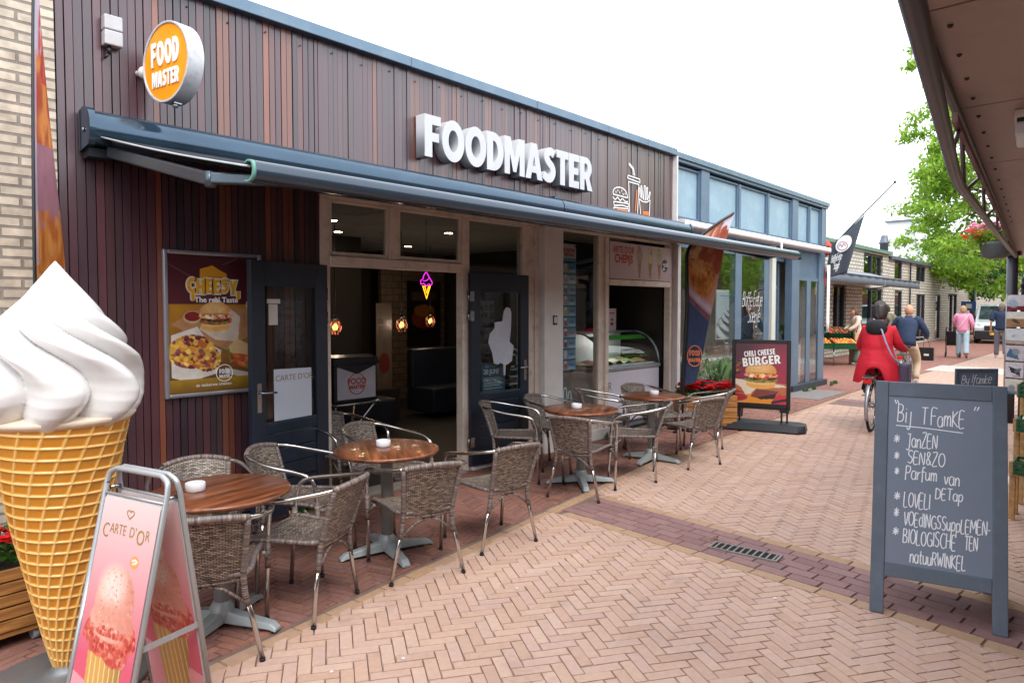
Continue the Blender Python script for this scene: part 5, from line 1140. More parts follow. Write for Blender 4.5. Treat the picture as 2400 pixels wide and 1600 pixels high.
# ================================================================== ARCADE on the right with its steel truss
ar = thing('arcade_canopy', 'brown panelled canopy with dark steel truss and post at the right edge', 'canopy', (8, 0, 0))
ey = lambda x: .449 + .083*(x - 2.1)
ex0, ex1 = -4.0, 13.6
b = MB()
steps = [-4.0, -2.4, -.8, .7, 2.2, 3.35, 4.7, 6.4, 8.2, 10.2, 12.0, 13.6]
for i, (a, c) in enumerate(zip(steps[:-1], steps[1:])):
    for (p, q) in ((0, .62), (.625, 1.245), (1.25, 2.2)):
        b.add([(a+.006, ey(a)-q, 2.5), (c-.006, ey(c)-q, 2.5), (c-.006, ey(c)-p, 2.5), (a+.006, ey(a)-p, 2.5), (a+.006, ey(a)-q, 2.53), (c-.006, ey(c)-q, 2.53), (c-.006, ey(c)-p, 2.53), (a+.006, ey(a)-p, 2.53)], [(3,2,1,0),(4,5,6,7),(0,1,5,4),(1,2,6,5),(2,3,7,6),(3,0,4,7)])
b.build('soffit', M('soffit_brown', 'a8938a', .55, var=.06, scale=1.5, dirt=(hexc('6a5a52'), .4, 3.)), ar)
for o in ar.children: o.matrix_basis = ar.matrix_basis.inverted()
b = MB(); b.sphere((0, 0, 0), .009, 6, 4); sc0 = b.build('soffit_screw', M('screw_dark', '3c302c', .6), ar); k0 = 0
for a, c in zip(steps[3:8], steps[4:9]):
    for k in range(4):
        for q in (.05, .57, .68, 1.2):
            x = a + (c-a)*(k+.5)/4; o = sc0 if k0 == 0 else sc0.copy(); k0 += 1
            if k0 > 1: COL.objects.link(o)
            o.parent = ar; o.matrix_basis = ar.matrix_basis.inverted() @ Matrix.Translation((x, ey(x)-q, 2.499))
b = MB(); b.add([(ex0, ey(ex0)+.05, 2.535), (ex1, ey(ex1)+.05, 2.535), (ex1, ey(ex1)-2.3, 2.535), (ex0, ey(ex0)-2.3, 2.535), (ex0, ey(ex0)+.05, 2.8), (ex1, ey(ex1)+.05, 2.8), (ex1, ey(ex1)-2.3, 3.0), (ex0, ey(ex0)-2.3, 3.0)], [(3,2,1,0),(4,5,6,7),(0,1,5,4),(1,2,6,5),(2,3,7,6),(3,0,4,7)]); b.build('roof', M('arcade_roof', '3a3534', .8), ar, True)
dk = M('dark_steel', '3a2f33', .4, .4, .1, 8)
b = MB(); up_ = lambda x: (x, ey(x)+.012, 2.478); lz = lambda x: 2.2 if x < 3.03 else 2.2 + .22*(x-3.03)/9.2; ly = lambda x: ey(x) + .012 - max(0, 3.4 - x)*.05; low = lambda x: (x, ly(x), lz(x))
b.tube([up_(x) for x in np.linspace(-3, 12.3, 40)], .017, 8); b.build('upper_chord', dk, ar, True)
b = MB(); b.tube([low(x) for x in np.linspace(-3, 3.03, 12)] + [low(x) for x in np.linspace(3.1, 12.2, 24)], .021, 10); b.build('lower_chord', dk, ar, True)
b = MB(); nodes = [1.6, 1.9, 2.1, 2.47, 2.75, 3.51, 3.75, 4.95, 5.2, 6.6, 6.9, 8.4, 8.8, 10.4, 10.8, 12.0]
for i in range(len(nodes)-1):
    p, q = (up_(nodes[i]), low(nodes[i+1])) if i % 2 else (low(nodes[i]), up_(nodes[i+1])); b.cyl(p, q, .0095, 8)
b.build('truss_struts', M('strut_steel', '6a6068', .3, .7), ar, True)
b = MB(); b.bar((3.1, ey(3.1)+.0, 2.41), (12.2, ey(12.2)+.0, 2.44), .02, .035); b.build('fascia_board', M('fascia_brown', '6d4a40', .5), ar, True)
b = MB(); b.cyl((12.3, 1.345, 0), (12.3, 1.345, 2.5), .07, 14); b.box(12.2, 12.4, 1.24, 1.43, 2.44, 2.5); b.build('post', M('post_dark', '2f2e36', .4), ar, True)
b = MB(); b.tube([(12.44, 1.19, 0), (12.44, 1.19, 2.1), (12.46, 1.15, 2.2), (12.52, 1.03, 2.26), (12.7, .75, 2.3)], .06, 12); b.cyl((12.44, 1.19, 1.98), (12.44, 1.19, 2.06), .07, 12); b.build('drainpipe', M('pipe_dark', '34333b', .35), ar, True)
b = MB(); wall_open(b, -8, 16, 0, 3.2, -2.3, .25, [(-6, -3, .4, 2.3), (-2, 1.5, .4, 2.3), (3, 6, .4, 2.3), (8, 11, .4, 2.3)]); b.build('shop_wall', M('arcade_wall', '7d7468', .8), ar, True)
b = MB(); [b.box(a, c, -2.2, -2.18, .4, 2.3) for a, c in ((-6, -3), (-2, 1.5), (3, 6), (8, 11))]; b.build('shop_window', ggl, ar, True)
b = MB(); b.box(-8, 16, -9, -2.31, 0, 3.2); b.build('shop_block', M('arcade_block', '4a4540', .9), ar, True)
lf = thing('canopy_lamp', 'boxy white lamp fixed under the brown canopy soffit', 'lamp', (3.60, .30, 2.5), R(5))
b = MB(); b.box(-.09, .2, -.12, .1, -.035, -.001); b.build('base', MT['white'], lf, bevel=.006); b = MB(); b.box(-.085, .195, -.115, .095, -.11, -.05); b.build('diffuser', M('diffuser', 'd4d6da', .3, var=.02), lf, bevel=.012)
b = MB(); b.box(-.08, .19, -.11, .09, -.05, -.035); b.build('gasket', MT['black'], lf)
# houses on the right side further on, seen mirrored in the shop window
for i, (x0, x1, c, lab) in enumerate(((18, 27, 'a88a78', 'low brick house with tiled roof on the right side of the street'), (29, 44, 'b5b0a6', 'pale low house with tiled roof further along the right side'))):
    t = thing('street_house', lab, 'building', ((x0+x1)/2, -6, 0), 0, 'houses on the right side')
    b = MB(); b.box(x0, x1, -12, -4.5, 0, 3.2); b.build('wall', M('house_wall_%d' % i, c, .9), t, True)
    b = MB(); b.prism([(-12.3, 3.2), (-4.0, 3.2), (-8.2, 6.2)], lambda u, v, d: (x0 + d, u, v), x1-x0); b.build('roof', M('house_roof_%d' % i, '8a4a34', .8, var=.2), t, True)
    b = MB(); [b.box(x, x+1.6, -4.52, -4.48, .9, 2.4) for x in np.arange(x0+1, x1-2, 3)]; b.build('windows', ggl, t, True)

# ================================================================== CAFE CHAIRS
WK, WR = M_wicker('woven_cane'), M_wrap('wound_cane')
def make_chair(label):
    t = thing('bistro_chair', label, 'chair', (0, 0, 0), 0, 'wicker chairs on the terrace')
    b = MB()
    def seat(u, v):
        x = (u - .5) * (.34 + .13*v); y = -.205 + .435*v
        z = .435 - .018*math.sin(math.pi*u)*math.sin(math.pi*min(1, v*1.1)) - (.03*((v-.86)/.14)**2 if v > .86 else 0)
        return (x, y, z)
    b.grid(seat, 12, 14, us=.44, vs_=.44); o = b.build('seat', WK, t); o.modifiers.new('t', 'SOLIDIFY').thickness = .008
    b = MB(); b.tube(smooth_path([seat(0, 0), seat(0, .5), seat(0, .85), seat(.06, 1), seat(.5, 1), seat(.94, 1), seat(1, .85), seat(1, .5), seat(1, 0), seat(.5, 0)], 4, True), .0135, 8, True); b.build('seat_rim', WR, t)
    def back(u, v):
        s_ = u*2 - 1
        return (s_*(.152 + .030*v), -.212 - .100*v**1.15 - (.010 + .045*v)*(1 - s_*s_), .40 + v*(.325 + .022*(1 - s_*s_)))
    b = MB(); b.grid(back, 14, 14, us=.40, vs_=.37); o = b.build('backrest', WK, t); o.modifiers.new('t', 'SOLIDIFY').thickness = .008
    b = MB(); b.tube([back(-.02 + 1.04*k/16, 1.0) for k in range(17)], .0165, 10); b.build('top_rail', WR, t)
    for s_ in (-1, 1):
        b = MB(); b.tube(smooth_path([(s_*.186, -.312, .725), (s_*.240, -.240, .712), (s_*.280, -.09, .683), (s_*.288, .08, .658), (s_*.284, .165, .632), (s_*.274, .205, .575), (s_*.266, .218, .45)], 5), .0125, 10); b.build('arm', MT['alu'], t)
        b = MB(); b.tube([(s_*.266, .218, .452), (s_*.262, .224, .3), (s_*.254, .24, .012)], .0125, 10); l = b.build('leg', MT['alu'], t); b = MB(); b.cyl((s_*.2545, .2395, .016), (s_*.254, .24, 0), .0145, 10); b.build('rubber_foot', MT['rubber'], l)
        b = MB(); b.tube([(s_*.267, .217, .47), (s_*.264, .221, .36), (s_*.262, .224, .29)], .0155, 10); b.tube([(s_*.262, .222, .33), (s_*.245, .12, .41)], .0085, 6); b.build('leg_wrap', WR, t)
        b = MB(); b.tube([(s_*.168, -.207, .32), (s_*.196, -.206, .2), (s_*.236, -.215, .012)], .0125, 10); l = b.build('leg', MT['alu'], t); b = MB(); b.cyl((s_*.235, -.2145, .016), (s_*.236, -.215, 0), .0145, 10); b.build('rubber_foot', MT['rubber'], l)
        b = MB(); b.tube([(s_*.176, -.206, .275), (s_*.162, -.207, .34), (s_*.156, -.213, .42)] + [(s_*(.154 + .030*v), -.214 - .100*v**1.15, .40 + .325*v) for v in (.15, .35, .55, .75, .9, .99)], .0155, 10); b.tube([(s_*.172, -.206, .285), (s_*.07, -.205, .365), (0, -.205, .39)], .0085, 6); b.build('rear_upright', WR, t)
    b = MB(); b.tube([(-.158, -.208, .405), (0, -.215, .402), (.158, -.208, .405)], .0115, 8); b.build('cross_brace', WR, t); b = MB(); b.tube([(-.25, .21, .395), (.25, .21, .395)], .008, 6); b.build('front_brace', WR, t)
    return t
CH = [  # centre, facing angle, label
 (1.45, 3.335, 62, 'wicker chair seen from behind beside the pink ice cream board'),
 (2.01, 3.44, 117, 'wicker chair turned sideways, right of the nearest table'),
 (1.69, 3.98, 252, 'wicker chair behind the nearest table, against the brown boards'),
 (2.40, 4.06, 302, 'wicker chair in front of the left door leaf'),
 (3.28, 4.30, 285, 'wicker chair behind the table in front of the open doorway'),
 (2.81, 3.40, 69, 'wicker chair with its back to the street at the doorway table'),
 (3.52, 3.41, 79, 'wicker chair standing right of the doorway table'),
 (5.00, 4.50, 306, 'wicker chair in front of the right door leaf'),
 (5.62, 4.46, 285, 'wicker chair in front of the white column'),
 (4.94, 3.67, 18, 'wicker chair with its back to the viewer beyond the doorway'),
 (5.83, 3.68, 123, 'wicker chair turned left, right of the table before the column'),
 (6.50, 4.46, 308, 'wicker chair in front of the menu strip window'),
 (7.10, 4.24, 257, 'wicker chair before the ice cream counter'),
 (6.72, 3.53, 73, 'wicker chair with its back to the street at the farthest table'),
 (7.36, 3.72, 109, 'wicker chair nearest the red flower box'),
 (3.36, 4.98, 275, 'wicker chair half hidden on the threshold beside the left door leaf'),
]
ch0 = make_chair(CH[0][3])
def snap(o): KIDS[o.name] = list(o.children); [snap(c) for c in KIDS[o.name]]
snap(ch0)
for i, (x, y, a, lab) in enumerate(CH):
    o = ch0 if i == 0 else copy_tree(ch0)
    o.location = (x, y, 0); o.rotation_euler = (0, 0, R(a - 90)); o['label'] = lab

# ================================================================== TABLES with ashtrays
TW = M_wood('table_wood', '3a1f14', '6e3d24', '91583a', (1.2, 16, 16), .34, .25, .03)
def make_table(label):
    t = thing('bistro_table', label, 'table', (0, 0, 0), 0, 'round terrace tables')
    b = MB(); b.lathe([(.001, .692), (.335, .692), (.350, .698), (.357, .709), (.354, .719), (.343, .724), (.001, .724)], seg=64); b.build('table_top', TW, t)
    b = MB(); b.lathe([(.041, .08), (.041, .66), (.11, .675), (.11, .69)], seg=20); b.build('column', MT['grey_cast'], t)
    b = MB(); b.lathe([(.06, .03), (.062, .10), (.045, .13), (.038, .135)], seg=20)
    for k in range(4):
        a = math.pi/2*k + .3; d = np.array((math.cos(a), math.sin(a))); n = np.array((-d[1], d[0]))
        sec = [(.03, .040, .025, .088), (.2, .037, .020, .060), (.30, .034, .016, .046), (.335, .030, .004, .022)]
        vs = []
        for r_, w_, z0, z1 in sec:
            for sg, z in ((-1, z0), (1, z0), (.72, z1), (-.72, z1)): p = d*r_ + n*w_*sg; vs.append((p[0], p[1], z))
        fs_ = [(0,1,2,3), (15,14,13,12)] + [(4*i+j, 4*i+4+j, 4*i+4+(j+1) % 4, 4*i+(j+1) % 4) for i in range(3) for j in range(4)]
        b.add(vs, fs_); p = d*.31; b.cyl((p[0], p[1], 0), (p[0], p[1], .02), .018, 8)
    b.build('cross_foot', MT['grey_cast'], t, bevel=.004)
    return t
TB = [(1.60, 3.55, .2, 'round brown table nearest the viewer, behind the pink board'), (2.85, 3.765, 1.0, 'round brown table in front of the open doorway'), (5.25, 3.90, .5, 'round brown table in front of the white column'), (6.58, 3.92, 1.4, 'round brown table farthest along the terrace')]
t0 = make_table(TB[0][3]); snap(t0)
WM = M('melamine_white', 'd9dbe0', .3, var=.05, scale=30)
def make_ash(label):
    t = thing('ashtray', label, 'ashtray', (0, 0, 0), 0, 'white ashtrays on the tables')
    b = MB(); b.lathe([(.001, 0), (.046, 0), (.050, .004), (.050, .040), (.048, .043), (.041, .043), (.039, .040), (.038, .012), (.001, .010)], seg=36); b.build('bowl', WM, t)
    b = MB(); b.lathe([(.001, .0105), (.036, .0125)], seg=20); b.build('ash', M('ash', '55504c', .95, var=.4, scale=90), t); return t
a0 = make_ash(''); snap(a0)
AS = [(1.50, 3.62, 'white ashtray on the table nearest the viewer'), (2.87, 3.83, 'white ashtray on the table by the open doorway'), (5.22, 3.93, 'white ashtray on the table before the white column'), (6.63, 3.92, 'white ashtray with butts on the farthest table')]
for i in range(4):
    o = t0 if i == 0 else copy_tree(t0); x, y, a, lab = TB[i]; o.location = (x, y, 0); o.rotation_euler = (0, 0, a); o['label'] = lab
    o = a0 if i == 0 else copy_tree(a0); x, y, lab = AS[i]; o.location = (x, y, .7245); o['label'] = lab
b = MB(); b.cyl((-.01, .0, .016), (.03, .01, .05), .004, 8); b.cyl((.0, .02, .016), (.035, .03, .045), .004, 8); bt = b.build('cigarette_butt', M('butt', 'c98a4a', .8), o)

# ================================================================== GIANT ICE CREAM CONE
ic = thing('ice_cream_cone_figure', 'giant soft ice cream cone figure with white swirl on a round grey base', 'statue', (.866, 3.50, 0))
def prof_r(t):   # t 0 tip .. 1 bottom of the cream
    return np.interp(t, [0, .03, .107, .228, .35, .48, .58, .70, .78, .84, .90, .96, 1.0], [.002, .020, .062, .134, .210, .278, .318, .346, .353, .348, .326, .290, .262])
ZT, ZB = 1.885, 1.175
def cream(u, v):
    t = v; r_ = prof_r(t); tw = 2.35*t - .62*math.sin(2*math.pi*(t*1.05 + .05))*t**.5
    ph = 2*math.pi*u; q = (ph - tw) * 3.5
    # a bulging lobe that leans over its valley: skewed rounded crest
    f = (q / math.pi) % 1.0; f = f**1.18
    bulge = math.sin(math.pi*f)**.82
    amp = .36*min(1, t/.12)*(1 - .25*t)
    rr_ = r_*(1 - amp + amp*bulge)
    z = ZT + (ZB - ZT)*t + .035*t**2*(bulge - .5)*(-1)*.9
    if t > .93: rr_ *= 1 - (t-.93)*.5
    return (rr_*math.cos(ph), rr_*math.sin(ph), z)
b = MB(); b.grid(cream, 252, 110, closed_u=True); b.build('swirl', M('cream_gloss', 'd6d4d3', .22, var=.015, coat=.5, spec=.5), ic)
WC_l, WC_d = hexc('e4bd74'), hexc('c07e22')
def cone_pt(u, v):
    z = .095 + (1.20-.095)*v; r0 = .042 + (.272-.042)*v**.92
    ph = 2*math.pi*u
    s1_ = (ph*19/(2*math.pi) + (1-v)*4.2) % 1; s2_ = (v*21.5 + ph*1.0/(2*math.pi)*2) % 1
    d1 = min(s1_, 1-s1_)*(2*math.pi*r0/19); d2 = min(s2_, 1-s2_)*(1.105/21.5)
    rb = max(math.exp(-(d1/.0052)**2), math.exp(-(d2/.0052)**2))
    return z, r0, ph, rb
vs, cs = [], []; NU, NV = 300, 330
for j in range(NV+1):
    for i in range(NU):
        z, r0, ph, rb = cone_pt(i/NU, j/NV); rr_ = r0 + .0075*rb; vs.append((rr_*math.cos(ph), rr_*math.sin(ph), z)); cs.append([WC_d[k]*(1-rb) + WC_l[k]*rb for k in range(3)] + [1])
fs_ = [(j*NU+i, j*NU+(i+1) % NU, (j+1)*NU+(i+1) % NU, (j+1)*NU+i) for j in range(NV) for i in range(NU)]
me = bpy.data.meshes.new('waffle'); me.from_pydata(vs, [], fs_); me.polygons.foreach_set('use_smooth', [True]*len(fs_))
at = me.color_attributes.new('Col', 'FLOAT_COLOR', 'POINT'); at.data.foreach_set('color', [c for q in cs for c in q]); me.update()
link('waffle_cone', me, M_attr('waffle_gloss', .3, .5, .25), ic)
b = MB(); b.lathe([(.262, 1.175), (.285, 1.19), (.30, 1.21), (.20, 1.23)], seg=48); b.build('cream_collar', M('cream_collar', 'd8c4ae', .35), ic)
b = MB(); b.lathe([(.001, 0), (.33, 0), (.335, .012), (.325, .03), (.29, .045), (.12, .06), (.085, .065), (.06, .075), (.045, .10), (.001, .10)], seg=56); b.build('base', M('base_steel', '7f8388', .4, .6, .12, 6, dirt=(hexc('a98a5a'), .5, 5.)), ic)

# ================================================================== PINK PAVEMENT SIGN
pa = thing('pavement_sign', 'pink ice cream pavement sign in a grey tubular A frame beside the giant cone', 'sign', (.957, 2.782, 0), R(14))
tubm = M('tube_grey', 'a7aaae', .35, .4, .05, 10)
Hh, SP_, WD = 1.06, .165, .185
def af(side):   # plane map for one leaf: u across (right as seen from outside), v up the slant
    return lambda u, v, d: (side*(SP_*(1 - v/Hh) + .012 + d*1.0), -side*(-u) if side > 0 else -u, v)
for side, lab in ((-1, 'front'), (1, 'rear')):
    F = (lambda s_: (lambda u, v, d: (s_*((.235 if s_ < 0 else .15)*(1 - v/Hh) + .014 + d), (s_*u), v)))(side)
    pts = [F(-WD, 0, 0), F(-WD, Hh-.06, 0), F(-WD+.012, Hh-.02, 0), F(-WD+.05, Hh, 0), F(WD-.05, Hh, 0), F(WD-.012, Hh-.02, 0), F(WD, Hh-.06, 0), F(WD, 0, 0)]
    b = MB(); b.tube(pts[:2] + smooth_path(pts[1:4], 4) + smooth_path(pts[4:7], 4) + pts[7:], .0105, 10); b.tube([F(-WD, .1, 0), F(WD, .1, 0)], .008, 8); b.tube([F(-WD, Hh-.095, 0), F(WD, Hh-.095, 0)], .006, 6); fr_ = b.build('tube_frame', tubm, pa)
    P_ = Paint(110, 240, 'e88a98'); P_.asp = 2.3; P_.grad('e0647e', 'f4d0cf', .35, 1.0); P_.grad('e2607a', 'e2607a', 0, .3, P_.rect(0, 1, 0, .345)); P_.mix(P_.poly([(0, .26), (1, .16), (1, 0), (0, 0)]), 'f2a2ae')
    cone = P_.poly([(.20, .36), (.84, .36), (.60, -.25), (.36, -.25)]); P_.mix(cone, 'dca85a'); sh_ = np.clip((P_.u - .5)*2.2, 0, 1); P_.mix(cone*sh_*.75, '5d3a2c')
    for k in range(-8, 16):
        P_.mix(P_.line([(.1 + k*.085, .36), (-.12 + k*.085 + .3, -.05)], .008)*cone*(1 - sh_*.8), 'f0d59c'); P_.mix(P_.line([(.1 + k*.085, .36), (.5 + k*.085 - .3, -.05)], .008)*cone*(1 - sh_*.8), 'f0d59c')
    top = np.maximum(P_.ell(.50, .575, .34, .150, 0, .05), P_.ell(.51, .50, .385, .085, 0, .1))
    fr1 = np.maximum.reduce([P_.ell(.51, .43, .45, .060, 0, .1), P_.ell(.26, .46, .19, .055, 20, .2), P_.ell(.78, .45, .18, .065, -20, .2), P_.ell(.66, .375, .22, .05, 0, .2), P_.ell(.40, .385, .2, .035, 0, .2)])
    P_.mix(fr1, 'cf5a4a'); P_.blobs(fr1, 320, ['e57a66', 'c4473c', 'ec9a88', 'b83a34', 'e07060', 'd05a4a', 'c84c42'], .028, 3, .5)
    P_.mix(top, 'eab3a2'); P_.mix(top*np.clip((P_.u-.50)*2.2, 0, 1)*.75, 'd0604e'); P_.mix(P_.ell(.43, .64, .2, .075, 0, .9)*.8, 'f7e2d8'); P_.mix(P_.ell(.45, .52, .3, .05, 0, .9)*.5, 'e58d78')
    P_.blobs(top*P_.ell(.5, .58, .33, .14), 130, ['d99080', 'efc4b4', 'd98a78', 'e4a896', 'c97a6a'], .011, 5, .6); P_.blobs(P_.ell(.5, .455, .42, .022), 90, ['d8604e', 'ec9684', 'c4473c', 'e07a66'], .022, 7, .5); P_.mottle(np.maximum(top, fr1), 26, 8, .12)
    badge = P_.ell(.72, .757, .075, .026, 0, .1)
    if side < 0: P_.mix(badge, 'eda35a'); P_.mix(P_.line([(.68, .762), (.72, .768), (.76, .762)], .012), 'f8e6d8'); P_.mix(P_.line([(.69, .75), (.75, .755)], .01), 'f8e6d8')
    else: P_.mix(P_.ell(.5, .75, .13, .05, 0, .1), 'f2dede')
    P_.a *= .80
    P_.to_obj('print', lambda u, v: F((u - .5)*2*(WD-.016), .115 + v*(Hh-.225), .004), M_attr('pink_print', .35) if side < 0 else bpy.data.materials['pink_print'], pa)
    b = MB(); b.prism([(-WD+.012, .11), (WD-.012, .11), (WD-.012, Hh-.1), (-WD+.012, Hh-.1)], lambda u, v, d: F(u, v, d - .008), .006); b.build('panel', M('panel_white', 'cfc9c8', .5), pa)
    if side > 0: P_.to_obj('inner_print', lambda u, v: F((.5 - u)*2*(WD-.016), .115 + v*(Hh-.225), -.010), bpy.data.materials['pink_print'], pa)
    U_ = Vector(F(1, 0, 0)) - Vector(F(0, 0, 0)); V_ = Vector(F(0, 1, 0)) - Vector(F(0, 0, 0)); gold = M('gold_print', '8f7a34', .5)
    xx = -.148
    for i_, (chh, hz) in enumerate((('C', .056), ('ARTE', .040), (' ', 0), ('D', .040), ("'", .040), ('O', .056), ('R', .040))):
        if chh == ' ': xx += .016; continue
        me = text_mesh(chh, hz*1.35, align='LEFT', bold=-.0004, xs=.78); mxx = max((v.co.x for v in me.vertices), default=.02)
        me.transform(Matrix(((U_.normalized().x, V_.normalized().x, 0, 0), (U_.normalized().y, V_.normalized().y, 0, 0), (U_.normalized().z, V_.normalized().z, 0, 0), (0, 0, 0, 1))))
        me.transform(Matrix.Translation(F(xx, .845 - (.012 if hz > .05 else 0), .0055))); link('lettering', me, gold, pa); xx += mxx + .005
    hp = [[(.004 + .0013*16*math.sin(a)**3, .908 + .0011*(13*math.cos(a) - 5*math.cos(2*a) - 2*math.cos(3*a) - math.cos(4*a))) for a in np.linspace(0, 6.28, 20)]]
    stroke_obj('emblem', hp, .0035, gold, lambda u, v, d: F(u, v, .005 + d), pa)
for y in (-WD, WD): b = MB(); b.bar((-.235*.556-.022, y, .47), (.15*.556+.022, y, .47), .004, .022); b.build('hinge_bar', tubm, pa)
for y in (-WD+.01, WD-.01): b = MB(); b.cyl((-.02, y, Hh-.08), (.02, y, Hh-.08), .008, 8); b.build('hinge', MT['steel'], pa)

# ================================================================== CHALKBOARD A-BOARD
cbm = M('board_frame_grey', '535e6c', .5, var=.08, scale=6, dirt=(hexc('6b7685'), .35, 6.)); cbs = M('slate', '6c7788', .42, var=.06, scale=2.2, dirt=(hexc('7a879a'), .5, 2.))
cb = thing('chalkboard_sign', 'large grey chalkboard A-board with a handwritten white chalk list', 'sign', (4.17, .745, 0))
cU = Vector((.214, -.977, 0)); cN = Vector((.977, .214, 0)); CW = .315; LN = .2407; LZ = .9706; SL = 1.29
def cbf(side):
    def f(u, v, d):   # u across, v up the slant from the feet, d outwards
        base = cN * (.31 - side*.31) if side > 0 else cN * .62
        nrm = (-cN * LZ + Vector((0, 0, LN))) if side > 0 else (cN * LZ + Vector((0, 0, LN)))
        return tuple(base + cU * u + cN * (LN*v*side) + Vector((0, 0, LZ*v)) + nrm * d)
    return f
for side, nm in ((1, 'front'), (-1, 'rear')):
    f = cbf(side); b = MB(); pz = lambda pts, d0=0, t=.022: b.prism(pts, lambda u, v, d: f(u, v, d + d0 - .011), t)
    pz([(-CW, 0), (-CW+.068, 0), (-CW+.068, SL), (-CW, SL)]); pz([(CW-.068, 0), (CW, 0), (CW, SL), (CW-.068, SL)])
    pz([(-CW+.068, SL-.085), (CW-.068, SL-.085), (CW-.068, SL-.001), (-CW+.068, SL-.001)], -.001); pz([(-CW+.068, .20), (CW-.068, .20), (CW-.068, .275), (-CW+.068, .275)], -.001)
    fr_ = b.build('board_frame', cbm, cb, bevel=.004)
    b = MB(); b.prism([(-CW+.067, .274), (CW-.067, .274), (CW-.067, SL-.084), (-CW+.067, SL-.084)], lambda u, v, d: f(u, v, d - .006), .010); b.build('slate_panel', cbs, cb)
    for u in (-CW+.034, CW-.034): b = MB(); b.prism([(u-.02, -.012), (u+.02, -.012), (u+.02, 0), (u-.02, 0)], lambda uu, vv, d: f(uu, vv + .012, d - .008), .016); b.build('foot_pad', MT['rubber'], cb)
f = cbf(1)
def chalk_line(txt, x, yb_, h, width, seed):
    """x, yb_: from the left edge / the top edge of the board, in metres"""
    st, wd = strokes(txt, 1.0, 1.0, .06, .05, seed); k = width / wd
    return [[(-CW + x + px*k, SL - yb_ + py*h) for px, py in p] for p in st]
lines = [('Bij', .115, .232, .098, .075), ('T', .232, .232, .092, .035), ('FamKE', .278, .240, .090, .165),
 ('*', .100, .352, .052, .034), ('JanZEN', .165, .368, .078, .150), ('*', .103, .448, .048, .03), ('SEN&ZO', .170, .460, .070, .182), ('*', .107, .532, .048, .026), ('Parfum', .160, .545, .070, .155), ('van', .345, .555, .068, .075),
 ('DETap', .305, .640, .060, .130), ('*', .108, .672, .05, .034), ('LOVELI', .155, .700, .080, .130), ('*', .108, .765, .056, .03), ('VOEdINGSSuppLEMEN-', .158, .800, .072, .400),
 ('*', .105, .868, .052, .034), ('BIOLOGISCHE', .155, .895, .076, .250), ('TEN', .440, .888, .070, .062), ('natuuRWINKEL', .190, .995, .070, .260)]
pp_ = []
for i, (t_, x_, y_, h_, w_) in enumerate(lines): pp_ += chalk_line(t_, x_, y_, h_, w_, i)
pp_ += [[(-CW + .100, SL - .105), (-CW + .108, SL - .128)], [(-CW + .112, SL - .105), (-CW + .120, SL - .128)], [(-CW + .488, SL - .118), (-CW + .480, SL - .140)], [(-CW + .502, SL - .118), (-CW + .494, SL - .140)]]
pp_ += [[(-CW + .108, SL - .252), (-CW + .25, SL - .256), (-CW + .43, SL - .268)]]
stroke_obj('chalk_writing', pp_, .0053, MT['chalk'], lambda u, v, d: f(u, v, .004 + d), cb)
for u in (-CW+.02, CW-.02): b = MB(); b.bar(Vector(f(u, .45, -.02)), Vector(cbf(-1)(u, .45, -.02)), .003, .015); b.build('spreader', MT['steel'], cb)

sb = thing('small_chalkboard', 'small grey framed chalkboard on a stick behind the large chalkboard', 'sign', (5.21, .745, 0), 0)
sU = Vector((.67, -.74, 0)).normalized(); sNn = Vector((-.74, -.67, 0)).normalized(); sfn = lambda u, v, d: tuple(sU*u + Vector((0, 0, v)) + sNn*d)
b = MB()
for q in ([(-.135, 1.12), (-.115, 1.12), (-.115, 1.295), (-.135, 1.295)], [(.115, 1.12), (.135, 1.12), (.135, 1.295), (.115, 1.295)], [(-.115, 1.275), (.115, 1.275), (.115, 1.295), (-.115, 1.295)], [(-.115, 1.12), (.115, 1.12), (.115, 1.14), (-.115, 1.14)]): b.prism(q, lambda u, v, d: sfn(u, v, d), .015)
b.build('frame', cbm, sb, bevel=.003); b = MB(); b.prism([(-.115, 1.14), (.115, 1.14), (.115, 1.275), (-.115, 1.275)], lambda u, v, d: sfn(u, v, d + .001), .006); b.build('slate_panel', cbs, sb)
s1, w1 = strokes('By Ifamke', .055, .9, .2, .06, 4); stroke_obj('chalk_writing', [[(-.095 + u*.19/w1, 1.20 + v) for u, v in p] for p in s1], .0045, MT['chalk'], lambda u, v, d: sfn(u, v, .008 + d), sb)
b = MB(); b.box(-.012, .012, -.012, .012, .02, 1.12); b.lathe([(.001, 0), (.12, 0), (.12, .015), (.02, .03)], seg=20); b.build('stick', cbm, sb)

# ================================================================== BURGER SIGN on a black base
bgs = thing('burger_sign', 'black framed pavement sign with red burger poster on a black plastic base', 'sign', (9.285, 3.81, 0), math.atan2(-.63, .175))
# local x runs along the sign (right in the view), local -y is the face
for x in (-.31, .31):
    b = MB()
    for dx in (-.035, .035): b.box(x+dx-.012, x+dx+.012, -.02, .02, .11, .27)
    b.box(x-.06, x+.06, -.03, .03, .25, .285); b.build('spring_post', MT['black'], bgs, bevel=.003)
b = MB(); b.prism([(.60-.1, -.24), (.60, -.14), (.60, .14), (.50, .24), (-.50, .24), (-.60, .14), (-.60, -.14), (-.50, -.24)], lambda u, v, d: (u*(1 - (.10 if d > .06 else 0)*.4), v*(1 - (.25 if d > .06 else 0)), .015 + d), .095); b.box(-.45, -.3, -.2, .2, 0, .02); b.box(.3, .45, -.2, .2, 0, .02); b.build('base', M('base_black', '22242b', .42, var=.12), bgs, bevel=.02, seg=3)
b = MB(); b.box(-.385, -.335, -.028, .028, .283, 1.245); b.box(.335, .385, -.028, .028, .283, 1.245); b.box(-.335, .335, -.027, .027, 1.195, 1.244); b.box(-.335, .335, -.027, .027, .284, .333); b.build('frame', M('frame_black', '0e0f12', .3), bgs, bevel=.005)
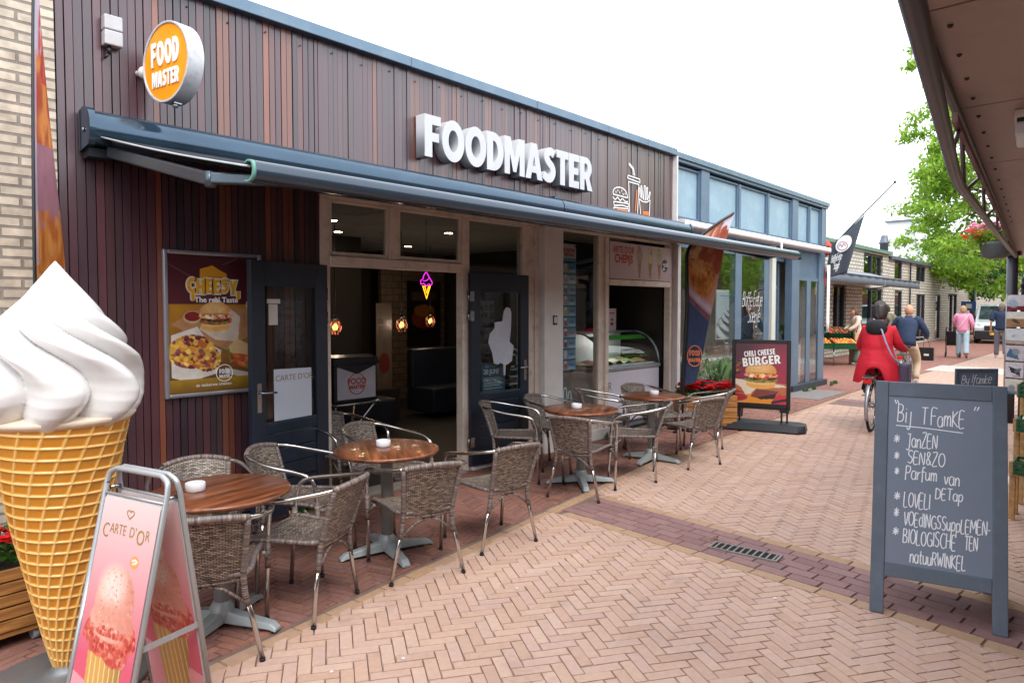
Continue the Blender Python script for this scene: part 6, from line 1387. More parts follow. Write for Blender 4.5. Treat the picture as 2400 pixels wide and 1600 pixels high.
def burger(P_, cx, cy_, s_, seed, veg=True):
    """a burger: bun, filling, patty, lettuce"""
    e = lambda x, y, rx, ry, rot=0, so_=.08: P_.ell(cx + x*s_, cy_ + y*s_/P_.asp, rx*s_, ry*s_/P_.asp, rot, so_)
    bot_ = e(0, -.27, .44, .16); P_.mix(bot_, 'dca35a'); P_.mix(e(0, -.2, .40, .08, 0, .4), 'e8bd7c')
    gr_ = e(0, -.12, .50, .10); P_.mix(gr_, '6f8a3a'); P_.blobs(gr_, 30, ['7fa23f', '4f6a2a', 'b8452e', 'c9503a', '8fae52'], .05*s_, seed)
    pt_ = e(.02, -.05, .47, .10); P_.mix(pt_, '5a2e26'); P_.blobs(pt_, 26, ['3d1f1c', '7a3b30', '8f4a3a', 'b8653f'], .05*s_, seed+1)
    ch_ = e(0, .05, .50, .10); P_.mix(ch_, 'e3a85c'); P_.blobs(ch_, 40, ['f0c47a', 'e9b25a', 'c9483e', 'd98a94', 'f4e2c4', 'b5443c'], .055*s_, seed+2)
    bn = np.clip(e(0, .18, .46, .30, 0, .04), 0, 1)*(P_.v > cy_ + .09*s_/P_.asp); P_.mix(bn, 'cf9450'); P_.mix(e(-.06, .28, .34, .17, 0, .9)*bn*.8, 'e6bb7e'); P_.mix(e(0, .10, .46, .03, 0, .5)*bn*.6, '9a5f2c'); P_.blobs(bn, 30, ['d8a662', 'c08644', 'e9c690'], .022*s_, seed+3)
P_ = Paint(100, 140, '7a2438'); P_.asp = 1.4; P_.grad('8e2740', '5f2636', .35, 1.0); P_.mix(P_.ell(.8, .55, .55, .35, 0, 1.2)*.5, 'a8324c'); P_.mix(P_.ell(.05, .85, .4, .3, 0, 1.2)*.6, '3d2a38')
P_.mix(P_.poly([(0, .36), (.3, .42), (1, .36), (1, .18), (.6, .14), (0, .24)]), 'b06a44'); P_.mix(P_.poly([(0, .42), (.3, .40), (.95, .34), (1, .31), (.42, .28), (.26, .15), (.2, .16), (.12, .28), (0, .34)]), 'd9cbb8'); P_.mix(P_.poly([(0, .15), (.5, .2), (1, .1), (1, 0), (0, 0)]), 'd98a2c'); P_.mix(P_.poly([(.3, .14), (.42, .27), (.85, .24), (.75, .12), (.45, .12)]), '7a4038'); P_.mix(P_.poly([(.42, .13), (.8, .2), (.78, .12), (.5, .1)]), '2c2430')
P_.mix(P_.ell(.06, .12, .2, .075, 0, .05), 'b98a6a'); P_.mix(P_.ell(.06, .125, .18, .06, 0, .1), 'a02a28'); P_.mix(P_.poly([(.7, 0), (.74, .1), (.86, .2), (1, .16), (1, 0)]), 'c22f40'); P_.mix(P_.line([(.74, .06), (1, .11)], .03), '2e2430'); P_.mix(P_.rect(0, 1, 0, .035), '14141c')
burger(P_, .5, .47, .66, 11); P_.blobs(P_.ell(.03, .68, .1, .2), 26, ['5e3a2c', 'b06a3a', '4f5a34', '8f3a30', '3d2a34'], .03, 5); P_.mottle(P_.rect(0, 1, 0, 1), 14, 6, .08)
P_.to_obj('poster', lambda u, v: ((u - .5)*.668, -.022, .334 + v*.86), MT['print'], bgs)
b = MB(); b.box(-.334, .334, -.018, .02, .334, 1.194); b.build('backing', MT['black'], bgs)
BU, BV = Vector((.992, 0, .125)), Vector((-.125, 0, .992))
dkb = M('shadow_blue', '1c2236', .6)
for d_, m_ in ((0, dkb), (1, MT['paint_w'])):
    o_ = .006 if not d_ else 0
    put_bold('lettering', 'CHILI CHEESE', m_, (-.02 + o_, -.0235 - .002*d_, 1.065 - o_), BU, BV, .078, .001, bgs, gap=.09, xs=.74); put_bold('lettering', 'BURGER', m_, (.005 + o_, -.0235 - .002*d_, .955 - o_), BU, BV, .12, .001, bgs, gap=.07, xs=.99)

# ================================================================== CHEESY POSTER on the boards
P_ = Paint(130, 200, '4a1a22'); P_.asp = 1.54; P_.grad('55202a', '3f161e', .6, 1); P_.mix(P_.rect(0, 1, 0, .645), '9a6420'); P_.grad('5c4024', 'a87420', .1, .62, P_.rect(0, 1, 0, .64)); 
P_.mix(P_.line([(0, .93), (.3, .82)], .006)*.4, '8a6a70'); P_.mix(P_.line([(.6, .94), (.75, .99)], .006)*.4, '8a6a70')
P_.mix(P_.poly([(.02, .5), (.45, .66), (.9, .6), (1, .45), (.62, .3), (.25, .42)]), 'a97c55'); P_.mix(P_.ell(.25, .55, .10, .045), 'caa684'); P_.mix(P_.ell(.25, .555, .085, .035), '7a1f20')
P_.mix(P_.poly([(.32, .46), (.5, .70), (.78, .55), (.75, .36), (.5, .38)]), 'c9b8a6'); burger(P_, .5, .545, .37, 21)
P_.mix(P_.rect(.88, .93, .62, .83)*0 + P_.line([(.94, .8), (.96, .66)], .012), 'a02a2e'); P_.mix(P_.ell(.93, .56, .08, .11), 'b08a68'); P_.mix(P_.ell(.93, .64, .08, .05), 'd3c6b4'); P_.mix(P_.ell(.93, .46, .06, .05), '3c2a24')
P_.mix(P_.poly([(.02, .42), (.3, .48), (.42, .36), (.56, .3), (.5, .13), (.2, .08), (.02, .12)]), 'cfc8c0'); fr_m = np.maximum(P_.ell(.24, .30, .25, .12), P_.ell(.4, .24, .15, .09)); P_.mix(fr_m, 'c79a3e'); P_.blobs(fr_m, 190, ['dcb24a', 'e8c766', '7a3a34', 'b5622e', '8a4a50', 'c98a36', 'd9a44a', '6a2c34'], .028, 31)
sw = P_.poly([(.62, .3), (.72, .37), (.98, .3), (1, .12), (.66, .2)]); P_.mix(sw, 'a5502f'); P_.blobs(sw, 60, ['c2683a', '8f3a2a', 'd98a4a', '5f7a34'], .028, 8); P_.mix(P_.poly([(.64, .33), (.74, .385), (1, .30), (1, .245), (.66, .28)]), 'cdac7c'); P_.mix(P_.poly([(.6, .17), (1, .1), (1, .06), (.62, .12)]), 'b9aea0')
P_.grad('6a4a1c', 'a8842c', 0, .12, P_.rect(0, 1, 0, .10)); P_.mottle(P_.rect(0, 1, 0, .62), 12, 4, .22)
ch = thing('wall_poster', 'framed poster with yellow cheese lettering and burgers on the brown boards', 'poster', (2.26, 5.07, 1.04))
P_.to_obj('poster', lambda u, v: (-.335 + .67*u, -.026, .025 + 1.0*v), MT['print'], ch)
b = MB(); b.box(-.335, .335, -.022, .0, .025, 1.025); b.build('backing', MT['black'], ch); b = MB(); b.box(-.365, -.335, -.035, 0, -.005, 1.055); b.box(.335, .365, -.035, 0, -.005, 1.055); b.box(-.335, .335, -.034, 0, -.004, .025); b.box(-.335, .335, -.034, 0, 1.025, 1.054); b.build('frame', M('frame_silver', 'a9abb4', .3, .7), ch, bevel=.008)
b = MB(); b.prism([(-.11, .845), (.085, .835), (.09, .895), (.03, .925), (-.02, .955), (-.11, .925)], lambda u, v, d: (u, -.0265 - d, v), .001); b.build('cheese_print', M('cheese_yellow', 'c98a1c', .5), ch)
b = MB(); b.prism([(-.06, .84), (.086, .836), (.088, .872), (-.05, .872)], lambda u, v, d: (u, -.0278 - d, v), .001); b.build('cheese_shade', M('cheese_dark', 'a8701a', .5), ch)
CU_, CV_ = (1, 0, 0), (0, 0, 1)
for d_, m_, g_ in ((0, M('cheese_white', 'd9cdb4', .5), .010), (1, M('cheese_gold', 'd39a1e', .5), .0)):
    x = -.205
    for i_, c_ in enumerate('CHEESY'):
        dz_ = (.0, .012, .004, .008, .0, .014)[i_]; put_bold('lettering', c_, m_, (x, -.030 - .002*d_, .755 - dz_), CU_, CV_, .105, .001, ch, center=False, xs=.92, grow=g_); x += (BF[c_][1] + .045)*.105*.92
    bb = MB(); w_ = .011 if d_ else .02
    for (cx_, z0) in ((-.165, .69), (.175, .705)): bb.prism([(cx_-w_, .77), (cx_-w_, z0+w_)] + _ell(cx_, z0+w_, w_, w_, 8, 180, 360) + [(cx_+w_, .77)], lambda u, v, d: (u, -.0292 - .002*d_ - d, v), .0006)
    bb.build('drip', m_, ch)
put_text('lettering', 'The real Taste', MT['paint_w'], (.01, -.0275, .70), CU_, CV_, ch, size=.055, bold=.0015)
b = MB(); b.tube([(.06 + .062*math.cos(2*math.pi*k/28), -.028, .155 + .062*math.sin(2*math.pi*k/28)) for k in range(28)], .003, 5, True); b.build('emblem_ring', MT['paint_w'], ch)
put_bold('lettering', 'FOOD', MT['paint_w'], (.06, -.029, .168), CU_, CV_, .034, .0008, ch, xs=.8); put_bold('lettering', 'MASTER', MT['paint_w'], (.06, -.029, .132), CU_, CV_, .022, .0008, ch, xs=.85)
put_text('lettering', 'de lekkerste smaken', MT['paint_w'], (-.02, -.028, .075), CU_, CV_, ch, size=.032)

# ================================================================== PLANTS
def M_leaf(name, cols, trans=.35, rough=.5):
    m = M_island(name, cols, rough, (3, 3, 3), .12, 0, .3); N, L = m.node_tree.nodes, m.node_tree.links; b = N['Principled BSDF']
    t = N.new('ShaderNodeBsdfTranslucent'); L.new(b.inputs['Base Color'].links[0].from_socket, t.inputs['Color'])
    ms = N.new('ShaderNodeMixShader'); ms.inputs['Fac'].default_value = trans; L.new(b.outputs['BSDF'], ms.inputs[1]); L.new(t.outputs['BSDF'], ms.inputs[2]); L.new(ms.outputs['Shader'], N['Material Output'].inputs['Surface']); return m
LEAF_T = M_leaf('oak_leaf', ['6f9a2a', '8ab03a', '9dbf46', '5c8626', 'aecb55', '7ba634'], .5)
LEAF_D = M_leaf('dark_leaf', ['2f5a22', '3d6a2a', '4a7a30', '2a4f20'], .3)
LEAF_H = M_leaf('herb_leaf', ['6d8f5a', '8aa878', '5c7f4a', '9ab38a', '4a6b3c'], .3)
RED_P = M_leaf('red_petal', ['e0202a', 'f03038', 'd01820', 'f44a4a'], .35); PINK_P = M_leaf('pink_petal', ['f0b4c4', 'f4c8d4', 'e8a4b8'], .4); ORG_P = M_leaf('coral_petal', ['f06848', 'f27c5c', 'e85844'], .4)
def leaves(name, clumps, mat, parent=None, world=False, seed=1, droop=.3, wid=.5):
    """clumps: (centre, radius xyz, count, leaf length)"""
    rg_ = np.random.RandomState(seed); V, F = [], []; n0 = 0
    for c, r_, n, L_ in clumps:
        p = rg_.normal(size=(n, 3)); p /= np.linalg.norm(p, axis=1)[:, None]; p *= (rg_.rand(n, 1) ** .5)
        p = np.array(c) + p * np.array(r_)
        a = rg_.normal(size=(n, 3)); a[:, 2] -= droop; a /= np.linalg.norm(a, axis=1)[:, None]
        q = rg_.normal(size=(n, 3)); s_ = np.cross(a, q); s_ /= np.linalg.norm(s_, axis=1)[:, None] + 1e-9
        l = L_ * rg_.uniform(.6, 1.3, (n, 1)); nr = np.cross(a, s_)
        pts = np.stack([p, p + a*l*.45 + s_*l*wid*.5 + nr*l*.08, p + a*l, p + a*l*.45 - s_*l*wid*.5 + nr*l*.08], 1).reshape(-1, 3)
        V.append(pts); F.append(np.arange(n*4).reshape(-1, 4) + n0); n0 += n*4
    me = bpy.data.meshes.new(name); me.from_pydata(np.concatenate(V).tolist(), [], np.concatenate(F).tolist()); me.update()
    return link(name, me, mat, parent, world)
def flower_heads(name, spots, mat, parent, seed=1, r_=.035):
    """ruffled blooms: rings of petals round each spot"""
    rr = random.Random(seed); b = MB()
    for c in spots:
        for ringr, n, tilt in ((1, 7, .3), (.72, 6, .8), (.42, 5, 1.2)):
            for k in range(n):
                a = 2*math.pi*k/n + rr.uniform(0, .6); L_ = r_*ringr*rr.uniform(.85, 1.15); d = Vector((math.cos(a), math.sin(a), 0)); s_ = Vector((-d.y, d.x, 0)); C_ = Vector(c)
                b.add([C_, C_ + d*L_*.6 + s_*L_*.5 + Vector((0, 0, L_*tilt*.5)), C_ + d*L_ + Vector((0, 0, L_*tilt*.7 - .006)), C_ + d*L_*.6 - s_*L_*.5 + Vector((0, 0, L_*tilt*.5))], [(0, 1, 2, 3)])
    return b.build(name, mat, parent, clean=False)
OAKB = M('bark', '4a3d32', .9, var=.25, scale=12, bump=.5)
SLAT = M_wood('planter_wood', '7a4f2a', '9c6a38', 'b88448', (2, 24, 24), .5, 0, .15)
def slat_box(t, w_, d_, z0, z1, n, mat):
    b = MB(); h = (z1-z0)/n
    for k in range(n):
        for y in (-d_/2, d_/2): b.box(-w_/2, w_/2, y-.012, y+.012, z0+k*h, z0+(k+1)*h-.008)
        for x in (-w_/2, w_/2): b.box(x-.012, x+.012, -d_/2+.013, d_/2-.013, z0+k*h, z0+(k+1)*h-.008)
    b.build('slats', mat, t, bevel=.003)
    b = MB(); b.box(-w_/2+.013, w_/2-.013, -d_/2+.013, d_/2-.013, z0+.02, z1-.04); b.build('soil', M('soil', '2a211b', .95, bump=.6), t)
    b = MB(); [b.box(x-.02, x+.02, y-.02, y+.02, z0-.02, z1) for x in (-w_/2+.035, w_/2-.035) for y in (-d_/2+.035, d_/2-.035)]; b.box(-w_/2, w_/2, -d_/2, d_/2, z0-.03, z0-.005); b.build('corner_posts', mat, t)
rr = random.Random(7)
# flower box at the left edge
fb = thing('flower_box', 'wooden slatted flower box on castors with red flowers behind the giant cone', 'planter', (.46, 4.22, 0), R(4))
slat_box(fb, 1.02, .40, .10, .41, 5, SLAT)
cgr = M('castor_grey', '8e9094', .5)
for x in (-.42, .42):
    for y in (-.14, .14): b = MB(); b.cyl((x-.018, y, .04), (x+.018, y, .04), .04, 14); b.build('castor', cgr, fb)
leaves('foliage', [((x, y, .46), (.1, .08, .07), 26, .07) for x in np.arange(-.45, .5, .16) for y in (-.08, .08)], LEAF_D, fb, seed=3)
flower_heads('blooms', [(rr.uniform(-.46, .48), rr.uniform(-.18, .12), rr.uniform(.47, .58)) for _ in range(46)], RED_P, fb, 2, .05)
bgk = thing('black_bundle', 'black glossy wrapped bundle at the left edge above the red flowers', 'cover', (.30, 4.10, .42))
b = MB(); b.grid(lambda u, v: ((.12*math.sin(v*3.0)**.6 + .012*math.sin(u*2*math.pi*7 + v*9))*math.cos(2*math.pi*u)*(1.0), (.12*math.sin(v*3.0)**.6 + .012*math.sin(u*2*math.pi*7 + v*9))*math.sin(2*math.pi*u), v*.62), 60, 26, closed_u=True); b.build('cover', M('black_gloss', '0b0b0e', .18, spec=.6), bgk)
b = MB(); b.tube([(.11*math.cos(a), .11*math.sin(a), .44) for a in np.linspace(0, 2*math.pi, 20, endpoint=False)], .012, 6, True); b.build('tie_band', MT['rubber'], bgk)
# flower box at the far end of the terrace
fb2 = thing('flower_box', 'wooden slatted flower box with red flowers in front of the black planter', 'planter', (8.93, 4.46, 0), R(-47))
slat_box(fb2, .78, .36, .08, .47, 5, SLAT)
leaves('foliage', [((x, y, .50), (.1, .08, .06), 20, .07) for x in np.arange(-.34, .36, .15) for y in (-.08, .08)], LEAF_D, fb2, seed=4)
flower_heads('blooms', [(rr.uniform(-.37, .37), rr.uniform(-.17, .17), rr.uniform(.53, .64)) for _ in range(80)], RED_P, fb2, 3, .06)
# black planter with herbs
bpn = thing('black_planter', 'low black planter with grey green herbs under the shop window', 'planter', (9.95, 4.78, 0), R(-20))
b = MB(); b.loft([(0, 0, .02, .36, .17), (0, 0, .5, .42, .21), (0, 0, .56, .43, .22), (0, 0, .56, .40, .19), (0, 0, .50, .39, .18)], 4); b = MB()
for z0, z1, k0, k1 in ((0, .56, .9, 1.0),):
    b.add([(-.42*k0, -.2*k0, z0), (.42*k0, -.2*k0, z0), (.42*k0, .2*k0, z0), (-.42*k0, .2*k0, z0), (-.42, -.2, z1), (.42, -.2, z1), (.42, .2, z1), (-.42, .2, z1), (-.38, -.16, z1), (.38, -.16, z1), (.38, .16, z1), (-.38, .16, z1), (-.38, -.16, z1-.05), (.38, -.16, z1-.05), (.38, .16, z1-.05), (-.38, .16, z1-.05)], [(3,2,1,0)] + [(i, (i+1) % 4, (i+1) % 4+4, i+4) for i in range(4)] + [(i+4, (i+1) % 4+4, (i+1) % 4+8, i+8) for i in range(4)] + [(i+8, (i+1) % 4+8, (i+1) % 4+12, i+12) for i in range(4)] + [(12,13,14,15)])
b.build('pot', M('planter_black', '202026', .5), bpn, bevel=.008)
leaves('foliage', [((x, y, .66), (.12, .1, .12), 36, .05) for x in np.arange(-.34, .36, .14) for y in (-.06, .08)] + [((-.24, 0, .86), (.05, .05, .18), 50, .05), ((.1, .02, .8), (.14, .08, .12), 70, .045)], LEAF_H, bpn, seed=5, droop=-.4)
b = MB()
for k in range(90):
    x, y = rr.uniform(-.05, .38), rr.uniform(-.14, .14); a = rr.uniform(0, 6.3); l = rr.uniform(.25, .42); d_ = rr.uniform(.05, .16)
    b.add([(x-.003, y, .52), (x+.003, y, .52), (x + d_*math.cos(a)*.5, y + d_*math.sin(a)*.5, .52 + l*.75), (x + d_*math.cos(a)*1.3, y + d_*math.sin(a)*1.3, .52 + l)], [(0, 1, 2), (0, 2, 3)])
b.build('grass_blades', LEAF_H, bpn, clean=False)
# plants inside the blue grey shop
for x, y, z, lab in ((12.1, 5.5, .85, 'green pot plant behind the lettered pane of the blue grey shop'), (14.95, 5.55, .9, 'green pot plant behind the corner glass of the blue grey shop')):
    t = thing('pot_plant', lab, 'plant', (x, y, z)); b = MB(); b.lathe([(.1, 0), (.14, .22), (.12, .22)], seg=18); b.build('pot', M('pot_teal_%d' % int(x), '2f6a6e', .4), t)
    leaves('foliage', [((0, 0, .38), (.22, .18, .2), 150, .09)], LEAF_D, t, seed=int(x)); b = MB(); b.box(-.2, .2, -.2, .2, -z + .03, 0); b.build('stand', MT['white'], t)
wd_ = MB(); 
ws = [(14.1, 4.86), (14.5, 4.84), (15.6, 4.84), (16.0, 4.9), (3.1, 4.98), (2.9, 4.95), (3.2, 4.93), (1.6, 5.02), (7.3, 4.95), (8.9, 4.3)]
leaves('weeds', [((x, y, .02), (.12, .05, .03), 26, .06) for x, y in ws], LEAF_D, None, seed=9, droop=-1.2)['kind'] = 'stuff'
# hanging basket
hb = thing('hanging_basket', 'grey hanging basket of pink and coral flowers under the brown canopy', 'flower basket', (10.78, 1.36, 2.32))
b = MB(); b.lathe([(.10, 0), (.14, .03), (.19, .18), (.20, .21), (.185, .21), (.12, .05), (.001, .03)], seg=28); b.build('bowl', M('bowl_grey', '5a6064', .5, var=.1), hb)
leaves('foliage', [((.05*math.cos(a)*2.2, .1*math.sin(a)*1.6, .27), (.14, .14, .12), 90, .07) for a in np.arange(0, 6.3, 1.0)] + [((-.15, .2, .2), (.12, .12, .14), 80, .06)], LEAF_T, hb, seed=6)
flower_heads('pink_blooms', [(rr.uniform(-.2, .2), rr.uniform(-.12, .3), rr.uniform(.36, .46)) for _ in range(34)], PINK_P, hb, 4, .055); flower_heads('coral_blooms', [(rr.uniform(-.28, -.1), rr.uniform(.1, .34), rr.uniform(.24, .38)) for _ in range(18)], ORG_P, hb, 5, .045)
b = MB()
for k in range(3): a = 2.1*k; b.cyl((.19*math.cos(a), .19*math.sin(a), .2), (0, -.18, .45), .004, 5)
b.build('hanger', MT['black'], hb)
# trees
def tree(name, label, base, right, fwd, clumps, trunk_r, mat, seed, leaf=.27, per=130, group=None):
    t = thing(name, label, 'tree', base, 0, group); R_, F_ = np.array((*right, 0)), np.array((*fwd, 0)); rg_ = random.Random(seed)
    W = lambda r_, d, z: tuple(R_*r_ + F_*d + np.array((0, 0, z)))
    top = max(c[2] for c in clumps)
    b = MB(); ax = smooth_path([W(0, 0, 0), W(-.1, .05, top*.3), W(.12, 0, top*.6), W(0, 0, top*.97)], 6); b.tube(ax, [trunk_r*(1 - .9*k/(len(ax)-1)) for k in range(len(ax))], 10)
    for r_, d, z, s_ in clumps:
        z0 = max(1.6, min(z - .25*math.hypot(r_, d), z*.92)); k = z0/top; a_ = W(0, 0, z0); m_ = W(r_*.5, d*.5, (z0+z)/2 + .15*abs(r_)*.3)
        br_ = smooth_path([a_, m_, W(r_, d, z)], 4); b.tube(br_, [trunk_r*.22*(1-k)*(1 - .85*q/(len(br_)-1)) + .006 for q in range(len(br_))], 5)
    b.build('trunk', OAKB, t)
    cl = []
    for r_, d, z, s_ in clumps:
        for q in range(5):
            o_ = (rg_.gauss(0, .45)*s_, rg_.gauss(0, .45)*s_, rg_.gauss(0, .25)*s_); p = W(r_ + o_[0], d + o_[1], z + o_[2]); cl.append((p, (s_*.62, s_*.62, s_*.34), int(per*s_/5), leaf))
    leaves('crown', cl, mat, t, seed=seed); return t
rt_, fw_ = (.6743, -.7385), (.7385, .6743)
cl = [(-5.1, 0, 14.6, .7), (-4.5, .5, 14.1, .6), (-5.3, .3, 13.7, .45), (-4.3, 0, 11.3, .8), (-4.9, .4, 10.2, .8), (-3.9, .3, 9.6, .8), (-4.9, -.4, 8.0, .6), (-3.6, 0, 12.6, .9), (-3.2, .3, 13.8, .9), (-3.8, -.3, 8.7, 1.0), (-3.0, .2, 10.6, 1.1), (-4.1, .2, 7.6, .9), (-4.6, -.5, 6.6, .8), (-3.6, .2, 6.2, 1.0), (-4.5, .3, 5.2, .9), (-3.4, -.6, 4.6, 1.2), (-3.8, .2, 3.7, .9), (-2.6, .5, 3.2, 1.1), (-1.6, -.6, 3.0, 1.1)]
rg2 = random.Random(12)
for k in range(84):
    a = rg2.uniform(0, 6.28); z = rg2.uniform(3.2, 15.5); rad = (4.2 if z < 10 else 4.2*(1 - (z-10)/8)) * math.sqrt(rg2.uniform(.05, 1)); cl.append((rad*math.cos(a) - .2, rad*math.sin(a), z, rg2.uniform(.9, 1.4)))
tree('oak_tree', 'tall light green oak whose branches reach left over the street', (42.0, 4.45, 0), rt_, fw_, cl, .26, LEAF_T, 3, .24, 420)
cl = []
for k in range(30): a = rg2.uniform(0, 6.28); z = rg2.uniform(2.2, 6.0); rad = 2.6*math.sqrt(rg2.uniform(.05, 1)); cl.append((rad*math.cos(a), rad*math.sin(a), z, rg2.uniform(.7, 1.1)))
tree('small_tree', 'smaller darker tree below the oak at the end of the street', (52.0, 7.6, 0), rt_, fw_, cl, .2, LEAF_D, 5, .26, 260)
for i, (x, y, lab) in enumerate(((24, -2.4, 'leafy tree on the right side, mirrored in the shop window'), (31, -3.2, 'leafy tree further along the right side behind the canopy'))):
    cl = []
    for k in range(34): a = rg2.uniform(0, 6.28); z = rg2.uniform(2.6, 8.5); rad = 2.6*math.sqrt(rg2.uniform(.05, 1)); cl.append((rad*math.cos(a), rad*math.sin(a), z, rg2.uniform(.8, 1.2)))
    tree('street_tree', lab, (x, y, 0), (1, 0), (0, 1), cl, .18, LEAF_T, 20+i, .25, 260, 'trees on the right side')

# ================================================================== FEATHER FLAGS
def feather(name, label, base, dirv, left, right, paint, pole=.032):
    """left/right: (r, z) edge curves bottom to top; print mapped between them"""
    t = thing(name, label, 'flag', (*base, 0)); dv = Vector((*dirv, 0)).normalized(); nv = dv.cross(Vector((0, 0, 1)))
    lp, rp_ = np.array(smooth_path(left, 8)), np.array(smooth_path(right, 8))
    def at_(c, v): k = v*(len(c)-1); i = min(int(k), len(c)-2); return c[i]*(1-(k-i)) + c[i+1]*(k-i)
    def fn(u, v):
        q = at_(lp, v)*(1-u) + at_(rp_, v)*u; wv = .028*math.sin(u*5 + v*9)*u; return tuple(dv*q[0] + nv*wv + Vector((0, 0, q[1])))
    o = paint.to_obj('cloth', fn, MT['print_matt'], t, smooth=True)
    b = MB(); P0 = [tuple(dv*left[0][0]*.5 + Vector((0, 0, .02)))] + [tuple(dv*q[0] + Vector((0, 0, q[1]))) for q in lp[::2]]; b.tube(P0, [.014] + [pole*(1 - .45*k/len(P0)) for k in range(1, len(P0))], 8); b.build('pole_sleeve', MT['black'], t)
    b = MB(); b.box(-.22, .22, -.02, .02, .0, .02); b.box(-.02, .02, -.22, .22, .0, .021); b.lathe([(.05, .02), (.05, .05), (.02, .06)], seg=12); b.build('foot', MT['black'], t)
    return t, fn, nv
def food_print(seed, w_=70, h=220):
    P_ = Paint(w_, h, 'c9a9a8'); P_.asp = h / w_
    P_.grad('b0a0a8', 'd8d0dc', .0, 1)
    P_.mix(P_.poly([(0, .84), (1, .80), (1, .36), (0, .36)]), 'b98878'); P_.blobs(P_.rect(0, 1, .55, .82), 90, ['b07a68', 'c49480', '9c5a48', 'd0a890', 'a86a58'], .13, seed, .9)
    P_.mix(P_.line(smooth_path([(.30, .84), (.48, .74), (.58, .64), (.50, .56)], 6), .17), 'a85c44'); P_.mix(P_.line(smooth_path([(.34, .83), (.5, .73), (.58, .63)], 6), .09), 'bc7458'); P_.mix(P_.line(smooth_path([(.30, .82), (.42, .74), (.48, .66)], 6), .03), 'd8ac98'); P_.mix(P_.line([(.75, .82), (.95, .66), (.88, .54)], .13), 'a4523c'); P_.mix(P_.line([(.05, .74), (.25, .62), (.2, .52)], .07), 'd0a878')
    P_.mix(P_.ell(.46, .455, .44, .085, 0, .2), 'b9743c'); P_.blobs(P_.ell(.46, .46, .42, .085), 220, ['c48044', 'b06a34', 'd09456', 'a05a2c', 'bc7a42'], .04, seed+1, .8); P_.mix(P_.ell(.36, .49, .22, .035, 10, .9)*.5, 'dcae7c'); P_.mix(P_.ell(.5, .40, .36, .03, 0, .9)*.5, '8a4a28'); P_.mottle(P_.rect(0, 1, .36, .86), 22, seed+6, .2)
    P_.mix(P_.rect(0, 1, .33, .37)*.7, 'b09aa8'); P_.mix(P_.rect(0, 1, 0, .335), '3d4866'); P_.mix(P_.rect(0, 1, .315, .345)*P_.noise(6, 3), 'a0584c'); P_.mix(P_.rect(0, 1, .93, 1.0), 'd8ccd6'); P_.mottle(P_.rect(0, 1, 0, 1), 10, seed+2, .16); return P_
t, fn, nv = feather('feather_flag', 'tall feather flag with chicken print standing between flower box and window', (8.44, 4.55), (.74, -.67), [(0, .62), (.03, 1.2), (.055, 1.7), (.045, 2.2), (.06, 2.46), (.2, 2.63), (.45, 2.82), (.70, 2.975)], [(.20, .66), (.27, 1.0), (.335, 1.4), (.45, 1.9), (.54, 2.3), (.60, 2.6), (.65, 2.8), (.70, 2.975)], food_print(3))
def on_flag(u, v, d): p = Vector(fn(u, v)); return tuple(p + nv*(-d)) 
sgn = 1 if (nv.x*(-8.4) + nv.y*(-4.5)) > 0 else -1
of = lambda u, v, d: tuple(Vector(fn(u, v)) + nv*sgn*(.004 + d))
lg = M('flag_orange', 'd9763c', .7)
dvf = Vector((.74, -.67, 0)).normalized(); om = lambda x, z, d: tuple(dvf*x + nv*sgn*(.034 + d) + Vector((0, 0, z)))
stroke_obj('emblem_ring', [[(.155 + .10*math.cos(a), 1.03 + .14*math.sin(a)) for a in np.linspace(0, 6.28, 26)]], .012, lg, om, t)
put_bold('lettering', 'FOOD', lg, om(.155, 1.07, .002), dvf, (0, 0, 1), .075, .001, t, xs=.68); put_bold('lettering', 'MASTER', lg, om(.155, .975, .002), dvf, (0, 0, 1), .05, .001, t, xs=.74)
P_ = Paint(60, 240, 'c4bed4'); P_.asp = 4; P_.grad('b8a8b4', 'c9c4dc', .5, .9); P_.mix(P_.poly([(.55, .86), (.8, .84), (1, .66), (1, .50), (.62, .54), (.5, .7)]), 'b3484c'); P_.mix(P_.poly([(0, .60), (.5, .62), (1, .52), (1, .36), (0, .34)]), 'b8683c')
P_.blobs(P_.rect(0, 1, .50, .62), 90, ['c4763f', 'a8583a', 'd08a50', 'b0504a'], .07, 3, .9); P_.blobs(P_.rect(.3, 1, .58, .72), 50, ['b8504c', 'c06058', 'a84448'], .06, 5, .9); P_.mix(P_.rect(0, 1, .40, .50)*.85, '9a7488'); P_.blobs(P_.rect(0, 1, .28, .42), 110, ['c07a3c', 'd08e4c', 'b06430', 'c88244'], .07, 7, .9); P_.mix(P_.rect(0, .22, .36, .95)*.5, 'c4c4e0'); P_.grad('3d4866', '6a6480', 0, .26, P_.rect(0, 1, 0, .27)); P_.mottle(P_.rect(0, 1, 0, 1), 12, 4, .16)
feather('feather_flag', 'narrow feather flag with orange food print against the yellow brick wall', (1.03, 4.50), (.5, .866), [(0, .6), (-.04, 1.3), (-.05, 1.8), (-.02, 2.6), (.03, 3.3), (.10, 3.7), (.22, 3.9)], [(.36, .7), (.38, 1.2), (.39, 1.7), (.34, 2.3), (.26, 2.9), (.18, 3.4), (.19, 3.7), (.22, 3.9)], P_, .011)

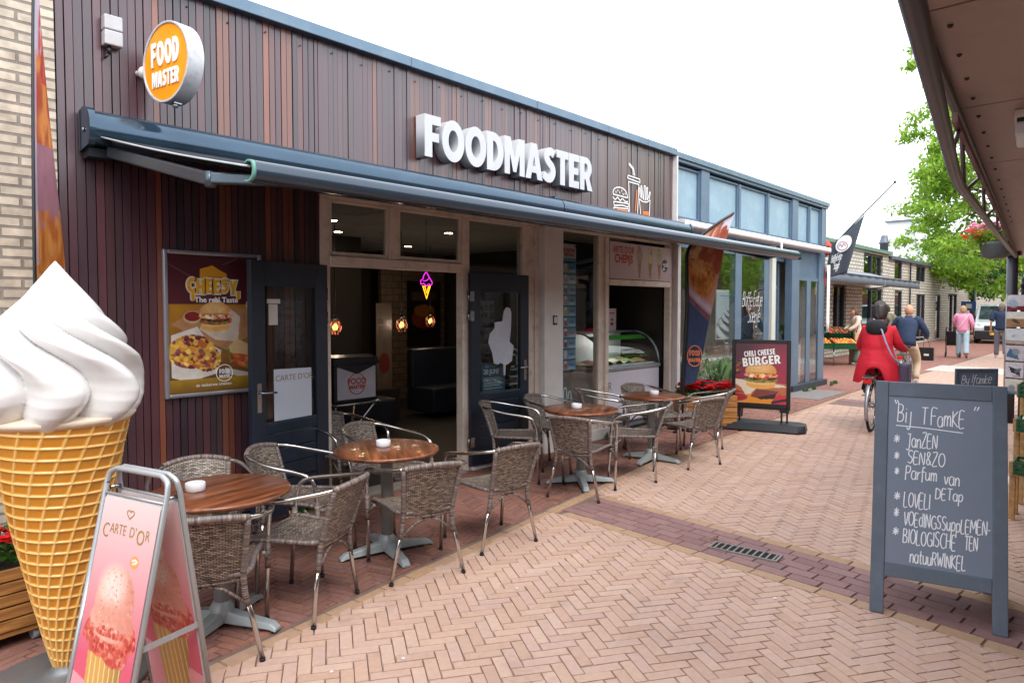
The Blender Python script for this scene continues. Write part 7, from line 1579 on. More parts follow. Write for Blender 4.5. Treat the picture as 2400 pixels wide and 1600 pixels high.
# ================================================================== POSTCARD RACK, PRODUCE STAND
pr_ = thing('postcard_rack', 'white postcard rack in front of the dark canopy post', 'rack', (8.15, .70, 0), R(-20))
b = MB(); b.cyl((0, 0, 0), (0, 0, 1.85), .012, 8); b.lathe([(.001, 0), (.24, 0), (.24, .015), (.02, .03)], seg=24)
for s_ in (-1, 1):
    for q in (-1, 1): b.cyl((s_*.17, q*.17, .85), (s_*.17, q*.17, 1.82), .004, 5)
b.build('stand', MT['white'], pr_)
pal = [['d9d4d8', '8a5a48', '5a3a34'], ['c9c2c8', 'b09a86', '6e5a50'], ['c4c8cc', '30343a', '8a9096'], ['d4d6d8', '6a7078', '3a4a5a'], ['d0c8cc', '7a2a3a', '4a2030'], ['d8d4c8', '4a6a8a', '9ab0c0'], ['d6d2d6', '2a2c32', '6a6e74'], ['cfcad0', 'a07a5a', '5a4a3a']]
k = 0
for face in range(4):
    a = math.pi/2*face; c_, s_ = math.cos(a), math.sin(a)
    for row in range(6):
        for col in range(2):
            rk = random.Random(k*7+face); P_ = Paint(16, 22, pal[(k*5) % 8][0]); c1_, c2__ = pal[rk.randrange(8)][1], pal[rk.randrange(8)][2]; P_.mix((P_.rect(0, 1, 0, rk.uniform(.2, .6)) if rk.random() < .45 else P_.poly([(rk.uniform(0, .3), rk.uniform(0, .3)), (rk.uniform(.6, 1), rk.uniform(.1, .4)), (rk.uniform(.4, .9), rk.uniform(.5, .95)), (rk.uniform(0, .4), rk.uniform(.4, .8))])), c1_); P_.mix(P_.ell(rk.uniform(.3, .7), rk.uniform(.35, .7), rk.uniform(.12, .3), rk.uniform(.1, .25), rk.uniform(0, 180), .5), c2__); P_.mix(P_.rect(.1, rk.uniform(.5, .9), .08, .13), c2__) if rk.random() < .5 else None; P_.mottle(P_.rect(0, 1, 0, 1), 5, k + 40, .2); k += 1
            x0, z0 = -.165 + col*.17, .86 + row*.16
            P_.to_obj('postcard', lambda u, v: (c_*(-.18) - s_*(x0 + .155*u), s_*(-.18) + c_*(x0 + .155*u) , z0 + .145*v) if True else None, MT['print'], pr_)
ps = thing('produce_stand', 'stepped wooden produce stand at the right edge behind the chalkboard', 'stand', (6.75, .35, 0))
pw = M_wood('stand_wood', '9a7448', 'b58c5a', 'c9a26c', (3, 20, 20), .6, 0, .1)
b = MB()
for z, x in ((.36, -.12), (.68, .05), (.95, .22)): b.box(x, x+.30, -.9, .36, z, z+.02); b.box(x-.02, x, -.9, .36, z, z+.11)
for y in (-.88, .32): b.box(-.1, -.06, y, y+.04, 0, .47); b.box(.46, .5, y, y+.04, 0, 1.05); b.box(.1, .14, y, y+.04, 0, .78)
b.build('frame', pw, ps, bevel=.004)
gcr = M('crate_green', '155a3a', .4)
def crate(loc, rz, tilt, label, group, cols, wd=.56, dp=.36, h=.16, r_=.04, seed=1, produce='fruit', mat=None):
    t = thing('produce_crate', label, 'crate', loc, rz, group); t.rotation_euler = (tilt, 0, rz); b = MB()
    b.box(-wd/2, wd/2, -dp/2, dp/2, 0, .01)
    for k in range(3):
        z0, z1 = .012 + k*h/3, .012 + (k+.68)*h/3
        b.box(-wd/2, wd/2, -dp/2-.008, -dp/2, z0, z1); b.box(-wd/2, wd/2, dp/2, dp/2+.008, z0, z1); b.box(-wd/2-.008, -wd/2, -dp/2, dp/2, z0, z1); b.box(wd/2, wd/2+.008, -dp/2, dp/2, z0, z1)
    for x in np.linspace(-wd/2, wd/2, 6): b.box(x-.008, x+.008, -dp/2-.012, -dp/2-.008, 0, h); b.box(x-.008, x+.008, dp/2+.008, dp/2+.012, 0, h)
    b.build('crate_body', mat or gcr, t); rq = random.Random(seed); b = MB()
    mats = [M('produce_%s_%d' % (c, seed), c, .4, var=.15) for c in cols]
    for k in range(int(wd/(1.9*r_))):
        for j in range(int(dp/(1.9*r_))): b.cur = rq.randrange(len(mats)); b.sphere((-wd/2 + r_ + k*1.9*r_ + rq.uniform(-.005, .005), -dp/2 + r_ + j*1.9*r_, h - .03 + rq.uniform(-.01, .02)), r_*rq.uniform(.85, 1.1), 10, 7)
    b.build(produce, mats, t, clean=False); return t
crate((6.85, .42, .972), R(90), 0, 'green crate of red peppers on the topmost step of the wooden stand', 'crates on the wooden stand', ['c42a20', '2f7a34', 'c42a20'], .5, .26, .10, .045, 3)
crate((6.82, .42, .702), R(90), 0, 'green crate of pale cabbages on the middle step of the wooden stand', 'crates on the wooden stand', ['c9d2b0', '8fae6a', 'dfe4d0'], .5, .26, .10, .05, 4)
crate((6.68, .42, .382), R(90), 0, 'green crate of dark cucumbers on the lowest step of the wooden stand', 'crates on the wooden stand', ['2f5a34', '44703a'], .5, .26, .10, .04, 5)
# greengrocer stall
gs = thing('market_stall', 'metal trestle table of the greengrocer under the grey canvas awning', 'stall', (21.3, 6.7, 0), R(-47))
b = MB(); b.box(-.9, .85, -.35, .4, .50, .54); b.box(-.9, .85, .1, .4, .54, .82); b.build('top', M('stall_board', '6a5a4a', .7), gs); b = MB()
for x in (-.85, .0, .8):
    for y in (-.3, .35): b.cyl((x, y, 0), (x, y, .5), .02, 8)
    b.cyl((x, -.3, .2), (x, .35, .2), .012, 6)
b.build('legs', MT['steel'], gs)
u_ = Vector((math.cos(R(-47)), math.sin(R(-47)), 0)); v_ = Vector((-u_.y, u_.x, 0))
for i, (a, d, z, tl, lab, cols) in enumerate(((-.45, -.2, .55, 18, 'green crate of oranges, lower left on the greengrocer stall', ['e0902a', 'd9781c']), (.3, -.2, .55, 18, 'green crate of apricots, lower right on the greengrocer stall', ['e8a040', 'd0642a']), (-.4, .25, .86, 26, 'dark green crate, upper left on the greengrocer stall', ['3a5a2c', '6a3a2a', '2f4a28']), (.35, .25, .86, 26, 'dark green crate of tomatoes, upper right on the greengrocer stall', ['a03a24', 'c85a2c', '4a5a2c']))):
    p = Vector((21.3, 6.7, z)) + u_*a + v_*d; crate(tuple(p), R(-47), R(tl), lab, 'crates on the greengrocer stall', cols, .70, .42, .2, .05, 10+i, mat=M('crate_dark', '0f3a2a', .45) if i == 2 else bpy.data.materials.get('crate_dark') if i == 3 else None)
b = MB(); b.box(-.1, .22, -.1, .2, 0, .45); cbx = b.build('cardboard_box', M('cardboard', 'b0906a', .85), None); cbx.location = (21.9, 6.1, .0); cbx.rotation_euler = (0, 0, R(-47)); cbx.location.z = .0; tag(cbx, 'brown cardboard box standing on the ground under the greengrocer crates', 'box')

# ================================================================== BICYCLES AND PEOPLE
def bicycle(label, loc, heading, frame_col, basket=False):
    t = thing('bicycle', label, 'bicycle', (*loc, 0), heading - math.pi/2); fm = M('bike_' + frame_col, frame_col, .3, .3); ch_ = MT['steel']
    for nm, y in (('rear_wheel', -.54), ('front_wheel', .55)):
        b = MB(); b.tube([(0, y + .345*math.cos(a), .345 + .345*math.sin(a) - .0) for a in np.linspace(0, 2*math.pi, 40, endpoint=False)], .019, 8, True); w_ = b.build(nm, MT['rubber'], t)
        b = MB(); b.tube([(0, y + .315*math.cos(a), .345 + .315*math.sin(a)) for a in np.linspace(0, 2*math.pi, 40, endpoint=False)], .011, 6, True)
        b.cyl((-.05, y, .345), (.05, y, .345), .022, 10)
        for k in range(20): a = 2*math.pi*k/20; b.cyl((.02*(-1)**k, y, .345), (0, y + .31*math.cos(a), .345 + .31*math.sin(a)), .0014, 4)
        b.build('rim', ch_, w_)
        b = MB(); arc_ = np.linspace(R(20), R(205), 16) if y < 0 else np.linspace(R(-5), R(140), 14); b.tube([(0, y + .385*math.cos(a), .345 + .385*math.sin(a)) for a in arc_], .024, 8, flat=.5); b.build('mudguard', M('guard_grey', 'a9adb0', .3, .6) if y < 0 else bpy.data.materials['guard_grey'], t)
    b = MB()
    b.tube([(0, -.06, .30), (0, -.18, .62), (0, -.22, .86)], .018, 8); b.tube(smooth_path([(0, .42, .86), (0, .25, .58), (0, .05, .36), (0, -.06, .30)], 4), .022, 8); b.cyl((0, .40, .78), (0, .44, .98), .02, 8)
    for s_ in (-1, 1): b.cyl((s_*.03, -.06, .30), (s_*.045, -.54, .345), .01, 6); b.cyl((s_*.03, -.19, .66), (s_*.045, -.54, .345), .008, 6); b.tube([(s_*.03, .41, .80), (s_*.045, .46, .6), (s_*.045, .55, .345)], .011, 6)
    b.build('frame', fm, t)
    b = MB(); b.grid(lambda u, v: ((.03 + .075*(1-v)**1.3)*(2*u-1), -.36 + .27*v, .92 + .02*(1-(2*u-1)**2) - .015*math.sin(v*3.14)), 8, 10); sd = b.build('saddle', MT['black'], t); sd.modifiers.new('t', 'SOLIDIFY').thickness = .035
    b = MB(); b.cyl((0, .43, .95), (0, .40, 1.06), .014, 8); b.tube(smooth_path([(-.29, .22, 1.07), (-.27, .30, 1.09), (-.15, .40, 1.07), (0, .41, 1.06), (.15, .40, 1.07), (.27, .30, 1.09), (.29, .22, 1.07)], 4), .011, 8); hb_ = b.build('handlebar', ch_, t)
    for s_ in (-1, 1): b = MB(); b.cyl((s_*.29, .31, 1.085), (s_*.295, .19, 1.065), .017, 8); b.build('grip', MT['rubber'], hb_)
    b = MB(); b.box(-.065, .065, -.82, -.28, .745, .757); [b.cyl((s_*.055, -.75, .745), (s_*.05, -.54, .36), .006, 5) for s_ in (-1, 1)]; b.box(-.07, -.055, -.85, -.28, .757, .77); b.box(.055, .07, -.85, -.28, .757, .77); b.build('luggage_rack', ch_, t)
    b = MB(); b.box(-.05, .05, -.885, -.855, .68, .735); b.build('rear_light', M('rear_red', 'd01818', .25), t)
    b = MB(); b.cyl((0, -.06, .30), (0, -.06, .301), .02, 8); b.tube([(.06 + .0*k, -.06 + .09*math.cos(a), .30 + .09*math.sin(a)) for k, a in enumerate(np.linspace(0, 2*math.pi, 24, endpoint=False))], .006, 5, True); b.cyl((-.09, -.06, .30), (.09, -.06, .30), .014, 8); b.bar((.09, -.06, .30), (.09, .02, .16), .012, .02); b.bar((-.09, -.06, .30), (-.09, -.14, .44), .012, .02); b.box(.1, .19, -.03, .07, .145, .165); b.box(-.19, -.1, -.19, -.09, .43, .45); b.build('crank', ch_, t)
    if basket: b = MB(); b.box(-.18, .18, .48, .78, .8, 1.05); b.build('basket', MT['black'], t)
    return t
SKIN = M('skin_tone', 'c08a6c', .5, var=.05)
def limb_tube(mb, pts, rad, n=4, seg=10):
    P_ = smooth_path(pts, n); k = np.linspace(0, len(rad)-1, len(P_)); mb.tube(P_, [float(np.interp(q, range(len(rad)), rad)) for q in k], seg); return mb
def hand(mb, w_, d, up, side):
    """palm, four curled fingers and a thumb at the wrist w_, pointing along d"""
    w_, d, up = Vector(w_), Vector(d).normalized(), Vector(up); sd = d.cross(up).normalized(); up = sd.cross(d)
    mb.tube([w_, w_ + d*.04, w_ + d*.085], [.026, .034, .032], 8, flat=.55)
    for k in range(4):
        o = sd*(k - 1.5)*.017; l = (.062, .072, .068, .054)[k]; p = w_ + d*.082 + o; mb.tube([p, p + d*l*.5 - up*.006, p + d*l*.8 - up*l*.42], [.0085, .008, .006], 6)
    p = w_ + d*.03 + sd*side*.028; mb.tube([p, p + d*.03 + sd*side*.02 - up*.008, p + d*.058 + sd*side*.016 - up*.022], [.011, .009, .007], 6)
def person(label, loc, heading, J, skin=SKIN, hair=None, top=None, legs=None, shoes=None, group=None, hair_long=0., bald=False, sleeve=1.0, torso=None, hair_seed=1):
    t = thing('person', label, 'person', (*loc, 0), heading - math.pi/2, group)
    j = dict(J); hd = Vector(j['head']); nk = j['neck']
    pts = [j['pelvis'], j['spine'], j['chest'], nk, tuple(hd + Vector((0, -.01, -.09)))]; ed = [(0, 1), (1, 2), (2, 3), (3, 4)]; rad = [.10, .095, .095, .05, .05]
    for s_ in 'lr':
        n = len(pts); pts += [j['sh_'+s_], j['el_'+s_], j['wr_'+s_]]; ed += [(2, n), (n, n+1), (n+1, n+2)]; rad += [.045, .038, .028]
        n = len(pts); pts += [j['hip_'+s_], j['kn_'+s_], j['an_'+s_], j['toe_'+s_]]; ed += [(0, n), (n, n+1), (n+1, n+2), (n+2, n+3)]; rad += [.06, .045, .036, .03]
    body = skin_mesh('body', pts, ed, rad, 0, 1)
    b = MB(); b.sphere(hd, .1, 20, 14, (.80, .98, 1.16)); b.tube([hd + Vector((0, .085, .02)), hd + Vector((0, .115, -.015)), hd + Vector((0, .09, -.03))], [.010, .016, .010], 8); [b.sphere(hd + Vector((s_*.08, -.005, -.005)), .024, 8, 6, (.4, .8, 1.2)) for s_ in (-1, 1)]
    for s_ in (-1, 1): b.sphere(hd + Vector((s_*.031, .088, .018)), .011, 8, 6, (1, .5, .7))
    b.tube([hd + Vector((-.025, .088, -.058)), hd + Vector((0, .095, -.058)), hd + Vector((.025, .088, -.058))], .005, 5)
    for s_, sg in (('l', -1), ('r', 1)):
        d = Vector(j['wr_'+s_]) - Vector(j['el_'+s_]); hand(b, j['wr_'+s_], j.get('hd_'+s_, d), j.get('hu_'+s_, (0, .3, 1) if abs(d.normalized().z) < .8 else (0, 1, 0)), -sg)
    body = join_meshes('body', [body, b.mesh('head')]); body.polygons.foreach_set('use_smooth', [True]*len(body.polygons)); link('body', body, skin, t)
    if legs:
        b = MB(); wf_ = legs[1] if len(legs) > 1 else (.102, .092, .072, .066)
        b.loft([(j['pelvis'][0], j['pelvis'][1], j['pelvis'][2] + z, rx, ry) for z, rx, ry in ((-.13, .15, .10), (-.05, .172, .122), (.04, .165, .115), (.10, .155, .105))], 16)
        for s_ in 'lr': limb_tube(b, [j['hip_'+s_], j['kn_'+s_], j['an_'+s_]], wf_, 5, 12)
        b.build('trousers', legs[0], t)
    if torso: torso(t, j)
    elif top:
        b = MB(); c, p, n = j['chest'], j['pelvis'], nk
        b.loft([(p[0], p[1], p[2]-.06, .178, .13), (p[0], p[1], p[2]+.05, .168, .125), (j['spine'][0], j['spine'][1], j['spine'][2], .165, .12), (c[0], c[1], c[2], .195, .13), (c[0], (c[1]*.7+n[1]*.3), c[2]*.45+n[2]*.55, .190, .12), (c[0], (c[1]*.3+n[1]*.7), c[2]*.18+n[2]*.82, .13, .09), (n[0], n[1], n[2]-.01, .075, .07), (n[0], n[1], n[2]+.03, .062, .06)], 18)
        for s_ in 'lr':
            e = Vector(j['el_'+s_]); w_ = Vector(j['wr_'+s_]); q = [j['sh_'+s_], e, tuple(e.lerp(w_, max(0, sleeve*2-1)*.96))] if sleeve > .5 else [j['sh_'+s_], tuple(Vector(j['sh_'+s_]).lerp(e, sleeve*2))]
            limb_tube(b, q, (.082, .064, .048) if sleeve > .5 else (.076, .07), 4, 12)
        for s_ in 'lr': b.sphere(Vector(j['sh_'+s_])*.92 + Vector((0, 0, .0)) + Vector((0, j['sh_'+s_][1]*.08, j['sh_'+s_][2]*.08)), .088, 14, 10)
        b.build('jacket', top, t)
    if shoes:
        for s_ in 'lr':
            a, o = Vector(j['an_'+s_]), Vector(j['toe_'+s_]); b = MB(); b.tube([a + (a-o)*.25 + Vector((0, 0, -.035)), a + Vector((0, 0, -.03)), o], [.036, .046, .034], 10); b.build('shoe', shoes, t)
    if hair:
        b = MB(); rq = random.Random(hair_seed)
        def hr(u, v):
            a, q = 2*math.pi*u, math.pi*v*.62*(1 + .18*hair_long); x, y, z = math.sin(q)*math.sin(a), math.sin(q)*math.cos(a), math.cos(q)
            k = 1.13 + .05*hair_long + .05*math.sin(a*9 + q*5); back = max(0, -y)
            drop = -.05*hair_long*back if q > 1.2 else 0; front = .55 if (y > .25 and z < .62) else 1
            return (hd.x + x*.084*k*front, hd.y + (y*.102*k if front == 1 else .045) - .006, hd.z + z*.121*k + drop + .004)
        b.grid(hr, 40, 18, closed_u=True); b.build('hair', hair, t)
    return t
def stand(h=1.72, lean=0., step=0., arms=((-.27, .02, .86), (.27, .02, .86)), head=(0, .02, 0)):
    k = h/1.72; S = lambda x, y, z: (x*k, y*k, z*k)
    J = dict(pelvis=S(0, 0, .93), spine=S(0, lean*.3, 1.12), chest=S(0, lean*.7, 1.32), neck=S(0, lean, 1.47), head=(head[0], lean + head[1], 1.605*k + head[2]))
    for s_, x in (('l', -1), ('r', 1)):
        st_ = step if s_ == 'l' else -step
        J['sh_'+s_] = S(x*.175, lean*.85, 1.405); a = arms[0 if s_ == 'l' else 1]; J['wr_'+s_] = S(*a); e = (np.array(J['sh_'+s_]) + np.array(J['wr_'+s_]))/2 + np.array((x*.05, -.06, -.02)); J['el_'+s_] = tuple(e)
        J['hip_'+s_] = S(x*.09, 0, .90); J['kn_'+s_] = S(x*.10, st_*.5 + .03, .49); J['an_'+s_] = S(x*.105, st_, .095 + (.05 if st_ < -.1 else 0)); J['toe_'+s_] = S(x*.12, st_ + .15, .035)
    return J
def ride(k=1.0, lean=.12):
    J = dict(pelvis=(0, -.22, .98), spine=(0, -.18, 1.17), chest=(0, -.18+lean*.6, 1.36), neck=(0, -.18+lean, 1.50), head=(0, -.14+lean, 1.635))
    for s_, x in (('l', -1), ('r', 1)):
        J['sh_'+s_] = (x*.18, -.17+lean*.8, 1.43); J['el_'+s_] = (x*.30, .02, 1.20); J['wr_'+s_] = (x*.29, .19, 1.09); J['hd_'+s_] = (0, 1, -.1); J['hip_'+s_] = (x*.09, -.2, .95)
    J['kn_l'] = (-.13, .2, .82); J['an_l'] = (-.14, -.12, .53); J['toe_l'] = (-.145, .03, .48); J['kn_r'] = (.13, .16, .60); J['an_r'] = (.14, .0, .25); J['toe_r'] = (.145, .14, .20)
    return J
NAVY = M('navy_cloth', '1c2c48', .8, var=.08, bump=1.0, bscale=9); BEIGE = M('beige_cloth', 'b8a58e', .85, var=.06, bump=1.0, bscale=9)
# red coat cyclist
H1 = R(5); d1 = (math.cos(H1), math.sin(H1)); c1 = (10.08 + .54*d1[0] + .12, 2.62 + .54*d1[1] + .02)
bicycle('black ladies bicycle with red rear light under the rider in the red coat', c1, H1, '22262c')
REDC = M('red_coat', 'c4122a', .75, var=.08, scale=5, bump=1.0, bscale=9)
def coat(t, j):
    j = dict(j)
    for s_, x in (('l', -1), ('r', 1)): j['sh_'+s_] = (x*.135, j['sh_'+s_][1], 1.405); j['el_'+s_] = (x*.235, -.03, 1.17)
    b = MB(); rows = [(1.52, .07, .065), (1.475, .11, .09), (1.43, .165, .11), (1.35, .195, .13), (1.22, .192, .14), (1.10, .20, .15), (.98, .235, .19), (.86, .265, .23), (.74, .285, .26), (.64, .30, .27)]
    n = 48
    def pt(u, v):
        k = v*(len(rows)-1); i = min(int(k), len(rows)-2); f_ = k-i; z, rx, ry = [rows[i][q]*(1-f_) + rows[i+1][q]*f_ for q in range(3)]
        a = 2*math.pi*u; fold = 1 + (.035*math.sin(a*7 + 1) + .02*math.sin(a*13))*max(0, v-.45)*1.8 + .008*math.sin(v*60 + math.sin(a)*3)*(.3 < v < .65)
        split = math.exp(-((math.sin(a) + 1)/.10)**2)*max(0, v-.70)*1.0; yc = -.215 + .06*max(0, (z-1.2)/.3)
        return (rx*fold*math.cos(a), yc + ry*fold*math.sin(a) + split*.15, z + split*.75 - .03*math.cos(2*a)*max(0, v-.8)*-2)
    b.grid(pt, n, 44, closed_u=True)
    for s_ in 'lr': limb_tube(b, [j['sh_'+s_], j['el_'+s_], tuple(Vector(j['el_'+s_]).lerp(Vector(j['wr_'+s_]), .97))], (.078, .066, .046), 5, 12)
    b.build('coat', REDC, t, clean=False)
    b = MB(); b.tube([(.105*math.cos(a), -.13 + .085*math.sin(a), 1.50 + .03*math.sin(a)) for a in np.linspace(0, 2*math.pi, 24, endpoint=False)], .034, 10, True); b.sphere((0, -.285, 1.40), .13, 20, 12, (1.05, .5, .95)); b.sphere((0, -.235, 1.46), .12, 16, 10, (1.2, .6, .5)); b.build('hood', M('hood_dark', '15161c', .8), t)
    b = MB(); b.tube(smooth_path([(-.06, -.16, 1.53), (.05, -.315, 1.43), (.14, -.385, 1.2), (.23, -.37, 1.0), (.30, -.2, .9)], 6), .014, 6, flat=.4); b.build('bag_strap', M('strap_grey', '8d8aa4', .6), t)
    b = MB(); b.box(.27, .40, -.25, .06, .62, .92); b.build('shoulder_bag', M('bag_purple', '4a3f58', .6, var=.2, scale=30), t, bevel=.03)
person('person in a red coat with dark hood cycling away beside the burger sign', c1, H1, {**ride(), 'sh_l': (-.13, -.09, 1.40), 'sh_r': (.13, -.09, 1.40), 'el_l': (-.235, -.03, 1.17), 'el_r': (.235, -.03, 1.17)}, hair=M('hair_dark', '2c2220', .5, var=.2, scale=30), legs=(M('black_trousers', '121318', .8),), shoes=MT['black'], torso=coat, hair_long=1.6)
# navy jumper cyclist
H2 = R(3); c2_ = (15.83, 3.43)
bicycle('grey bicycle ridden by the bald person in navy ahead of the red coat', c2_, H2, '8a9096')
person('bald person in a navy jumper and beige trousers cycling away', c2_, H2, ride(1, .14), top=NAVY, legs=(BEIGE,), shoes=M('shoe_red_white', 'c8b8b0', .6), bald=True)
hbg = thing('paper_bag', 'small black carrier bag hanging from the handlebar of the grey bicycle', 'bag', (16.18, 3.17, .60))
b = MB(); b.box(-.04, .04, -.13, .13, 0, .27); b.build('bag', MT['black'], hbg, bevel=.004); b = MB(); b.tube(smooth_path([(0, -.06, .27), (0, -.02, .42), (0, .02, .48), (0, .05, .42), (0, .06, .27)], 4), .004, 5); b.build('handles', MT['black'], hbg); b = MB(); b.box(-.0425, -.0405, -.05, .04, .1, .14); b.build('print', MT['white'], hbg)
# customer in cream
CREAM = M('cream_cloth', 'd8cdbc', .85, var=.05, bump=1.0, bscale=9)
J = stand(1.68, .05, .04, ((-.12, .32, 1.05), (.14, .34, 1.03)), (0, .04, -.015))
t = person('person in cream jacket and grey green trousers leaning over the greengrocer crates', (21.95, 6.12), R(132), J, hair=M('hair_brown', '54402f', .6, var=.25, scale=30), top=CREAM, legs=(M('sage_cloth', '6f8478', .85, var=.06), (.105, .10, .11, .125)), shoes=M('shoe_pale', 'c8c8cc', .6), hair_long=.6)
b = MB(); b.box(-.30, -.20, -.12, .20, .62, .95); b.build('shopping_bag', M('bag_beige', 'b89a78', .8), t, bevel=.02); b = MB(); b.tube(smooth_path([(-.24, -.06, .95), (-.24, 0, 1.25), (-.19, .02, 1.43), (-.24, .06, 1.25), (-.24, .14, .95)], 4), .012, 6); b.build('bag_strap', M('strap_brown', '6a4a34', .7), t)
person('person with black hair half hidden behind the rider in the red coat', (22.2, 5.40), R(20), stand(1.76, 0, .08), hair=M('hair_black', '14110f', .5), top=M('olive_cloth', '6e6650', .85), legs=(M('dark_trousers', '22242a', .8),), shoes=MT['black'], hair_long=.4)
# pink jumper with pushchair
J = stand(1.74, .03, .2, ((-.22, .36, 1.02), (.20, .34, 1.0)))
J['wr_r'] = (.25, .12, .95); J['el_r'] = (.27, -.05, 1.16)
t = person('person in pink jumper and pale jeans walking away behind a pushchair', (27.2, 4.28), R(8), J, hair=M('hair_ginger', 'a5835e', .6, var=.25, scale=30), top=M('pink_cloth', 'dd8fae', .85, var=.05, bump=1.0, bscale=9), legs=(M('pale_jeans', 'a4bccb', .85, var=.08, scale=10), (.10, .092, .085, .082)), shoes=M('shoe_brown', '9a6a5a', .6), hair_long=.5, sleeve=.85)
b = MB(); b.tube(smooth_path([(.15, -.06, 1.45), (.02, -.145, 1.25), (-.12, -.13, 1.02)], 5), .01, 6); b.build('bag_strap', MT['white'], t)
pc_ = thing('pushchair', 'small black pushchair pushed by the person in pink', 'pushchair', (27.62, 4.62, 0), R(8) - math.pi/2)
b = MB()
for s_ in (-1, 1): b.tube([(s_*.2, -.42, 1.02), (s_*.22, -.1, .62), (s_*.2, .3, .12)], .014, 7); b.tube([(s_*.2, -.35, .12), (s_*.22, .05, .58)], .012, 7)
b.cyl((-.2, -.42, 1.02), (.2, -.42, 1.02), .014, 8); b.build('frame', MT['black'], pc_)
b = MB(); b.grid(lambda u, v: (-.2 + .4*u, -.25 + .45*v - .1*math.sin(v*3.1), .90 - .5*v + .12*math.sin(v*3.1)), 4, 10); o = b.build('seat', M('pushchair_cloth', '2a2d34', .8), pc_); o.modifiers.new('t', 'SOLIDIFY').thickness = .03
for s_ in (-1, 1):
    for y in (-.35, .3): b = MB(); b.tube([(s_*.21, y + .08*math.cos(a), .095 + .08*math.sin(a)) for a in np.linspace(0, 6.28, 16, endpoint=False)], .017, 6, True); b.cyl((s_*.2, y, .095), (s_*.22, y, .095), .05, 10); b.build('wheel', MT['rubber'], pc_)
person('person in navy t-shirt and grey trousers partly hidden by the postcard rack', (28.1, 3.33), R(10), stand(1.84, .0, .14, ((-.27, .05, .88), (.27, .0, .88))), top=NAVY, legs=(M('grey_cloth', '6c6c76', .85, var=.08, scale=12), (.10, .09, .075, .07)), shoes=MT['white'], hair=M('hair_grey', '6a625c', .6), sleeve=.42)
# van
vn = thing('parked_van', 'white van with black bumper parked at the end of the street', 'van', (41.0, 5.0, 0), R(186))
# local +x is forward
vp = [(-2.1, .35), (2.05, .35), (2.12, .75), (2.0, 1.0), (1.35, 1.12), (.75, 1.78), (.4, 1.86), (-2.0, 1.84), (-2.12, 1.2)]
b = MB(); b.prism(vp, lambda u, v, d: (u, (-.88 + d)*(1 - .09*max(0, (v-1.1)/.75)), v), 1.76); b.build('body', M('van_white', 'c9d2d6', .25, coat=.5, var=.03), vn, bevel=.05, seg=3)
b = MB(); b.add([(1.36, -.74, 1.15), (1.36, .74, 1.15), (.80, .68, 1.76), (.80, -.68, 1.76)], [(0, 1, 2, 3)]); o = b.build('windscreen', M('van_glass', '26323a', .08, spec=.8), vn); o.location = (.02, 0, .02)
b = MB(); b.box(1.95, 2.2, -.86, .86, .2, .62); b.box(2.06, 2.14, -.5, .5, .64, .86); b.build('bumper', MT['black'], vn, bevel=.04)
for s_ in (-1, 1):
    b = MB(); b.sphere((2.03, s_*.68, .88), .14, 12, 8, (.4, .9, .8)); b.build('headlight', M('lamp_glass', 'c4ccd2', .1, spec=.8), vn)
    b = MB(); b.box(.95, 1.1, s_*.95-.08, s_*.95+.08, 1.12, 1.32); b.build('wing_mirror', MT['black'], vn, bevel=.03)
    b = MB(); b.add([(.2, s_*.885, 1.18), (1.05, s_*.885, 1.18), (.65, s_*.835, 1.68), (.2, s_*.835, 1.68)], [(0, 1, 2, 3)]); b.build('side_window', bpy.data.materials['van_glass'], vn)
    for x in (1.3, -1.3): b = MB(); b.cyl((x, s_*.72, .32), (x, s_*.9, .32), .32, 24); w_ = b.build('wheel', MT['rubber'], vn); b = MB(); b.cyl((x, s_*.9, .32), (x, s_*.91, .32), .2, 16); b.build('rim', MT['steel'], w_)
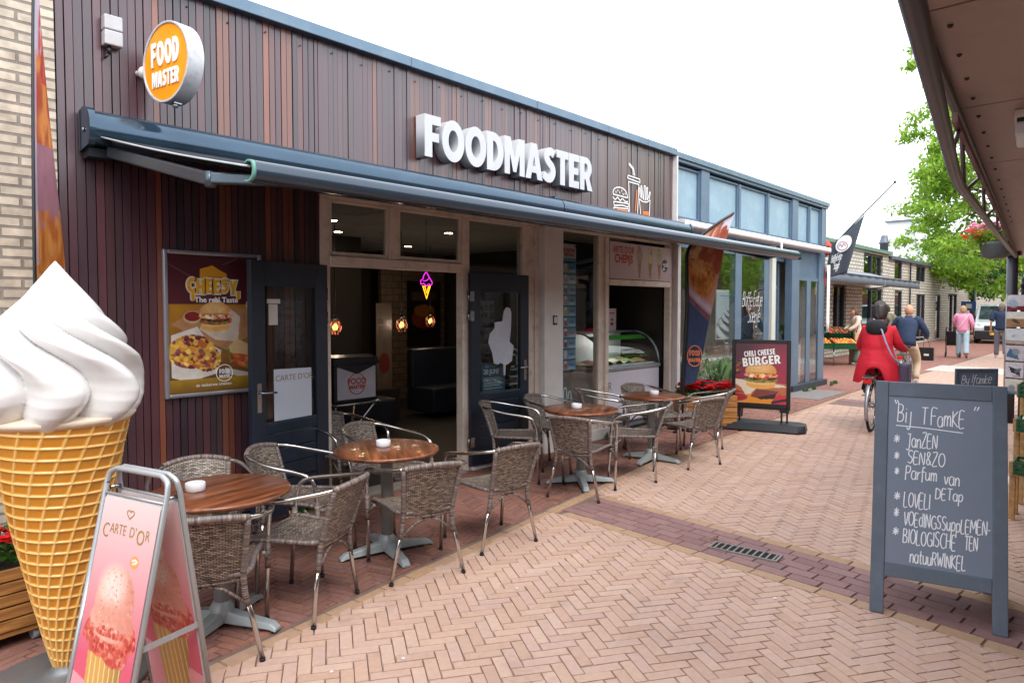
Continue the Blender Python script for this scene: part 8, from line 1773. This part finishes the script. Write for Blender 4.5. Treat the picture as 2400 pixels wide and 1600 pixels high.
b = MB(); b.box(2.2, 2.21, -.26, .26, .42, .53); b.build('number_plate', M('plate_yellow', 'd8b020', .5), vn)
# sign post, wire
sp_ = thing('sign_post', 'grey post with small blue square sign before the far tree', 'sign post', (45.4, 6.6, 0))
b = MB(); b.cyl((0, 0, 0), (0, 0, 2.85), .05, 10); b.build('post', M('post_grey', '7c8288', .5, .5), sp_); b = MB(); b.box(-.08, -.05, -.05, .65, 1.55, 2.05); b.build('plate', M('sign_blue', '2a5a9a', .4), sp_); b = MB(); b.box(-.086, -.081, .15, .42, 1.68, 1.92); b.build('pictogram', MT['white'], sp_)
wl = thing('string_light', 'thin string of small lamps spanning the street high above the flag', 'string light', (18.3, 5.9, 4.0))
wp_ = [Vector((15.9, 7.5, 4.05)).lerp(Vector((22.6, -1.2, 4.6)), k/40) - Vector((0, 0, .35*4*(k/40)*(1-k/40))) for k in range(41)]
b = MB(); b.tube(wp_, .006, 5); b.build('cable', MT['black'], wl, True); b = MB(); [b.sphere(p - Vector((0, 0, .05)), .015, 8, 6, (1, 1, 1.4)) for p in wp_[1:-1]]; b.build('lamps', M('lamp_clear', 'c9c6c0', .3), wl, True)
# litter and stains
b = MB(); rq = random.Random(5)
for x, y in ((2.02, 2.55), (1.72, 2.7), (3.9, 1.5), (2.6, 3.9), (3.5, 4.2), (5.0, 3.3), (2.2, 2.0), (6.1, 2.4), (3.0, 2.7)):
    n = 6; b.prism([(x + .014*rq.uniform(.5, 1)*math.cos(a), y + .014*rq.uniform(.5, 1)*math.sin(a)) for a in np.linspace(0, 6.28, n, endpoint=False)], lambda u, v, d: (u, v, .0025 + d), .003)
b.build('paper_bits', MT['white'], None)['kind'] = 'stuff'
b = MB(); leaves('fallen_leaves', [((4.60, 2.21, .012), (.03, .03, .006), 8, .03), ((3.05, 3.8, .012), (.3, .2, .004), 8, .04), ((2.4, 4.6, .012), (.5, .3, .004), 10, .04)], M_leaf('dry_leaf', ['8a6a3a', '6a4a2a', 'a0803c'], .1), None, seed=4)['kind'] = 'stuff'
